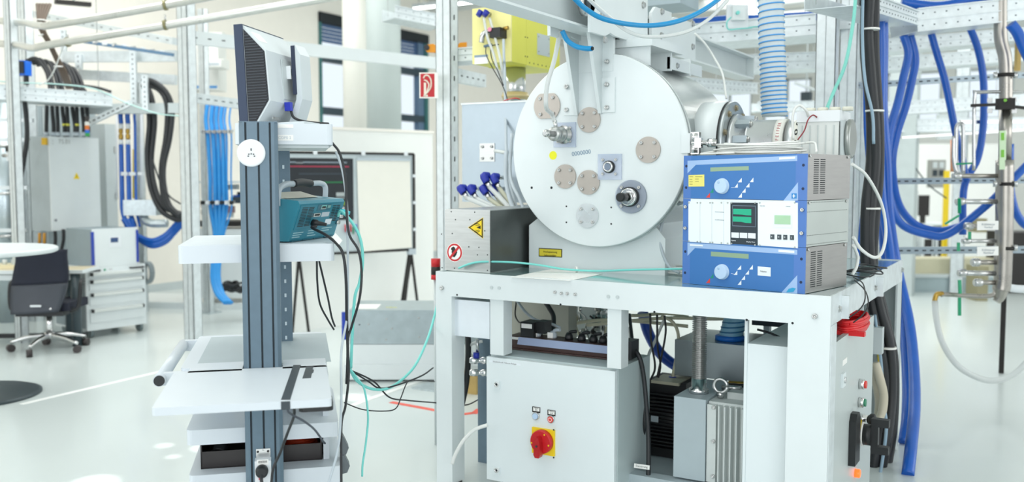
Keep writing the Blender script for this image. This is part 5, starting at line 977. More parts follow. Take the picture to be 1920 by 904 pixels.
# cable hooks on right side
for k, (px, py) in enumerate(((648, 838), (650, 872))):
    c = CF.px(px, py, Y=YS + .05); MB(CF).prism([(c.x - .022, c.z + .045), (c.x - .008, c.z + .04), (c.x + .012, c.z - .005), (c.x + .002, c.z - .03), (c.x - .018, c.z - .035)], YS + .05, YS + .11, 'y').build('cable_hook', mat('hook grey', '5c6468', .4), t, .004)
# black storage boxes on the bottom shelf
def bin_(px0, px1, py, label, dep=.36):
    a = CF.px(px0, py, Z=zs4); b = CF.px(px1, py - 4, Z=zs4); y0 = (a.y + b.y) / 2; h = .105; fr = Fr(CF.M @ Vector(((a.x + b.x) / 2, y0, zs4)), YAW + math.radians(13)); t = T('storage_box', label, 'box', fr)
    BKB = mat('bin black', '1d1718', .35, var=.1)
    MB(CF).box(a.x, b.x, y0, y0 + .005, zs4, zs4 + h * .62).build('front', BKB, t); MB(CF).box(a.x, a.x + .005, y0, y0 + dep, zs4, zs4 + h).build('side', BKB, t); MB(CF).box(b.x - .005, b.x, y0, y0 + dep, zs4, zs4 + h).build('side', BKB, t); MB(CF).box(a.x, b.x, y0 + dep, y0 + dep + .005, zs4, zs4 + h).build('back', BKB, t); MB(CF).box(a.x, b.x, y0, y0 + dep, zs4, zs4 + .005).build('bottom', BKB, t); return a, b, y0
a, b, y0 = bin_(377, 470, 879, 'black open box left of the column on the lowest shelf')
tag(MB(CF).tube([(a.x + .06, y0 + .05, zs4 + .04), (a.x + .07, y0 + .1, zs4 + .07), (a.x + .06, y0 + .2, zs4 + .05)], .028, 14).build('black_tool', BLACK), 'black cylindrical tool lying in the left black box', 'tool')
a, b, y0 = bin_(505, 604, 867, 'black open box right of the column holding orange leads'); m = MB(CF)
for k in range(5): m.tube([((a.x + b.x) / 2 + .01 + (.075 - .006 * k) * math.cos(q_ / 14 * 6.2832 + k), y0 + .16 + (.09 - .005 * k) * math.sin(q_ / 14 * 6.2832 + k), zs4 + .02 + .01 * k) for q_ in range(15)], .006, 8, k=4)
tag(m.build('test_lead_coil', mat('rust orange lead', 'c0401e', .5)), 'coiled orange test lead inside the right black box', 'cable')
# power strip on the lower column
p_ = CF.px(478, 842, Y=0); q2 = CF.px(508, 842, Y=0); pt = T('power_strip', 'white power strip screwed to the lower cart column', 'power strip', Fr(CF.M @ Vector(((p_.x + q2.x) / 2, 0, .2)), YAW + math.radians(13)))
MB(CF).box(p_.x + .004, q2.x - .002, -.004, -.001, CF.px(490, 860, Y=0).z, p_.z).build('mounting_tab', STEEL, pt, .001); MB(CF).box(p_.x, q2.x, -.045, -.001, .2, CF.px(490, 858, Y=0).z).build('strip_body', PLASTIC, pt, .006)
for x in (p_.x + .01, q2.x - .01): MB(CF).cyl((x, -.005, p_.z - .01), (x, -.0035, p_.z - .01), .0045, n=8).build('tab_hole', SIGNK, pt)
MB(CF).cyl(((p_.x + q2.x) / 2, -.008, p_.z - .008), ((p_.x + q2.x) / 2, -.003, p_.z - .008), .004, n=8).build('tab_screw', STEEL, pt)
zb = CF.px(490, 865, Y=-.045).z; MB(CF).box(p_.x + .008, q2.x - .008, -.046, -.045, zb - .014, zb + .006).build('barcode_label', SIGNW, pt)
for k in range(9): MB(CF).box(p_.x + .013 + k * .0035, p_.x + .0145 + k * .0035, -.0466, -.046, zb - .006, zb + .002).build('barcode_bar', SIGNK, pt)
c = CF.px(491, 884, Y=-.06); pg = T('mains_plug', 'black round plug in the power strip on the cart', 'plug', Fr(CF.M @ Vector((c.x, -.05, c.z)), YAW)); MB(CF).lathe([(.021, 0), (.0225, .01), (.021, .03), (.014, .036)], (c.x, -.045, c.z), (0, -1, 0), 28).build('plug_body', BLACK, pg)
MB(CF).tube([(c.x, -.075, c.z - .005), (c.x, -.09, c.z - .03), (c.x + .015, -.085, c.z - .09), (c.x + .02, -.08, c.z - .2)], .006, 10).build('cord', RUBBER, pg)
MB(CF).box(c.x - .012, c.x + .002, -.047, -.045, c.z - .035, c.z - .022).build('rocker_switch', mat('rocker red', 'cf4c55', .4), pt)
# ================================================================== MONITOR on the top shelf
mz = tz1; MA = 80
MF = cfr(-(960 - 468) / 1750 * 3.50, 3.50, MA, mz); MF.M = MF.M @ Matrix.Rotation(math.radians(-2.5), 4, 'X'); MF.I = MF.M.inverted()
# local x = along the screen (away from viewer), -y = towards the back of the monitor (right in the photo)
t = T('monitor', 'flat monitor seen from behind with slotted black side vents', 'monitor', MF); mw, mh = .37, .372; MG = mat('monitor grey', 'cfd7da', .4, var=.01); BZ = mat('bezel slate', '2f3d55', .35)
MB(MF).box(0, mw, 0, .034, .0, mh).build('screen_bezel', BZ, t, .003); MB(MF).box(.018, mw - .018, .034, .0345, .018, mh - .018).build('screen', mat('dark screen', '101418', .1), t)
hs = [(0, .004), (0, mh - .004), (-.085, mh - .10), (-.092, .085), (-.035, .004)]
MB(MF).prism(hs, .006, mw - .006, 'x').build('rear_housing', MG, t, .003)
si = [(-.002, .010), (-.002, mh - .018), (-.080, mh - .105), (-.086, .088), (-.032, .010)]; sv = MB(MF).prism(si, .0045, .007, 'x').build('vent_panel', mat('vent black', '20242a', .5), t)
def wid(z):      # housing depth at height z
    n = len(si); xs_ = []
    for i in range(n):
        (y0, z0), (y1, z1) = si[i], si[(i + 1) % n]
        if (z0 - z) * (z1 - z) < 0: xs_.append(y0 + (y1 - y0) * (z - z0) / (z1 - z0))
    return min(xs_) if xs_ else -.01
for k in range(33): z = .02 + k * .0102; y = wid(z); MB(MF).box(.0015, .0046, y + .004, -.006, z, z + .0035).build('vent_slat', mat('slat grey', '3b4148', .4), sv)
MB(MF).prism([(-.086, .10), (-.088, mh - .12), (-.0925, mh - .12), (-.094, .10)], .13, .27, 'x').build('mount_plate', GREYP, t)
for (x0, x1, z) in ((.03, .10, mh - .028), (.11, .21, mh - .032)): MB(MF).prism([(-.02, z), (-.05, z - .035), (-.0515, z - .033), (-.0215, z + .002)], x0, x1, 'x').build('sticker', SIGNW, t)
MB(MF).lathe([(.018, 0), (.022, .01), (.018, .05)], (.19, -.094, .205), (0, -1, 0), 20).build('hinge', SLATED, t); MB(MF).box(.165, .215, -.11, -.092, .18, .23).build('hinge_bracket', PLASTIC, t, .004)
st = MB(MF).prism([(-.117, mh - .055), (-.130, mh - .06), (-.150, mh - .10), (-.150, .10), (-.112, .0), (-.085, 0), (-.125, .10), (-.128, .13), (-.117, .14)], .17, .27, 'x').build('stand', MG, t, .004); MB(MF).box(.168, .272, -.130, -.114, .12, mh - .065).build('stand_inlay', mat('navy inlay', '27324a', .4), st, .003)
MB(MF).box(.05, .32, -.20, .05, -.004, .006).build('stand_foot', MG, t, .003)
MB(MF).box(.13, .155, -.115, -.092, .055, .088).build('vga_plug', mat('vga blue', '2233b0', .4), t, .004); MB(MF).tube([(.147, -.11, .055), (.147, -.12, .03), (.16, -.15, .015), (.2, -.19, .008), (.25, -.22, .006)], .005, 10).build('vga_cable', RUBBER, t)
MB(MF).box(.06, .12, -.075, -.07, .02, .03).build('port_row', STEEL, t)
# ================================================================== OSCILLOSCOPE
SA = 75; SF = cfr(-.835, 3.47, SA, s_top)        # x along rear face, +y into the instrument
t = T('oscilloscope', 'teal portable oscilloscope seen from the rear with carry handle', 'oscilloscope', SF); TL = mat('teal plastic', '2f8296', .42, var=.02); TLD = mat('teal dark', '236577', .45); sw, shh, ov = .385, .158, .050
prof = [(0, .006), (-ov, shh - .012), (-ov + .006, shh), (.09, shh + .012), (.15, shh + .008), (.15, .006)]
MB(SF).prism(prof, 0, sw, 'x').build('housing', TL, t, .004)
MB(SF).prism([(.02, shh + .008), (.10, shh + .030), (.15, shh + .022), (.15, shh + .004)], .03, sw - .09, 'x').build('top_cover', mat('dusty beige', 'c9c8ba', .6, var=.08), t, .004)
def rp(u, v, o=0): return Vector((u, -ov * v - o, .006 + (shh - .018) * v))      # point on the slanted rear face, v 0..1
def rq(u0, u1, v0, v1, m, name='rear_plate', th=.002, par=None):
    a, b, c, d = rp(u0, v0), rp(u1, v0), rp(u1, v1), rp(u0, v1); o = Vector((0, -th, 0)); return MB(SF).add([a, b, c, d, a + o, b + o, c + o, d + o], [(0, 1, 2, 3), (7, 6, 5, 4), (0, 4, 5, 1), (1, 5, 6, 2), (2, 6, 7, 3), (3, 7, 4, 0)]).build(name, m, par or t)
rq(.012, sw - .012, .30, .965, mat('teal panel', '2b7a8e', .45), 'rear_panel', .003)
for c0, c1, r0, n, v0, v1 in ((.03, .075, 0, 13, .38, .92), (.083, .125, 0, 13, .38, .92), (.285, .315, 0, 10, .45, .93), (.322, .35, 0, 10, .45, .93)):
    for k in range(n): v = v0 + (v1 - v0) * k / n; rq(c0, c1, v, v + (v1 - v0) / n * .5, SIGNK, 'vent_slot', .0036)
rq(.15, .265, .78, .95, TLD, 'port_recess', .004); rq(.17, .215, .82, .93, SHINY, 'port_connector', .010); rq(.178, .207, .85, .90, SIGNK, 'port_opening', .0105); rq(.228, .255, .84, .92, STEEL, 'port_connector', .008)
rq(.128, .185, .62, .72, STEEL, 'port_connector', .009); rq(.136, .177, .645, .695, SIGNK, 'port_opening', .0095); rq(.205, .27, .60, .73, GREYC, 'rating_label', .0038); rq(.255, .31, .36, .52, PRW, 'rating_label', .0038)
for (u, v, w_) in ((.02, .20, .08), (.02, .14, .07), (.02, .08, .06), (.14, .22, .05), (.14, .15, .05), (.25, .25, .09), (.24, .18, .08), (.14, .08, .07)): rq(u, u + w_, v, v + .025, mat('print pale teal', 'a9cdd3', .5), 'print', .0009)
for k in range(4): rq(.02 + k * .09, .10 + k * .09, -.02, .015, TLD, 'foot_rail', .004)
p = rp(.145, .47); MB(SF).lathe([(.013, 0), (.013, .022), (.009, .028), (.006, .06)], p, (.15, -1, -.15), 20).build('power_plug', BLACK, t)
p = rp(.362, .72); MB(SF).lathe([(.010, 0), (.012, .02), (.007, .045)], p, (.4, -1, -.2), 16).build('aqua_plug', mat('aqua plug', '35c2cf', .4), t); p = rp(.366, .58); MB(SF).lathe([(.009, 0), (.009, .02)], p, (0, -1, 0), 14).build('bnc_socket', SHINY, t); p = rp(.362, .40); MB(SF).lathe([(.009, 0), (.009, .018)], p, (0, -1, 0), 14).build('bnc_socket', STEEL, t)
MB(SF).box(.31, .36, .0, .06, 0.0, .02).build('foot', BLACK, t)
hm = MB(SF).tube([(sw - .015, .03, shh - .01), (sw - .01, .03, shh + .045), (sw - .03, .04, shh + .062), (sw - .10, .05, shh + .062)], .011, 12, k=6); hm.build('handle', GREYC, t); MB(SF).tube([(sw - .10, .05, shh + .062), (.21, .05, shh + .066), (.14, .05, shh + .062)], .0155, 16).build('handle_grip', RUBBER, t); MB(SF).tube([(.14, .05, shh + .062), (.08, .05, shh + .06), (.01, .04, shh + .04), (0, .04, shh - .02)], .012, 12).build('handle', GREYC, t)
pw = SF.M @ rp(.145, .45); pw2 = SF.M @ rp(.37, .66)
def wcable(label, P, r, m, grp=None, name='cable'): return tag(MB().tube(P, r, 10).build(name, m), label, 'cable', grp)
wcable('black mains cable leaving the oscilloscope rear', [pw + CF.M.to_3x3() @ Vector((.02, -.05, -.01)), D(585, 427, 3.55), D(610, 440, 3.5), D(632, 458, 3.46), D(644, 480, 3.45), D(649, 530, 3.45), D(650, 600, 3.5), D(652, 660, 3.5), D(650, 720, 3.5)], .0055, RUBBER, name='mains_cable')
t_ = T('cable_label', 'small white label flag on the oscilloscope cable', 'label', at=D(631, 448, 3.44)); MB().bar(D(626, 441, 3.45), D(639, 455, 3.44), .003, .02).build('flag', SIGNW, t_)
wcable('aqua cable dropping from the oscilloscope corner', [pw2 + Vector((.02, -.03, -.01)), D(640, 396, 3.75), D(662, 420, 3.72), D(676, 450, 3.7), D(680, 490, 3.7), D(674, 530, 3.7), D(665, 560, 3.7), D(660, 640, 3.75), D(658, 690, 3.8)], .006, AQUA, name='aqua_cable')
cable('monitor_cable', 'black cable falling from the top shelf past the screen board', 'cable', [(623, 268, 3.55), (638, 290, 3.5), (648, 340, 3.48), (650, 400, 3.46), (655, 440, 3.46), (672, 470, 3.46), (678, 510, 3.46), (674, 560, 3.46), (660, 610, 3.5), (652, 640, 3.5), (654, 700, 3.5), (648, 760, 3.45), (640, 800, 3.4), (640, 920, 3.3)], .0048, RUBBER)
cable('monitor_cable', 'grey cable falling beside the black one from the top shelf', 'cable', [(630, 285, 3.56), (642, 320, 3.52), (650, 380, 3.5), (652, 450, 3.5), (652, 560, 3.5), (650, 600, 3.5), (640, 660, 3.46), (640, 740, 3.4), (638, 800, 3.35), (632, 850, 3.3), (615, 910, 3.25)], .0045, GREYC)
cable('loose_cable', 'left of two thin black cables under the oscilloscope shelf', 'cable', [(594, 488, 3.75), (595, 530, 3.8), (600, 570, 3.85), (615, 600, 3.9), (626, 618, 3.95)], .004, RUBBER, 'thin cables under the oscilloscope shelf')
cable('loose_cable', 'right of two thin black cables under the oscilloscope shelf', 'cable', [(598, 488, 3.75), (608, 530, 3.8), (615, 560, 3.85), (622, 595, 3.9), (628, 612, 3.95)], .004, RUBBER, 'thin cables under the oscilloscope shelf')
cable('tray_cable', 'dark cable hanging from the tape and crossing the lower shelf', 'cable', [(543, 757, 2.83), (540, 770, 2.85), (548, 778, 2.9), (570, 790, 3.0), (590, 806, 3.15), (606, 828, 3.35), (610, 832, 3.36)], .0038, mat('blue black cable', '39414f', .4))
cable('tray_cable', 'black cable hanging from the tray down beside the power strip', 'cable', [(551, 758, 2.9), (551, 780, 2.95), (540, 810, 3.05), (525, 850, 3.1), (512, 880, 3.1), (508, 920, 3.1)], .0048, RUBBER)
# aqua and black leads trailing behind the cart to the table
cable('aqua_lead', 'aqua fibre lead sagging between cart and table leg', 'cable', [(655, 690, 3.9), (670, 715, 3.95), (700, 730, 4.0), (735, 725, 4.1), (775, 690, 4.3), (800, 640, 4.5), (814, 595, 4.65), (822, 560, 4.7)], .0062, AQUA)
cable('aqua_lead', 'aqua lead hanging straight down to the floor', 'cable', [(655, 690, 3.9), (670, 710, 3.9), (683, 730, 3.9), (690, 780, 3.85), (686, 830, 3.8), (680, 870, 3.75), (679, 893, 3.7)], .0042, AQUA)
for k, (P, l) in enumerate((([(650, 690, 3.95), (690, 715, 4.0), (712, 728, 4.05), (745, 722, 4.1), (790, 705, 4.25), (812, 690, 4.5)], 'upper black lead sagging from cart to table'), ([(652, 692, 3.95), (700, 715, 4.0), (730, 745, 4.1), (765, 751, 4.3), (812, 755, 4.75), (870, 760, 5.0), (900, 748, 5.0)], 'middle black lead sagging from cart past the table leg'),
        ([(645, 755, 3.9), (680, 768, 3.9), (720, 771, 3.95), (742, 766, 4.0), (752, 745, 4.05), (762, 720, 4.1), (772, 713, 4.2), (815, 716, 4.7)], 'lowest thin black lead looping near the red floor tape'))): cable('black_lead', l, 'cable', P, .0036 if k < 2 else .0026, RUBBER, 'leads between cart and table')
# ================================================================== BEHIND THE CART
# steel chassis on a low white bench
y0_ = 0
BF = Fr(cw(0, 0), YAW - math.radians(0)); 
def bxf(px0, px1, d, z0, z1, dep):      # box facing the camera axis: local x = lateral, y = depth
    a = (px0 - 960) / 1750 * d; b = (px1 - 960) / 1750 * d; return (a, b, d, d + dep, z0, z1)
def zat(py, d): return 1.55 + (330 - py) / 1750 * d
t = T('low_bench', 'low white bench under the flat steel chassis', 'bench', at=cw(-.9, 7.3)); a, b, c, d_, e, f = bxf(641, 905, 6.95, .0, .16, .8)
MB(BF).box(a, b, c, d_, zat(716, 6.95), zat(688, 6.95)).build('bench_top', WHITE, t, .005)
for x in (a + .05, b - .11):
    for y in (c + .04, d_ - .1): MB(BF).box(x, x + .06, y, y + .06, 0, zat(716, 6.95)).build('bench_leg', GREYP, t)
t = T('server_chassis', 'flat galvanised rack chassis lying on a low white bench', 'chassis', at=cw(-.9, 7.3, .17)); a, b, c, d_, e, f = bxf(652, 905, 7.0, 0, 1, .55); zb, zm, zt2 = zat(686, 7.0), zat(648, 7.0), zat(583, 7.0)
MB(BF).box(a, b, c, d_, zb, zm - .003).build('lower_case', WHITE, t, .012, 3); MB(BF).box(a, b, c, d_, zm, zt2).build('upper_case', mat('chassis galv', 'a9b6ba', .42, .55, var=.08, scale=14), t, .004)
for px, py in ((691, 608), (725, 598), (735, 616), (785, 596), (786, 632), (724, 637)): p = BF.px(px, py, Y=c); screw(t, BF.M @ p, -FH, .007)
screw(t, BF.M @ BF.px(674, 609, Y=c), -FH, .006, HOLE, 'drilled_hole')
MB(BF).box(a - .06, a - .015, c + .02, c + .05, zm + .03, zt2 - .02).build('blue_handle', mat('handle blue', '1c3fa8', .4), t, .004)
MB(BF).box(a + .02, a + .2, c + .06, c + .3, zt2, zt2 + .004).build('white_label', SIGNW, t)
text('TEX', .05, YEL, t, BF.M @ tm((a + .30, c + .14, zt2 + .001), (1, 0, 0), (0, 1, 0)))
c = W.px(884, 735, Z=0); tag(MB().cbox((c.x, c.y, .07), .16, .12, .14).build('wooden_block', mat('wood block', 'b59a5e', .7, var=.15), None, .005), 'small wooden block on the floor left of the switch cabinet', 'block')
# flip chart
FD, FE = 9.0, 9.75
p0, p1 = D(540, 480, FD), D(775, 467, FE); FA = math.atan2(p1.y - p0.y, p1.x - p0.x); FC = Fr((p0.x, p0.y, 0), FA)
def fpx(px, py, Y=0): return FC.px(px, py, Y=Y)
t = T('flip_chart', 'grey flip chart board with black poster and white paper pad', 'flip chart', FC)
x0, x1 = fpx(538, 400).x, fpx(776, 400).x; zt3 = fpx(776, 289).z; zb3 = fpx(776, 468).z
MB(FC).box(x0, x1, 0, .02, zb3, zt3).build('board', mat('board grey', 'c0cccf', .4), t)
m = MB(FC).box(x0, x1, -.012, .0, zt3 - .012, zt3 + .012).build('frame_bar', SIGNK, t); MB(FC).box(x0, x1, -.012, .0, zb3 - .012, zb3 + .012).build('frame_bar', SIGNK, t); MB(FC).box(x1 - .012, x1 + .012, -.012, 0, zb3, zt3).build('frame_bar', SIGNK, t)
for px in (590, 680, 760): c = fpx(px, 287); MB(FC).box(c.x - .02, c.x + .02, -.02, -.012, zt3 - .02, zt3 + .025).build('clip', PLASTIC, t)
for py in (330, 380, 430): c = fpx(776, py); MB(FC).box(x1 - .018, x1 + .018, -.02, -.012, c.z - .015, c.z + .015).build('clip', PLASTIC, t)
q0, q1 = fpx(540, 296), fpx(663, 412); po = MB(FC).box(q0.x, q1.x, -.004, -.001, q1.z, q0.z).build('black_poster', mat('poster black', '1c2228', .5, var=.04), t)
for py, px0, px1, m_ in ((304, 540, 650, 'poster grey:8a96a0'), (312, 540, 654, 'poster red:a8324c'), (342, 600, 645, 'poster green:1e7a46'), (326, 560, 650, 'poster dim:38424c')): a = fpx(px0, py); b = fpx(px1, py); n_, h_ = m_.split(':'); MB(FC).box(a.x, b.x, -.0055, -.004, a.z - .006, a.z + .006).build('printed_line', mat(n_, h_, .6), po)
for (u0, v0, u1, v1, h_) in ((630, 361, 646, 368, 'a8b0b0'), (624, 378, 648, 385, '6f8a3c'), (638, 388, 646, 396, 'b0b8b8'), (554, 303, 568, 306, 'c8ccd0'), (630, 370, 646, 373, '80888a')): a = fpx(u0, v0); b = fpx(u1, v1); MB(FC).box(a.x, b.x, -.0055, -.004, b.z, a.z).build('printed_patch', mat('patch ' + h_, h_, .6), po)
a = fpx(668, 300); b = fpx(768, 300); zz = [fpx(672, 472).z, fpx(770, 464).z]; pp = MB(FC); N = 16
vs = []; 
for i in range(N + 1):
    for j in range(N + 1):
        u, v = i / N, j / N; x = a.x + (b.x - a.x) * (u * (1 - .02 * v)) + .02 * v; z = a.z + (zz[0] + (zz[1] - zz[0]) * u - a.z) * v; vs.append((x, -.012 - .012 * v * v - .003 * math.sin(9 * v + 3 * u), z))
pp.add(vs, [(i * (N + 1) + j, (i + 1) * (N + 1) + j, (i + 1) * (N + 1) + j + 1, i * (N + 1) + j + 1) for i in range(N) for j in range(N)], True); pp.build('paper_pad', mat('chart paper', 'edebe1', .7, var=.01), t)
MB(FC).box(a.x, b.x, -.024, -.010, a.z - .005, a.z + .02).build('pad_clamp', GREYC, t)
for k, h_ in enumerate(('c8323c', '2f6ad0', 'c8323c', '1d8a5a', '2f7ad0')):
    c = fpx(646 + k * 5, 428 + (k % 2) * 4); tt = tag(MB(FC).cyl((c.x, -.02, c.z - .035), (c.x, -.02, c.z + .04), .008, n=10).build('marker_pen', mat('pen ' + h_, h_, .4)), ('red', 'blue', 'second red', 'green', 'right blue')[k] + ' marker pen standing at the left of the paper pad', 'pen', 'marker pens on the flip chart')
ft = fpx(772, 470)
for dx, yy in ((-.10, 0), (.0, .25), (.13, .05)): m = MB(FC).bar((ft.x, .02, zb3), (ft.x + dx, yy + .03, .0), .022 if dx else .05, .02, (0, 1, 0)).build('leg', SIGNK, t)
for dx in (-.05, .12): MB(FC).bar((x0 + .12, .02, zb3), (x0 + .12 + dx, .1, 0), .022, .02, (0, 1, 0)).build('leg', SIGNK, t)
MB(FC).box(ft.x - .04, ft.x + .04, -.02, .04, zb3 - .05, zb3 + .01).build('leg_bracket', GREYC, t)
# red and black beacon
t = T('signal_beacon', 'red and black signal beacon left of the table corner', 'beacon', at=D(817, 525, 5.2)); dd = 5.3
for (u, v, m_, n_) in ((485, 500, RED, 'red_lens'), (500, 515, SIGNK, 'black_ring'), (515, 524, RED, 'red_lens')): MB().cyl(D(817, v, dd), D(817, u, dd), .027, n=20).build(n_, m_, t)
p = D(817, 524, dd); MB().cyl((p.x, p.y, 0), p, .012, n=10).build('pole', GREYP, t)
# hose reel sign on post
SD = 6.62; SFr = Fr(cw((786 - 960) / 1750 * SD, SD), YAW)
t = T('fire_hose_sign', 'square red sign with white hose symbol on the slotted post', 'sign', SFr); a, b = SFr.px(786, 136, Y=0), SFr.px(816, 184, Y=0)
MB(SFr).box(a.x, b.x + .02, 0, .012, b.z, a.z).build('sign_board', SIGNW, t, .002); MB(SFr).box(a.x + .008, b.x - .004, -.001, 0, b.z + .008, a.z - .008).build('red_field', mat('sign red', 'c01f2b', .5, var=.02), t)
def sp_(px, py): c = SFr.px(px, py, Y=-.003); return c
S_W = mat('symbol cream', 'efe6d8', .5)
MB(SFr).tube([sp_(794, 147), sp_(797, 142), sp_(803, 142), sp_(808, 150), sp_(808, 162), sp_(804, 170), sp_(799, 176)], .005, 8).build('hose_symbol', S_W, t); MB(SFr).tube([sp_(799, 176), sp_(803, 165), sp_(804, 158), sp_(800, 152), sp_(795, 150)], .005, 8).build('hose_symbol', S_W, t)
a_, b_2 = sp_(795, 155), sp_(799, 180); MB(SFr).box(a_.x - .001, b_2.x, -.004, -.001, b_2.z, a_.z).build('nozzle_symbol', S_W, t); MB(SFr).box(a_.x - .004, b_2.x + .012, -.004, -.001, b_2.z - .004, b_2.z + .008).build('nozzle_symbol', S_W, t)
# orange clamps on the trays
for k, (P, d, l) in enumerate(([[(798, 84), (812, 82), (816, 84), (816, 98), (800, 97), (795, 90)], 6.9, 'orange clip left of the slotted post'], [[(849, 100), (853, 90), (862, 80), (875, 79), (875, 98)], 6.95, 'orange clip right of the slotted post'])):
    f = Fr(cw((835 - 960) / 1750 * d, d), YAW); P = [(f.px(x, y, Y=0).x, f.px(x, y, Y=0).z) for x, y in P]; t = T('orange_clip', l, 'clip', f); MB(f).prism(P, 0, .05, 'y').build('clip_body', ORANGE, t, .003); c = f.px(800 if k == 0 else 868, 89 if k == 0 else 97, Y=-.01); MB(f).cyl((c.x, -.02, c.z), (c.x, 0, c.z), .02, n=14).build('clip_knob', BLACK, t)
# wall boxes behind the first post
for (px0, px1, py0, py1, d, l) in ((358, 415, 60, 170, 12.2, 'white wall unit with sloped top left of the monitor'), (384, 420, 110, 128, 11.8, 'small white junction box on the wall unit')):
    f = Fr(cw((px0 - 960) / 1750 * d, d), YAW); w_ = (px1 - px0) / 1750 * d; z1, z0 = zat(py0, d), zat(py1, d); t = T('wall_unit', l, 'unit', f); MB(f).prism([(0, z0), (.35, z0), (.35, z1), (.2, z1), (0, z1 - .3 * (z1 - z0))], 0, w_, 'x').build('casing', WALLW, t, .01)
    MB(f).box(.02, w_ - .02, -.004, 0, z0 + .02, z0 + .05).build('vent', BLUEL if d > 12 else GREYC, t)
# ================================================================== LEFT BACKGROUND
# tall white switch cabinet hanging in the rack
KD = 9.3; KF = Fr(cw((92 - 960) / 1750 * KD, KD), math.pi / 2); a, b = KF.px(92, 255, Y=0), KF.px(190, 429, Y=0); kz1_, kz0_ = a.z, b.z
t = T('numbered_cabinet', 'white wall cabinet numbered 75.01 with yellow warning triangle', 'electrical cabinet', KF)
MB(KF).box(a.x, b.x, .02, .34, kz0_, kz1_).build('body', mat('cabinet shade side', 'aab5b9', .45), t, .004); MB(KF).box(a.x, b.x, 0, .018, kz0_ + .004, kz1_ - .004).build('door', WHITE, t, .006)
text('75.01', .062, mat('grey number', '949b99', .6), t, KF.M @ tm((KF.px(121, 266, Y=0).x, -.001, KF.px(121, 266, Y=0).z), (1, 0, 0), (0, 0, 1))); text('=\n+', .03, mat('grey number', '949b99', .6), t, KF.M @ tm((KF.px(99, 266, Y=0).x, -.001, KF.px(99, 267, Y=0).z), (1, 0, 0), (0, 0, 1)))
c = KF.px(143.5, 330, Y=0); MB(KF).prism([(c.x - .035, c.z - .03), (c.x + .035, c.z - .03), (c.x, c.z + .034)], -.002, 0, 'y').build('warning_triangle', YSIGN, t); MB(KF).prism([(c.x - .006, c.z - .02), (c.x + .001, c.z - .004), (c.x - .003, c.z - .004), (c.x + .004, c.z + .014), (c.x + .004, c.z + .002), (c.x + .008, c.z + .002)], -.003, -.002, 'y').build('flash_mark', SIGNK, t)
c = KF.px(104, 413, Y=0); MB(KF).cyl((c.x, -.008, c.z), (c.x, 0, c.z), .014, n=14).build('door_lock', STEEL, t); c = KF.px(194, 321, Y=0); MB(KF).cyl((b.x, .05, c.z), (b.x + .03, .05, c.z), .015, n=12).build('side_knob', GREYC, t)
GF = Fr(cw((53 - 960) / 1750 * 10.15, 10.15), math.pi / 2); a2, b2 = GF.px(53, 196, Y=0), GF.px(186, 431, Y=0)
t = T('grey_housing', 'grey steel housing standing behind the numbered white cabinet', 'housing', GF); MB(GF).box(a2.x, b2.x, .0, .2, 0.02, a2.z).build('case', mat('housing grey', 'a6b2b6', .45, .3, var=.04), t, .004)
for k in range(3): x = GF.px(58 + 12 * k, 300, Y=0).x; MB(GF).box(x, x + .02, -.006, 0, .4, a2.z - .02).build('rib', GREYP, t)
# a second narrow steel cabinet right of it
NF = Fr(cw((196 - 960) / 1750 * 10.1, 10.1), math.pi / 2); a3, b3 = NF.px(196, 232, Y=0), NF.px(222, 430, Y=0); t = T('narrow_housing', 'narrow grey steel housing left of the blue hoses with brass valves', 'housing', NF); MB(NF).box(a3.x, b3.x, 0, .25, .02, a3.z).build('case', GREYP, t, .004)
for z in (.8, 1.3, 1.8): MB(NF).box(b3.x - .03, b3.x, -.01, 0, z, z + .07).build('hinge', STEEL, t)
# black cables into its top
for k in range(9):
    x = 88 + k * 9.3; yb = 255; bnd = (-1, 3, 2, 5, 2, 6, 1, 4, 3)[k]
    t = T('black_cable', 'black cable %s of nine entering the top of the numbered cabinet' % ('first second third fourth fifth sixth seventh eighth last'.split()[k]), 'cable', at=D(x, yb, 9.4), group='black cables into the numbered cabinet'); MB().tube([D(x, 188, 9.45), D(x + bnd * .3, 210, 9.42), D(x + bnd, 235, 9.4), D(x + bnd, 256, 9.42)], .019, 10).build('cable', RUBBER, t)
    MB().cyl(D(x + bnd, 248, 9.41), D(x + bnd, 255, 9.41), .026, n=12).build('gland', GREYC, t)
    if k in (3, 4, 6, 8): MB().cyl(D(x + bnd * .9, 232, 9.4), D(x + bnd * .9, 236, 9.4), .0205, n=10).build('earth_band', YEL, t)
for k, (x0_, xt, x1_, yt) in enumerate(((58, 72, 92, 108), (62, 80, 98, 110), (70, 92, 108, 113), (78, 100, 116, 116), (110, 124, 140, 118), (114, 132, 148, 122), (120, 140, 157, 126))):
    cable('tray_cable', 'black cable arching over the tray above the numbered cabinet, number %s from left' % ('one two three four five six seven'.split()[k]), 'cable', [(x0_ - 8, yt + 6, 9.6), (xt - 4, yt + 2, 9.55), (x1_ - 6, yt + 24, 9.5), (x1_, yt + 46, 9.45), (x1_ + 2, 170, 9.4)], .019, RUBBER, 'black cables arching over the left tray')
bundle('cable_bundle', 'brown bundle of cables falling past the bent pipes', [[(70 + 6 * k, 8, 8.9), (72 + 3 * k, 34, 8.8), (76 + k * 1.5, 55, 8.75), (90 + k, 80, 8.8), (102 + k, 105, 8.9), (115 + k * 2, 135, 9.0), (126 + k * 2, 165, 9.2)] for k in range(5)], .016, mat('brown cable', '5a4c40', .5), ties=[((77, 38, 8.78), .05), ((110, 125, 8.95), .05), ((80, 66, 8.78), .05)])
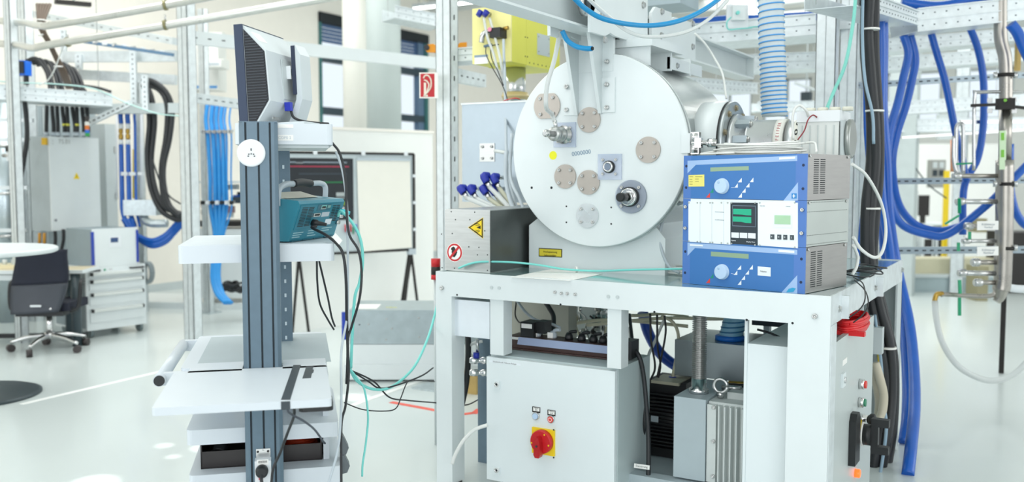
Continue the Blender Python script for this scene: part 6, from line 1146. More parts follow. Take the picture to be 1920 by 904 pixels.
t = T('blue_device', 'small bright blue device sitting on the left cable tray', 'device', at=D(45, 146, 9.2)); MB(BF).box(*[v for v in ((30 - 960) / 1750 * 9.2, (57 - 960) / 1750 * 9.2, 9.2, 9.32, zat(143, 9.2), zat(116, 9.2))]).build('casing', mat('device blue', '1f6fe0', .4), t, .015); MB(BF).box((46 - 960) / 1750 * 9.2, (55 - 960) / 1750 * 9.2, 9.18, 9.2, zat(140, 9.2), zat(118, 9.2)).build('black_cover', BLACK, t); 
for px in (34, 51): MB(BF).box((px - 960) / 1750 * 9.2, (px + 4 - 960) / 1750 * 9.2, 9.22, 9.28, zat(160, 9.2), zat(143, 9.2)).build('stud', BLACK, t)
t = T('colour_strip', 'orange, blue and green striped tag hanging right of the black cables', 'tag', at=D(168, 256, 9.2))
for k, (h_, y0, y1) in enumerate((('33302e', 219, 229), ('e8e8e0', 229, 236), ('e07a2a', 236, 244), ('2a6fd0', 244, 250), ('2a9a4a', 250, 256))): MB(BF).box((164 - 960) / 1750 * 9.2, (172 - 960) / 1750 * 9.2, 9.2, 9.205, zat(y1, 9.2), zat(y0, 9.2)).build('stripe', mat('stripe ' + h_, h_, .5), t)
tag(MB(BF).box((82 - 960) / 1750 * 9.25, (90 - 960) / 1750 * 9.25, 9.25, 9.29, zat(272, 9.25), zat(259, 9.25)).build('yellow_box', mat('ochre', 'dcae1c', .5)), 'tiny yellow box at the top left corner of the numbered cabinet', 'box')
cable('thin_cable', 'white cord sagging from the bent pipe to the tray', 'cord', [(120, 82, 8.3), (112, 105, 8.4), (100, 135, 8.5), (88, 152, 8.6), (73, 160, 8.6)], .006, WHITEC)
cable('thin_cable', 'pale aqua cord hanging between tray and first post', 'cord', [(-10, 152, 8.7), (40, 155, 8.7), (110, 158, 8.8), (170, 165, 8.8), (205, 178, 8.9), (240, 194, 8.9), (270, 205, 8.8), (300, 214, 8.7), (345, 218, 8.5)], .006, mat('pale aqua cord', 'b9dfda', .4))
cable('flat_cable', 'flat black cable lying along the tray edge', 'cord', [(90, 158, 8.9), (140, 160, 8.95), (180, 164, 9.0), (208, 172, 9.0)], .014, RUBBER)
# insulated vertical ducts at the far left
for k, (px, r, d, l) in enumerate(((12, .13, 9.9, 'wide silver insulated duct at the far left edge'), (66, .05, 10.2, 'slim silver duct right of the wide insulated one'))):
    c = D(px, 400, d); t = T('vertical_duct', l, 'duct', at=(c.x, c.y, 0)); MB().cyl((c.x, c.y, 0), (c.x, c.y, 2.5), r, n=36).build('duct', mat('duct foil', 'b9c6cb', .3, .75, var=.05), t)
    for z in (.9, 1.35, 1.85): MB().cyl((c.x, c.y, z), (c.x, c.y, z + .03), r + .006, n=36).build('band', STEEL, t)
cable('black_hose', 'thick black hose running down at the far left', 'hose', [(46, 190, 9.0), (50, 230, 9.0), (50, 265, 9.0), (44, 305, 9.0), (37, 350, 9.0), (38, 390, 9.0), (34, 425, 9.0), (27, 460, 9.0)], .022, RUBBER)
t = T('valve_fitting', 'white valve fitting on the thin struts at far left', 'valve', at=D(20, 315, 9.1)); MB().cbox(D(20, 292, 9.1), .06, .05, .1).build('valve_body', PLASTIC, t, .008); MB().cyl(D(5, 292, 9.1), D(36, 290, 9.1), .018, n=12).build('pipe', STEEL, t); MB().cbox(D(16, 280, 9.1), .04, .04, .05).build('black_cap', BLACK, t)
for k, px in enumerate((102, 118)): cable('lead', ('left', 'right')[k] + ' short black lead below the numbered cabinet', 'cable', [(px + 1, 430, 9.4), (px + 2 - k, 450, 9.4), (px - 4 * k, 475, 9.4), (px - 6 * k + 3, 490, 9.4), (px - 3, 500, 9.3)], .017, RUBBER)
t = T('yellow_rods', 'pair of ochre rods standing behind the round table', 'rods', at=D(80, 462, 9.3))
for px in (74, 83): MB().cyl(D(px, 462, 9.3), D(px, 437, 9.3), .014, n=10).build('rod', mat('ochre rod', 'c78f2c', .5), t)
# blue hoses with brass valves
for k, (px, pe, l) in enumerate(((226, 232, 'left blue hose with brass coupling'), (239, 247, 'middle blue hose with brass coupling'), (252, 256, 'thin right blue hose beside the yellow pipe'))):
    t = T('coolant_line', l, 'hose', at=D(px, 430, 9.6), group='blue lines with brass couplings'); r = .024 if k < 2 else .014
    MB().tube([D(px + 3, 195, 9.6), D(px, 215, 9.6), D(px + 1, 232, 9.6)], r, 12).build('upper_hose', BLUEH, t)
    if k < 2: MB().cyl(D(px + 1, 232, 9.6), D(px + 1, 241, 9.6), .024, n=14).build('white_sleeve', PLASTIC, t); MB().lathe([(.016, 0), (.024, .01), (.024, .05), (.016, .055), (.016, .065), (.022, .07), (.022, .11)], D(px + 1, 262, 9.6), (0, 0, 1), 16).build('brass_coupling', BRASS, t); MB().cyl(D(px + 1, 262, 9.6), D(px + 1, 271, 9.6), .022, n=14).build('white_sleeve', PLASTIC, t)
    MB().tube([D(px + 1, 271 if k < 2 else 232, 9.6), D(px + 2, 320, 9.6), D(px + 3, 370, 9.6), D(px + 4, 395, 9.6), D(pe + 6, 425, 9.55)], r, 12).build('lower_hose', BLUEH, t)
for px, m_, r, l in ((251, YSIGN, .013, 'thin yellow pipe between the blue lines'), (265, PLASTIC, .017, 'white vertical pipe right of the blue lines'), (219, PLASTIC, .010, 'thin white pipe left of the blue lines')):
    c0, c1 = D(px, 372, 9.75), D(px, 215 if m_ is not YSIGN else 280, 9.75); tag(MB().cyl(c0, c1, r, n=12).build('riser_pipe', m_), l, 'pipe')
t = T('pipe_clamps', 'row of white pipe clamps on the blue lines', 'clamps', at=D(243, 330, 9.55))
for px in (233, 248, 265): MB().cbox(D(px, 326, 9.56), .055, .04, .035).build('clamp', PLASTIC, t, .006)
t = T('steel_duct', 'galvanised duct with elbow at the foot of the blue lines', 'duct', at=D(260, 405, 9.5)); f = BF; MB(f).box((231 - 960) / 1750 * 9.5, (292 - 960) / 1750 * 9.5, 9.5, 9.7, zat(404, 9.5), zat(375, 9.5)).build('duct_box', GALV, t, .01); MB().tube([D(270, 400, 9.6), D(272, 412, 9.55), D(285, 419, 9.5), D(314, 419, 9.5)], .042, 20).build('duct_elbow', GALV, t)
for k, (dy, r) in enumerate(((0, .03), (8, .028), (14, .016))): cable('blue_hose', ('upper', 'middle', 'lower')[k] + ' blue hose curving beside the drawer cabinet', 'hose', [(232 + k * 8, 410, 9.5), (246 + k * 3, 432, 9.5), (258 + k * 2, 443 + dy * .6, 9.45), (285, 452 + dy * .8, 9.4), (310, 442 + dy, 9.4), (328, 424 + dy, 9.4), (345, 405 + dy, 9.3)], r, BLUEH, 'blue hoses curving beside the drawer cabinet')
# black loops
for k, P in enumerate(([(268, 150, 9.5), (285, 152, 9.45), (305, 165, 9.4), (318, 185, 9.4), (323, 210, 9.4), (318, 260, 9.4), (307, 310, 9.4), (308, 350, 9.35), (318, 385, 9.3), (338, 405, 9.2)], [(272, 158, 9.5), (295, 166, 9.45), (310, 185, 9.4), (314, 215, 9.4), (311, 260, 9.4), (303, 310, 9.4), (304, 350, 9.4), (312, 385, 9.35), (340, 412, 9.3)],
                      [(268, 160, 9.6), (276, 185, 9.55), (280, 230, 9.5), (276, 290, 9.5), (282, 350, 9.45), (300, 392, 9.4), (325, 410, 9.3), (342, 412, 9.3)], [(276, 160, 9.6), (286, 190, 9.55), (290, 230, 9.5), (284, 300, 9.5), (290, 350, 9.45), (308, 388, 9.4), (342, 402, 9.3)])): cable('black_hose', ('outermost', 'second', 'innermost left', 'inner right')[k] + ' of the four black hose loops left of the first post', 'hose', P, .026, RUBBER, 'black hose loops left of the first post')
cable('thin_cable', 'thin black cable crossing the black hose loops', 'cable', [(286, 300, 9.3), (300, 340, 9.3), (318, 368, 9.3), (338, 382, 9.2)], .008, RUBBER)
# light blue bundle by the second post
for k in range(6):
    x = (386, 396, 405, 414, 421, 430)[k]; xb = (400, 404, 408, 411, 414, 417)[k]; r = (.022, .024, .022, .022, .012, .009)[k]
    P = [(x + 3, 196, 9.9), (x, 225, 9.85), (x + 4, 260, 9.8), (x + 8 - k, 330, 9.8), (x + 9 - k, 390, 9.8), (xb + 3, 440, 9.75), (xb, 480, 9.7), (xb - 2, 520, 9.6), (xb + 6, 550, 9.5), (xb + 22, 568, 9.4)]
    cable('light_blue_hose', 'light blue hose, %s from the left in the bundle by the second post' % ('first second third fourth fifth sixth'.split()[k]), 'hose', P if k < 5 else P[:7], r, BLUEL, 'light blue hose bundle by the second post')
t = T('hose_bracket', 'row of small clamps across the light blue hoses', 'clamps', at=D(405, 380, 9.75)); MB().bar(D(376, 380, 9.76), D(440, 378, 9.76), .02, .02).build('clamp_bar', STEEL, t)
for k in range(7): MB().cbox(D(380 + 9 * k, 380, 9.7), .03, .03, .04).build('clamp', [BLACK, PLASTIC][k % 2], t)
t = T('hose_bracket', 'upper clamp bar across the light blue hoses', 'clamps', at=D(405, 247, 9.8)); MB().bar(D(376, 247, 9.78), D(438, 245, 9.78), .02, .02).build('clamp_bar', GREYC, t)
for k in range(6): MB().cbox(D(382 + 10 * k, 247, 9.74), .03, .03, .035).build('clamp', STEEL, t)
# dark equipment rack seen behind the hoses
t = T('equipment_rack', 'open rack with dark wired devices behind the light blue hoses', 'rack', at=cw((410 - 960) / 1750 * 10.9, 10.9)); dr = 10.8; ra, rb_ = (365 - 960) / 1750 * dr, (455 - 960) / 1750 * dr
MB(BF).box(ra, rb_, dr, dr + .5, zat(340, dr) - .02, zat(340, dr)).build('shelf', GREYP, t); MB(BF).box(ra, rb_, dr, dr + .5, zat(425, dr), zat(415, dr)).build('shelf', SIGNK, t); MB(BF).box(ra, rb_, dr, dr + .5, zat(560, dr), zat(430, dr)).build('lower_case', WHITE, t, .01)
for x in (ra, rb_ - .05): MB(BF).box(x, x + .05, dr + .45, dr + .5, 0, zat(330, dr)).build('upright', GREYP, t)
random.seed(5)
for k in range(14): c = Vector(((370 + random.random() * 75 - 960) / 1750 * dr, dr + .1 + .2 * random.random(), zat(350 + random.random() * 55, dr))); MB(BF).cbox(c, .05 + .07 * random.random(), .1, .04 + .05 * random.random()).build('device', [SIGNK, SLATED, GREYP, BLUEH, mat('rack rose', '8a6a70', .5)][k % 5], t, .004)
# cable reels and dark bundle on the floor behind
t = T('cable_reel', 'grey coil of cable leaning behind the drawer cabinet', 'coil', at=D(276, 528, 10.3)); c = D(275, 512, 10.3); 
for k in range(3): MB().tube([c + RT * (.05 * math.cos(a / 16 * 6.2832)) + Vector((0, 0, .11 * math.sin(a / 16 * 6.2832))) + FH * .03 * k for a in range(17)], .018, 10, k=3).build('loop', mat('coil grey', '8d989c', .5), t)
t = T('cable_heap', 'heap of black cables on the floor beside the cart', 'cables', at=D(440, 545, 9.8))
for k in range(6): c = D(425 + 5 * k, 536 + 2 * (k % 3), 9.9); MB().tube([c + RT * (.12 * math.cos(a / 12 * 6.2832 + k)) + FH * (.10 * math.sin(a / 12 * 6.2832 + k)) + Vector((0, 0, .04 * math.sin(a + k))) for a in range(13)], .012, 8, k=3).build('loop', RUBBER, t)
# low plinth along the racks
pz = T('low_plinth', 'low white plinth on the floor behind the first posts', 'plinth', at=cw(-3.4, 10.6)); f = Fr(cw((262 - 960) / 1750 * 10.6, 10.9), YAW - math.radians(8)); MB(f).box(-1.6, 2.2, 0, .8, 0, .07).build('slab', WHITE, pz, .01)
t = T('cable_trunking', 'short open trunking on the floor at the hose ends', 'trunking', at=D(420, 580, 9.2)); P0, P1 = W.px(393, 582, Z=.0), W.px(450, 576, Z=.0); dd_ = (P1 - P0).normalized(); sd = Vector((-dd_.y, dd_.x, 0))
MB().bar(P0 + Vector((0, 0, .03)), P1 + Vector((0, 0, .03)), .01, .06).build('side', WHITE, t); MB().bar(P0 + sd * .12 + Vector((0, 0, .03)), P1 + sd * .12 + Vector((0, 0, .03)), .01, .06).build('side', WHITE, t); MB().bar(P0 + sd * .06 + Vector((0, 0, .006)), P1 + sd * .06 + Vector((0, 0, .006)), .12, .008).build('bottom', WHITE, t)
# ------------------------------------------------------------------ drawer cabinet
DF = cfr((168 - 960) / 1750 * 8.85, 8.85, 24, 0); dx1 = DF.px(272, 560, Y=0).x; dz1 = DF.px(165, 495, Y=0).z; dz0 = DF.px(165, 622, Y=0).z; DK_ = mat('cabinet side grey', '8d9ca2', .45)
DF = Fr(DF.M.translation, YAW + math.radians(52)); a = DF.px(160, 500, Y=0); b = DF.px(272, 500, Y=0); ax0, ax1 = a.x, b.x; dz1 = DF.px(160, 503, Y=0).z; dz0 = DF.px(160, 622, Y=0).z
t = T('drawer_cabinet', 'pale grey workshop drawer cabinet on castors', 'drawer cabinet', DF)
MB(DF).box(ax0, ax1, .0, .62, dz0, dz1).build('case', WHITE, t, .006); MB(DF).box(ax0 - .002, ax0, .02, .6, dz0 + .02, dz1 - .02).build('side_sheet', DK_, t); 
for k, (py, hh) in enumerate(((520, 14), (534, 24), (559, 27), (589, 30))):
    z1 = DF.px(160, py - 8, Y=0).z; z0 = DF.px(160, py + hh - 12, Y=0).z; dwr = MB(DF).box(ax0 + .03, ax1 - .03, -.012, 0, z0, z1).build('drawer', WHITE, t, .002); MB(DF).prism([(-.012, z1 - .002), (-.045, z1 - .006), (-.045, z1 - .03), (-.034, z1 - .034), (-.012, z1 - .016)], ax0 + .05, ax1 - .05, 'x').build('handle', CREAM, dwr, .002)
    for x in (ax0 + .045, ax1 - .05): MB(DF).box(x - .008, x + .008, -.046, -.012, z1 - .034, z1 - .002).build('handle_end', BLACK, dwr)
for x0_, x1_ in ((ax0 + .01, ax0 + .13), (ax1 - .16, ax1 - .03)): MB(DF).tube([(x0_, -.0, dz1 - .03), (x0_, -.03, dz1 - .03), (x1_, -.03, dz1 - .03), (x1_, 0, dz1 - .03)], .008, 8, sm=False).build('grip', SIGNK, t)
for k, x in enumerate((.19, .25)): MB(DF).cyl((ax0 + x, -.006, dz1 - .03), (ax0 + x, 0, dz1 - .03), .01, n=12).build('lock', GREEN if k == 0 else STEEL, t)
for x in (ax0 + .05, ax1 - .05):
    for y in (.05, .52): MB(DF).cyl((x - .014, y, .05), (x + .014, y, .05), .05, n=20).build('castor', mat('castor grey', '6e7c7e', .5), t); MB(DF).box(x - .022, x + .022, y - .02, y + .02, .07, dz0).build('castor_fork', STEEL, t)
t2 = T('control_unit', 'white control unit with blue edges standing on the drawer cabinet', 'instrument', Fr(DF.M.translation + Vector((0, 0, dz1)), YAW + math.radians(52))); ux0, ux1 = DF.px(174, 480, Y=.0).x, DF.px(258, 480, Y=0).x; uz0 = dz1 + .001; uz1 = DF.px(174, 431, Y=0).z
MB(DF).box(ux0 - .0, ux1, .012, .5, uz0, uz1).build('case', DK_, t2, .003); MB(DF).box(ux0, ux1, 0, .012, uz0, uz1 + .006).build('front_panel', WHITE, t2, .002); MB(DF).box(ux0 - .006, ux0 + .012, -.012, .02, uz0 + .02, uz1 - .02).build('blue_handle', mat('handle blue', '1c3fa8', .4), t2, .003); MB(DF).box(ux1 - .012, ux1 + .006, -.012, .02, uz0 + .02, uz1 - .02).build('blue_handle', mat('handle blue', '1c3fa8', .4), t2, .003)
a, b = DF.px(204, 443, Y=0), DF.px(227, 463, Y=0); MB(DF).box(a.x, b.x, -.004, 0, b.z, a.z).build('display_frame', PLASTIC, t2); a, b = DF.px(207, 446, Y=0), DF.px(221, 454, Y=0); MB(DF).box(a.x, b.x, -.006, -.004, b.z, a.z).build('display', mat('display navy', '2c4a78', .2), t2)
# ------------------------------------------------------------------ desk with a dark leg
KFr = cfr((148 - 960) / 1750 * 8.4, 8.4, 4, 0); tzd = KFr.px(148, 507, Y=0).z
t = T('desk', 'light wooden desk with white edge and dark round legs', 'desk', KFr); DW = mat('desk wood', 'c9bfa2', .5, var=.06, stretch=(1, 8, 1))
MB(KFr).box(-1.9, 0, 0.02, .42, tzd - .028, tzd).build('desktop', DW, t); MB(KFr).box(-1.9, 0.0, 0, .02, tzd - .03, tzd + .001).build('edge_band', WHITE, t, .003); MB(KFr).box(0, .015, 0, .42, tzd - .03, tzd + .001).build('edge_band', WHITE, t)
MB(KFr).box(-1.85, -.04, .03, .07, tzd - .09, tzd - .04).build('apron', WHITE, t, .003)
for x, y in ((-.07, .05), (-.25, .36), (-1.8, .05), (-1.8, .36)): MB(KFr).cyl((x, y, 0), (x, y, tzd - .03), .042, n=20).build('leg', mat('leg slate', '39474d', .35), t)
MB(KFr).box(-1.8, -.1,   .33, .37, .03, .07).build('foot_rail', BLACK, t)
t = T('desk_items', 'cream tray with small white pots on the desk', 'tray', at=KFr.M @ Vector((-.75, .3, tzd))); MB(KFr).box(-.92, -.6, .2, .45, tzd, tzd + .03).build('tray', mat('cream tray', 'e6dcb8', .5), t, .005)
for k in range(4): MB(KFr).cyl((-.88 + .08 * k, .3, tzd + .03), (-.88 + .08 * k, .3, tzd + .075), .02, n=12).build('pot', CREAM, t)
# round standing table with dark disc base
c = cw((-62 - 960) / 1750 * 6.5, 6.5); t = T('standing_table', 'round white standing table with dark disc base at the left edge', 'table', at=(c.x, c.y, 0)); zst = zat(466, 6.5)
MB().lathe([(.55, 0), (.565, .008), (.565, .028), (.555, .036)], (c.x, c.y, zst - .036), (0, 0, 1), 72).build('tabletop', WHITE, t); MB().cyl((c.x, c.y, .02), (c.x, c.y, zst - .036), .035, n=20).build('pole', STEEL, t); MB().lathe([(.43, 0), (.43, .012), (.40, .022), (.05, .03)], (c.x, c.y, 0), (0, 0, 1), 72).build('base_disc', mat('base slate', '2f3d42', .4, .2), t)
# ------------------------------------------------------------------ office chair
OF = cfr((64 - 960) / 1750 * 8.05, 8.05, 0, 0); OF = Fr(OF.M.translation, YAW + math.radians(4)); t = T('office_chair', 'black office chair with high back and polished five star base', 'chair', OF)
def ol(px, py, y=0): return OF.px(px, py, Y=y)
zb0, zb1 = ol(60, 590).z, ol(60, 473).z; xl0, xr0, xl1, xr1 = ol(12, 530).x, ol(103, 520).x, ol(22, 590).x, ol(98, 575).x
BKF = mat('chair fabric', '1d2130', .8, var=.08, bump=.1); CSH = mat('chair shell', '3b4049', .5)
N = 10; vs = []; fs = []
def backpt(u, v, o):
    zz = zb0 + (zb1 - zb0) * v; hw0 = .20 + .03 * math.sin(math.pi * min(1, v * 1.15)) + .012 * v; xx = (-.03 + .06 * v) + (u * 2 - 1) * hw0; yy = -.05 * (1 - (u * 2 - 1) ** 2) * .6 + .05 * math.sin(2.6 * v) - .0 + o; return (xx, yy, zz + .02 * u)
def shell(v0, v1, th, name, m):
    vs = [backpt(i / N, v0 + (v1 - v0) * j / N, 0) for i in range(N + 1) for j in range(N + 1)] + [backpt(i / N, v0 + (v1 - v0) * j / N, th) for i in range(N + 1) for j in range(N + 1)]; K = (N + 1) ** 2; fs = []
    for i in range(N):
        for j in range(N): a = i * (N + 1) + j; b = a + N + 1; fs += [(a, b, b + 1, a + 1), (K + a, K + a + 1, K + b + 1, K + b)]
    for i in range(N): a = i * (N + 1); b = a + N + 1; fs += [(a, K + a, K + b, b), (a + N, b + N, K + b + N, K + a + N)]; fs += [(i, i + 1, K + i + 1, K + i), (N * (N + 1) + i, K + N * (N + 1) + i, K + N * (N + 1) + i + 1, N * (N + 1) + i + 1)]
    return MB(OF).add(vs, fs, True).build(name, m, t)
shell(.46, 1, .045, 'backrest', BKF); shell(0, .455, .04, 'lower_shell', CSH)
c = ol(67, 574, -.04); MB(OF).box(c.x - .045, c.x + .045, -.048, -.034, c.z - .008, c.z + .008).build('white_badge', PLASTIC, t)
sz = zb0 + .05; MB(OF).box(-.25, .24, .06, .50, sz - .03, sz + .04).build('seat', BKF, t, .03, 3); MB(OF).box(-.20, .20, .02, .40, sz - .07, sz - .03).build('seat_pan', BLACK, t, .01)
MB(OF).tube([(-.1, .0, sz - .02), (.0, .0, sz - .03), (.12, .0, sz)], .012, 8).build('back_link', SHINY, t)
for s in (-1, 1): MB(OF).tube([(.22 * s, .12, sz - .04), (.29 * s, .14, sz), (.30 * s, .18, sz + .2), (.28 * s, .3, sz + .21)], .018, 10).build('armrest', BLACK, t)
cx_0, cy_0 = .02, .18; MB(OF).cyl((cx_0, cy_0, .12), (cx_0, cy_0, sz - .06), .025, n=16).build('gas_lift', SHINY, t); MB(OF).cyl((cx_0, cy_0, .11), (cx_0, cy_0, .17), .045, n=20).build('hub', SHINY, t)
for k in range(5):
    a = math.radians(-98 + 72 * k); e = (cx_0 + .32 * math.cos(a), cy_0 + .32 * math.sin(a)); MB(OF).tube([(cx_0, cy_0, .14), (cx_0 + .17 * math.cos(a), cy_0 + .17 * math.sin(a), .125), (e[0], e[1], .085)], lambda s_: .026 - .012 * s_, 10).build('base_arm', SHINY, t); w_ = MB(OF).cyl((e[0] - .024 * math.sin(a + .6), e[1] + .024 * math.cos(a + .6), .033), (e[0] + .024 * math.sin(a + .6), e[1] - .024 * math.cos(a + .6), .033), .033, n=16).build('castor', mat('castor dark', '3a3434', .4), t)
# ------------------------------------------------------------------ floor tape
zt_ = .0025
def fline(pts, w_, m, label, name='floor_tape'):
    o = MB()
    for (a, b) in zip(pts[:-1], pts[1:]): o.bar(W.px(*a, Z=.001), W.px(*b, Z=.001), w_, .0015)
    return tag(o.build(name, m), label, 'tape')
fline([(40, 758), (308, 695)], .05, mat('white tape', 'f6f8f6', .4), 'long white line on the floor in front of the chair'); fline([(660, 760), (812, 705)], .05, mat('white tape', 'f6f8f6', .4), 'white line on the floor between cart and table leg')
RT_ = mat('red tape', 'e8604e', .5); fline([(733, 754), (820, 770)], .045, RT_, 'red floor tape between cart and table leg'); fline([(866, 777), (890, 774)], .045, RT_, 'short red tape behind the front table leg'); fline([(888, 776), (899, 767)], .045, RT_, 'last red tape piece beside the dark post')
c = W.px(812, 728, Z=0); tag(MB().box(c.x - .12, c.x + .12, c.y - .1, c.y + .1, 0, .012).build('floor_plate', GALV, None, .002), 'square metal plate on the floor behind the table leg', 'plate'); 
for k, P in enumerate(([(855, 642, 6.0), (862, 620, 6.0), (880, 615, 6.0), (905, 618, 6.0)], )): cable('tube', 'clear tube left of the thin junction box', 'tube', [(905, 640, 4.9), (885, 645, 4.9), (878, 655, 4.9), (885, 668, 4.9), (893, 668, 4.9)], .008, CLEAR)
t = T('inlet_fittings', 'two steel fittings with navy ring on the cabinet left side', 'fittings', at=D(895, 676, 4.7))
for py in (676, 699): MB().lathe([(.012, 0), (.018, .01), (.018, .04), (.012, .045), (.012, .06), (.018, .065), (.018, .1)], D(880, py, 4.65), RT, 14).build('fitting', SHINY, t)
MB().cyl(D(893, 671, 4.65), D(893, 661, 4.65), .016, n=14).build('navy_ring', NAVY, t); MB().cyl(D(895, 660, 4.65), D(895, 636, 4.65), .008, n=10).build('stem', STEEL, t)
cable('black_hose', 'thick black hose running down behind the front left table leg', 'hose', [(876, 600, 4.9), (878, 660, 4.9), (874, 720, 4.85), (862, 780, 4.8), (856, 860, 4.75), (853, 920, 4.7)], .016, RUBBER)
cable('white_hose', 'pale hose bowing from the cabinet to the left table leg', 'hose', [(914, 797, 4.45), (890, 806, 4.45), (870, 825, 4.45), (855, 850, 4.45), (848, 870, 4.45)], .009, WHITEC)
# ================================================================== RIGHT BACKGROUND
MF_ = 6.5
t = T('steel_manifold', 'vertical stainless manifold pipe with side branches and paper labels', 'manifold', at=D(1883, 560, MF_)); SM = mat('manifold steel', 'a9a59e', .3, .9, var=.12, scale=9)
MB().tube([D(1876, -20, MF_), D(1876, 40, MF_), D(1877, 75, MF_), D(1884, 105, MF_), D(1886, 140, MF_), D(1886, 200, MF_)], .043, 24).build('upper_pipe', SM, t); MB().cyl(D(1886, 200, MF_), D(1884, 300, MF_), .042, n=24).build('middle_pipe', SM, t); MB().tube([D(1884, 300, MF_), D(1883, 420, MF_), D(1880, 520, MF_), D(1877, 545, MF_)], .058, 28).build('lower_pipe', SM, t); MB().tube([D(1877, 540, MF_), D(1874, 556, MF_), D(1868, 566, MF_)], lambda s_: .055 - .03 * s_, 20).build('cone_end', SM, t)
for py in (141, 345, 465): MB().cyl(D(1885, py, MF_) - Vector((0, 0, .012)), D(1885, py, MF_) + Vector((0, 0, .012)), .062, n=28).build('clamp_ring', SIGNK, t); [MB().cyl(D(x, py, MF_ - .05) - Vector((0, 0, .02)), D(x, py, MF_ - .05) + Vector((0, 0, .02)), .014, n=10).build('clamp_bolt', STEEL, t) for x in (1866, 1904)]
for k, (x0_, y, y1, r) in enumerate(((1790, 330, 330, .016), (1796, 378, 378, .018), (1812, 424, 424, .016), (1808, 452, 452, .014), (1825, 492, 492, .018), (1800, 512, 513, .018), (1830, 530, 530, .017))): MB().cyl(D(x0_, y, MF_ - .02), D(1872, y1, MF_), r, n=14).build('branch_pipe', STEEL if k % 2 else SM, t); MB().lathe([(r * 1.2, 0), (r * 1.6, .01), (r * 1.6, .05), (r * 1.2, .06)], D(x0_ - 4, y, MF_ - .02), RT, 6 if k % 2 else 14).build('branch_nut', STEEL, t)
MB().tube([D(1868, 460, MF_), D(1868, 530, MF_), D(1866, 548, MF_), D(1855, 555, MF_), D(1820, 555, MF_), D(1775, 552, MF_), D(1764, 553, MF_)], .016, 14).build('drain_pipe', SM, t); MB().tube([D(1768, 551, MF_), D(1757, 552, MF_), D(1753, 562, MF_), D(1753, 570, MF_)], .017, 14).build('brass_elbow', BRASS, t)
for (x, y, dx, dy) in ((1799, 558, 0, 34), (1799, 525, 1, 26), (1799, 400, 0, -28), (1797, 455, 0, 16), (1818, 435, 0, 14), (1772, 420, 26, -16)): MB().bar(D(x, y, MF_ - .05), D(x + dx, y + dy, MF_ - .06), .02, .012).build('lever_handle', GREEN, t)
MB().bar(D(1790, 308, MF_ + .05), D(1822, 306, MF_ + .05), .012, .012).build('lever_handle', GREEN, t)
for (y0, y1, s) in ((415, 432, 'Kühlwasser\nVorlauf'), (463, 480, 'Kühlwasser\nRücklauf')): p = D(1853, (y0 + y1) / 2, MF_ - .08); a, b = D(1832, y1, MF_ - .08), D(1872, y0, MF_ - .08); pl = MB().bar(D(1832, (y0 + y1) / 2, MF_ - .08), D(1872, (y0 + y1) / 2 - 1, MF_ - .08), .003, (b - a).z).build('paper_label', SIGNW, t); text(s, .02, mat('grey ink', '9aa6ac', .6), pl, tm(p - FH * .003, RT, (0, 0, 1)))
pl = MB().bar(D(1880, 318, MF_ - .05), D(1880, 245, MF_ - .05), .045, .004, FH).build('flow_arrow_label', mat('label pale green', 'cfe6c2', .5), t)
for y in (256, 288): MB().bar(D(1880, y - 7, MF_ - .054), D(1880, y + 7, MF_ - .054), .02, .003, FH).build('green_mark', mat('mark green', '7cc043', .5), t)
MB().tube([D(1788, 255, MF_), D(1788, 300, MF_), D(1794, 322, MF_), D(1812, 331, MF_), D(1872, 331, MF_)], .012, 12).build('bent_pipe', STEEL, t); MB().tube([D(1826, 320, MF_), D(1826, 240, MF_), D(1828, 178, MF_), D(1836, 173, MF_), D(1935, 172, MF_)], .012, 12).build('bent_pipe', STEEL, t)
MB().tube([D(1792, 330, MF_ + .1), D(1793, 260, MF_ + .1), D(1794, 238, MF_ + .1), D(1801, 232, MF_ + .1), D(1806, 245, MF_ + .1), D(1806, 330, MF_ + .1)], .014, 12).build('u_pipe', STEEL, t)
cl_ = T('lever_clamp', 'black lever clamp gripping the steel manifold', 'clamp', at=D(1880, 205, MF_)); MB().bar(D(1821, 198, MF_ - .06), D(1870, 196, MF_ - .06), .02, .02).build('lever', SIGNK, cl_); MB().cbox(D(1885, 195, MF_ - .05), .12, .05, .075).build('clamp_block', SIGNK, cl_, .008); MB().bar(D(1900, 200, MF_ - .05), D(1935, 204, MF_ - .05), .02, .02).build('lever', SIGNK, cl_)
for x, y in ((1856, 188), (1856, 208), (1902, 186), (1902, 208)): MB().cbox(D(x, y, MF_ - .06), .03, .03, .03).build('clamp_jaw', STEEL, cl_, .004)
MB().cyl(D(1885, 188, MF_ - .08), D(1885, 188, MF_ - .095), .011, n=12).build('green_pin', mat('mark green', '7cc043', .5), cl_)
rail((1800, 229, 6.9), (1935, 228, 7.0), .02, .025, 'thin rod crossing behind the manifold above the green label', slots=0, m=STEEL, name='steel_rod', cat='rod'); rail((1690, 258, 8.6), (1935, 243, 8.9), .02, .02, 'thin far rod above the white cupboard', slots=0, m=STEEL, name='steel_rod', cat='rod')
cable('clear_hose', 'clear hose sagging from the brass elbow towards the floor', 'hose', [(1753, 566, 6.5), (1756, 600, 6.4), (1768, 645, 6.3), (1795, 685, 6.2), (1830, 707, 6.2), (1862, 714, 6.2), (1895, 705, 6.2), (1920, 685, 6.2), (1940, 660, 6.2)], .020, CLEAR, n=16)
cable('white_pipe', 'white pipe leaving the manifold foot to the right', 'pipe', [(1884, 536, 6.7), (1900, 541, 6.7), (1935, 543, 6.7)], .028, PLASTIC, n=16)
c = W.px(1877, 700, Z=0); tag(MB().box(c.x - .018, c.x + .018, c.y, c.y + .036, 0, zat(545, 7.3)).build('support_post', SIGNK), 'thin black post standing under the manifold', 'post')
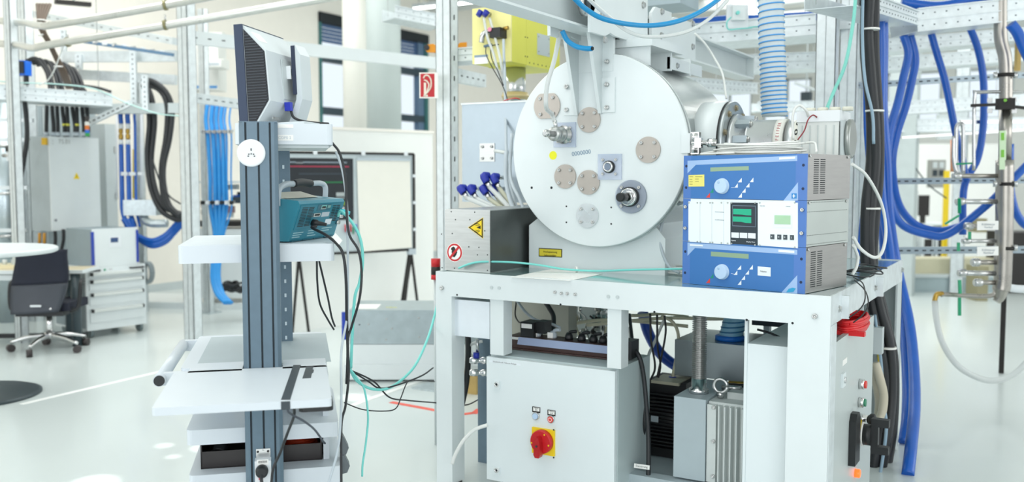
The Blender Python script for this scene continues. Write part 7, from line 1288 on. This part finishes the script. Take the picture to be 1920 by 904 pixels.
# low bench, far desk and cupboards
LB = Fr(D(1690, 547, 12.4), YAW - math.radians(2)); LB = Fr((LB.M.translation.x, LB.M.translation.y, 0), YAW - math.radians(2)); t = T('low_wall', 'long low bench with beige top on the far floor', 'bench', LB)
MB(LB).box(-.35, 1.35, 0, .5, 0, .20).build('base', mat('bench grey', '9fb0b4', .5), t); MB(LB).box(-.35, 1.35, -.02, .52, .20, .24).build('ledge', GREYP, t); MB(LB).box(-.35, 1.35, .1, .5, .24, .44).build('beige_top', mat('bench beige', 'c9c5a9', .6), t)
t = T('far_desk', 'far white desk with two dark office chairs beside it', 'desk', at=cw((1740 - 960) / 1750 * 16, 16)); x0_, x1_ = (1697 - 960) / 1750 * 16, (1790 - 960) / 1750 * 16; MB(BF).box(x0_, x1_, 16, 16.7, .70, .73).build('desktop', WHITE, t)
for x in (x0_ + .05, x0_ + .4, x1_ - .1): MB(BF).box(x, x + .05, 16.05, 16.6, 0, .70).build('leg', GREYP, t)
for k, (px, py0, py1, w_) in enumerate(((1706, 362, 400, 14), (1722, 358, 398, 22), (1745, 366, 398, 20))): a = (px - 960) / 1750 * 15.95; tt = T('far_monitor', ('left black', 'middle slanted grey', 'right small dark')[k] + ' screen on the far desk', 'monitor', at=BF.M @ Vector((a, 16.3, .73))); MB(BF).box(a - w_ * .0045, a + w_ * .0045, 16.2, 16.24, .86, zat(py0, 16.2)).build('screen', SIGNK if k != 1 else GREYP, tt, .01); MB(BF).box(a - .03, a + .03, 16.21, 16.3, .73, .9).build('stand', SIGNK, tt)
for k, px in enumerate((1708, 1742, 1768)): a = (px - 960) / 1750 * 15.5; tt = T('far_drawer_unit', ('left', 'middle', 'right')[k] + ' black and white drawer unit under the far desk', 'drawer unit', at=BF.M @ Vector((a, 15.7, 0))); MB(BF).box(a - .09, a + .09, 15.5, 15.9, .05, .6).build('case', WHITE, tt); MB(BF).box(a - .06, a + .06, 15.48, 15.5, .1, .5).build('front', SIGNK, tt)
def far_box(px0, py0, px1, py1, d, dep, m, name, label, cat, floor=False): a, b = (px0 - 960) / 1750 * d, (px1 - 960) / 1750 * d; t = T(name, label, cat, at=BF.M @ Vector(((a + b) / 2, d + dep / 2, 0 if floor else zat(py1, d)))); MB(BF).box(a, b, d, d + dep, 0 if floor else zat(py1, d), zat(py0, d)).build('body', m, t, .01); return t, a, b
t, a, b = far_box(1744, 300, 1771, 352, 14.5, .15, mat('panel grey brown', '9a9c98', .5), 'distribution_panel', 'grey distribution panel with small doors on the far wall side', 'panel')
for k in range(3):
    for j in range(2): MB(BF).box(a + .02 + j * .1, a + .09 + j * .1, 14.49, 14.5, zat(345 - 15 * k, 14.5), zat(334 - 15 * k, 14.5)).build('small_door', SLATED if k % 2 else GREYP, t)
far_box(1771, 320, 1779, 452, 13.5, .06, YSIGN, 'yellow_upright', 'slim yellow upright post in the far hall', 'post', True)
far_box(1700, 270, 1870, 470, 19.5, .6, WALLW, 'far_cupboard', 'wide white cupboard filling the far hall behind the desk', 'cupboard', True)
t, a, b = far_box(1888, 436, 1960, 556, 12.3, .5, SIGNK, 'black_cabinet', 'low black cabinet at the right edge behind the manifold', 'cabinet', True)
far_box(1832, 410, 1852, 436, 15.0, .3, mat('khaki', '8f8a6c', .6), 'khaki_box', 'khaki box beside the far manifold labels', 'box'); 
far_box(1838, 500, 1858, 518, 11.5, .3, mat('khaki', '8f8a6c', .6), 'khaki_box', 'khaki box standing above the low bench', 'box', True)
far_box(1755, 215, 1790, 262, 16, .1, GREYP, 'wall_duct', 'pale rectangular duct under the far trays', 'duct')
c = D(1787, 300, 8.0); tag(MB().cyl(D(1787, 322, 8.0), D(1787, 262, 8.0), .022, n=14).build('copper_pipe', mat('copper', 'c98a6a', .35, .7)), 'short copper pipe left of the steel U pipe', 'pipe')
t, a, b = far_box(1897, 60, 1904, 135, 8.2, .05, mat('wooden strip', 'b79c5c', .6), 'wooden_strip', 'narrow wooden strip above the manifold clamp', 'strip')
cable('slack_wire', 'thin dark wire slanting across the white far cupboard', 'cable', [(1697, 282, 12), (1720, 320, 12), (1745, 350, 12), (1775, 372, 12)], .008, SLATED)
# white socket box on the tray and central hall clutter behind the spiral hose
SB = 6.6; t = T('socket_box', 'white socket box with aqua plug on the tray behind the blue hose', 'box', at=D(1375, 55, SB)); a, b = (1357 - 960) / 1750 * SB, (1397 - 960) / 1750 * SB; MB(BF).box(a, b, SB, SB + .02, zat(57, SB), zat(14, SB)).build('back_plate', PLASTIC, t, .002); MB(BF).box(a + .03, b - .03, SB - .05, SB, zat(44, SB), zat(18, SB)).build('socket', WHITE, t, .006); MB(BF).cyl(((1373 - 960) / 1750 * SB, SB - .08, zat(32, SB)), ((1373 - 960) / 1750 * SB, SB - .05, zat(32, SB)), .012, n=12).build('aqua_plug', AQUA, t); MB().tube([D(1371, 32, SB - .08), D(1363, 42, SB - .08), D(1366, 55, SB - .06), D(1385, 54, SB - .05), D(1410, 52, SB)], .005, 8).build('aqua_lead', AQUA, t)
cable('aqua_lead', 'aqua wire running along the top of the tray by the socket box', 'cable', [(1396, 53, 6.65), (1420, 50, 6.7), (1440, 53, 6.7)], .005, AQUA)
t = T('roof_lamp', 'long bright lamp under the roof behind the spiral hose', 'lamp', at=D(1400, 20, 13)); MB().bar(D(1372, -6, 13), D(1426, 32, 13.6), .16, .04).build('tube', LAMP, t); MB().bar(D(1372, -10, 13), D(1426, 28, 13.6), .2, .05).build('housing', PLASTIC, t)
t = T('hall_spotlight', 'small grey spotlight hanging before the bright windows', 'lamp', at=D(1512, 190, 16)); MB().cbox(D(1512, 185, 16), .16, .16, .22).build('lamp_body', SLATED, t, .01); MB().bar(D(1490, 155, 16), D(1545, 175, 16), .04, .04).build('lamp_arm', GREYP, t)
p = D(1512, 175, 16); MB().cyl(p, (p.x, p.y, ZC), .012, n=8).build('hanger', GREYP, t)
t = T('black_bar', 'short black bar lamp hanging at the top left', 'lamp', at=D(138, 8, 9.6)); MB().bar(D(103, 3, 9.6), D(170, 9, 9.8), .08, .04).build('bar', SIGNK, t); p = D(138, 3, 9.7); MB().cyl(p, (p.x, p.y, ZC), .01, n=8).build('hanger', GREYP, t)

for (x, y0, y1, w_, d, l) in ((256, 92, 205, 11, 9.55, 'short vertical galvanised strut between the two pale crossbars'), (277, 143, 207, 10, 9.3, 'perforated white bracket above the black hose loops'), (128, 60, 160, 10, 9.9, 'thin vertical strut behind the brown cable bundle'), (155, 105, 132, 12, 9.7, 'short pale strut piece between the arching cables')):
    f = Fr(cw((x - 960) / 1750 * d, d), YAW); h_ = w_ / 1750 * d / 2; t = T('strut_piece', l, 'strut', f); MB(f).box(-h_, h_, 0, .04, zat(y1, d), zat(y0, d)).build('channel', GALVL, t)
    s_ = MB(f); n_ = int((y1 - y0) / 9)
    for k in range(n_): z = zat(y0 + 4 + k * 9, d); s_.box(-.006, .006, -.001, 0, z - .008, z + .008)
    tag(s_.build('slot', SLOT, t), kind='stuff')
t = T('light_rail', 'row of small bright clips on a blue rail below the lower pipe', 'rail', at=D(240, 88, 9.2)); MB().bar(D(150, 77, 9.3), D(325, 103, 9.1), .03, .03).build('rail_bar', mat('rail blue grey', '5f7f9c', .4), t)
for k in range(9): MB().cbox(D(160 + 18 * k, 76 + 2.7 * k, 9.22), .04, .03, .03).build('clip', SHINY if k % 2 else PLASTIC, t, .006)
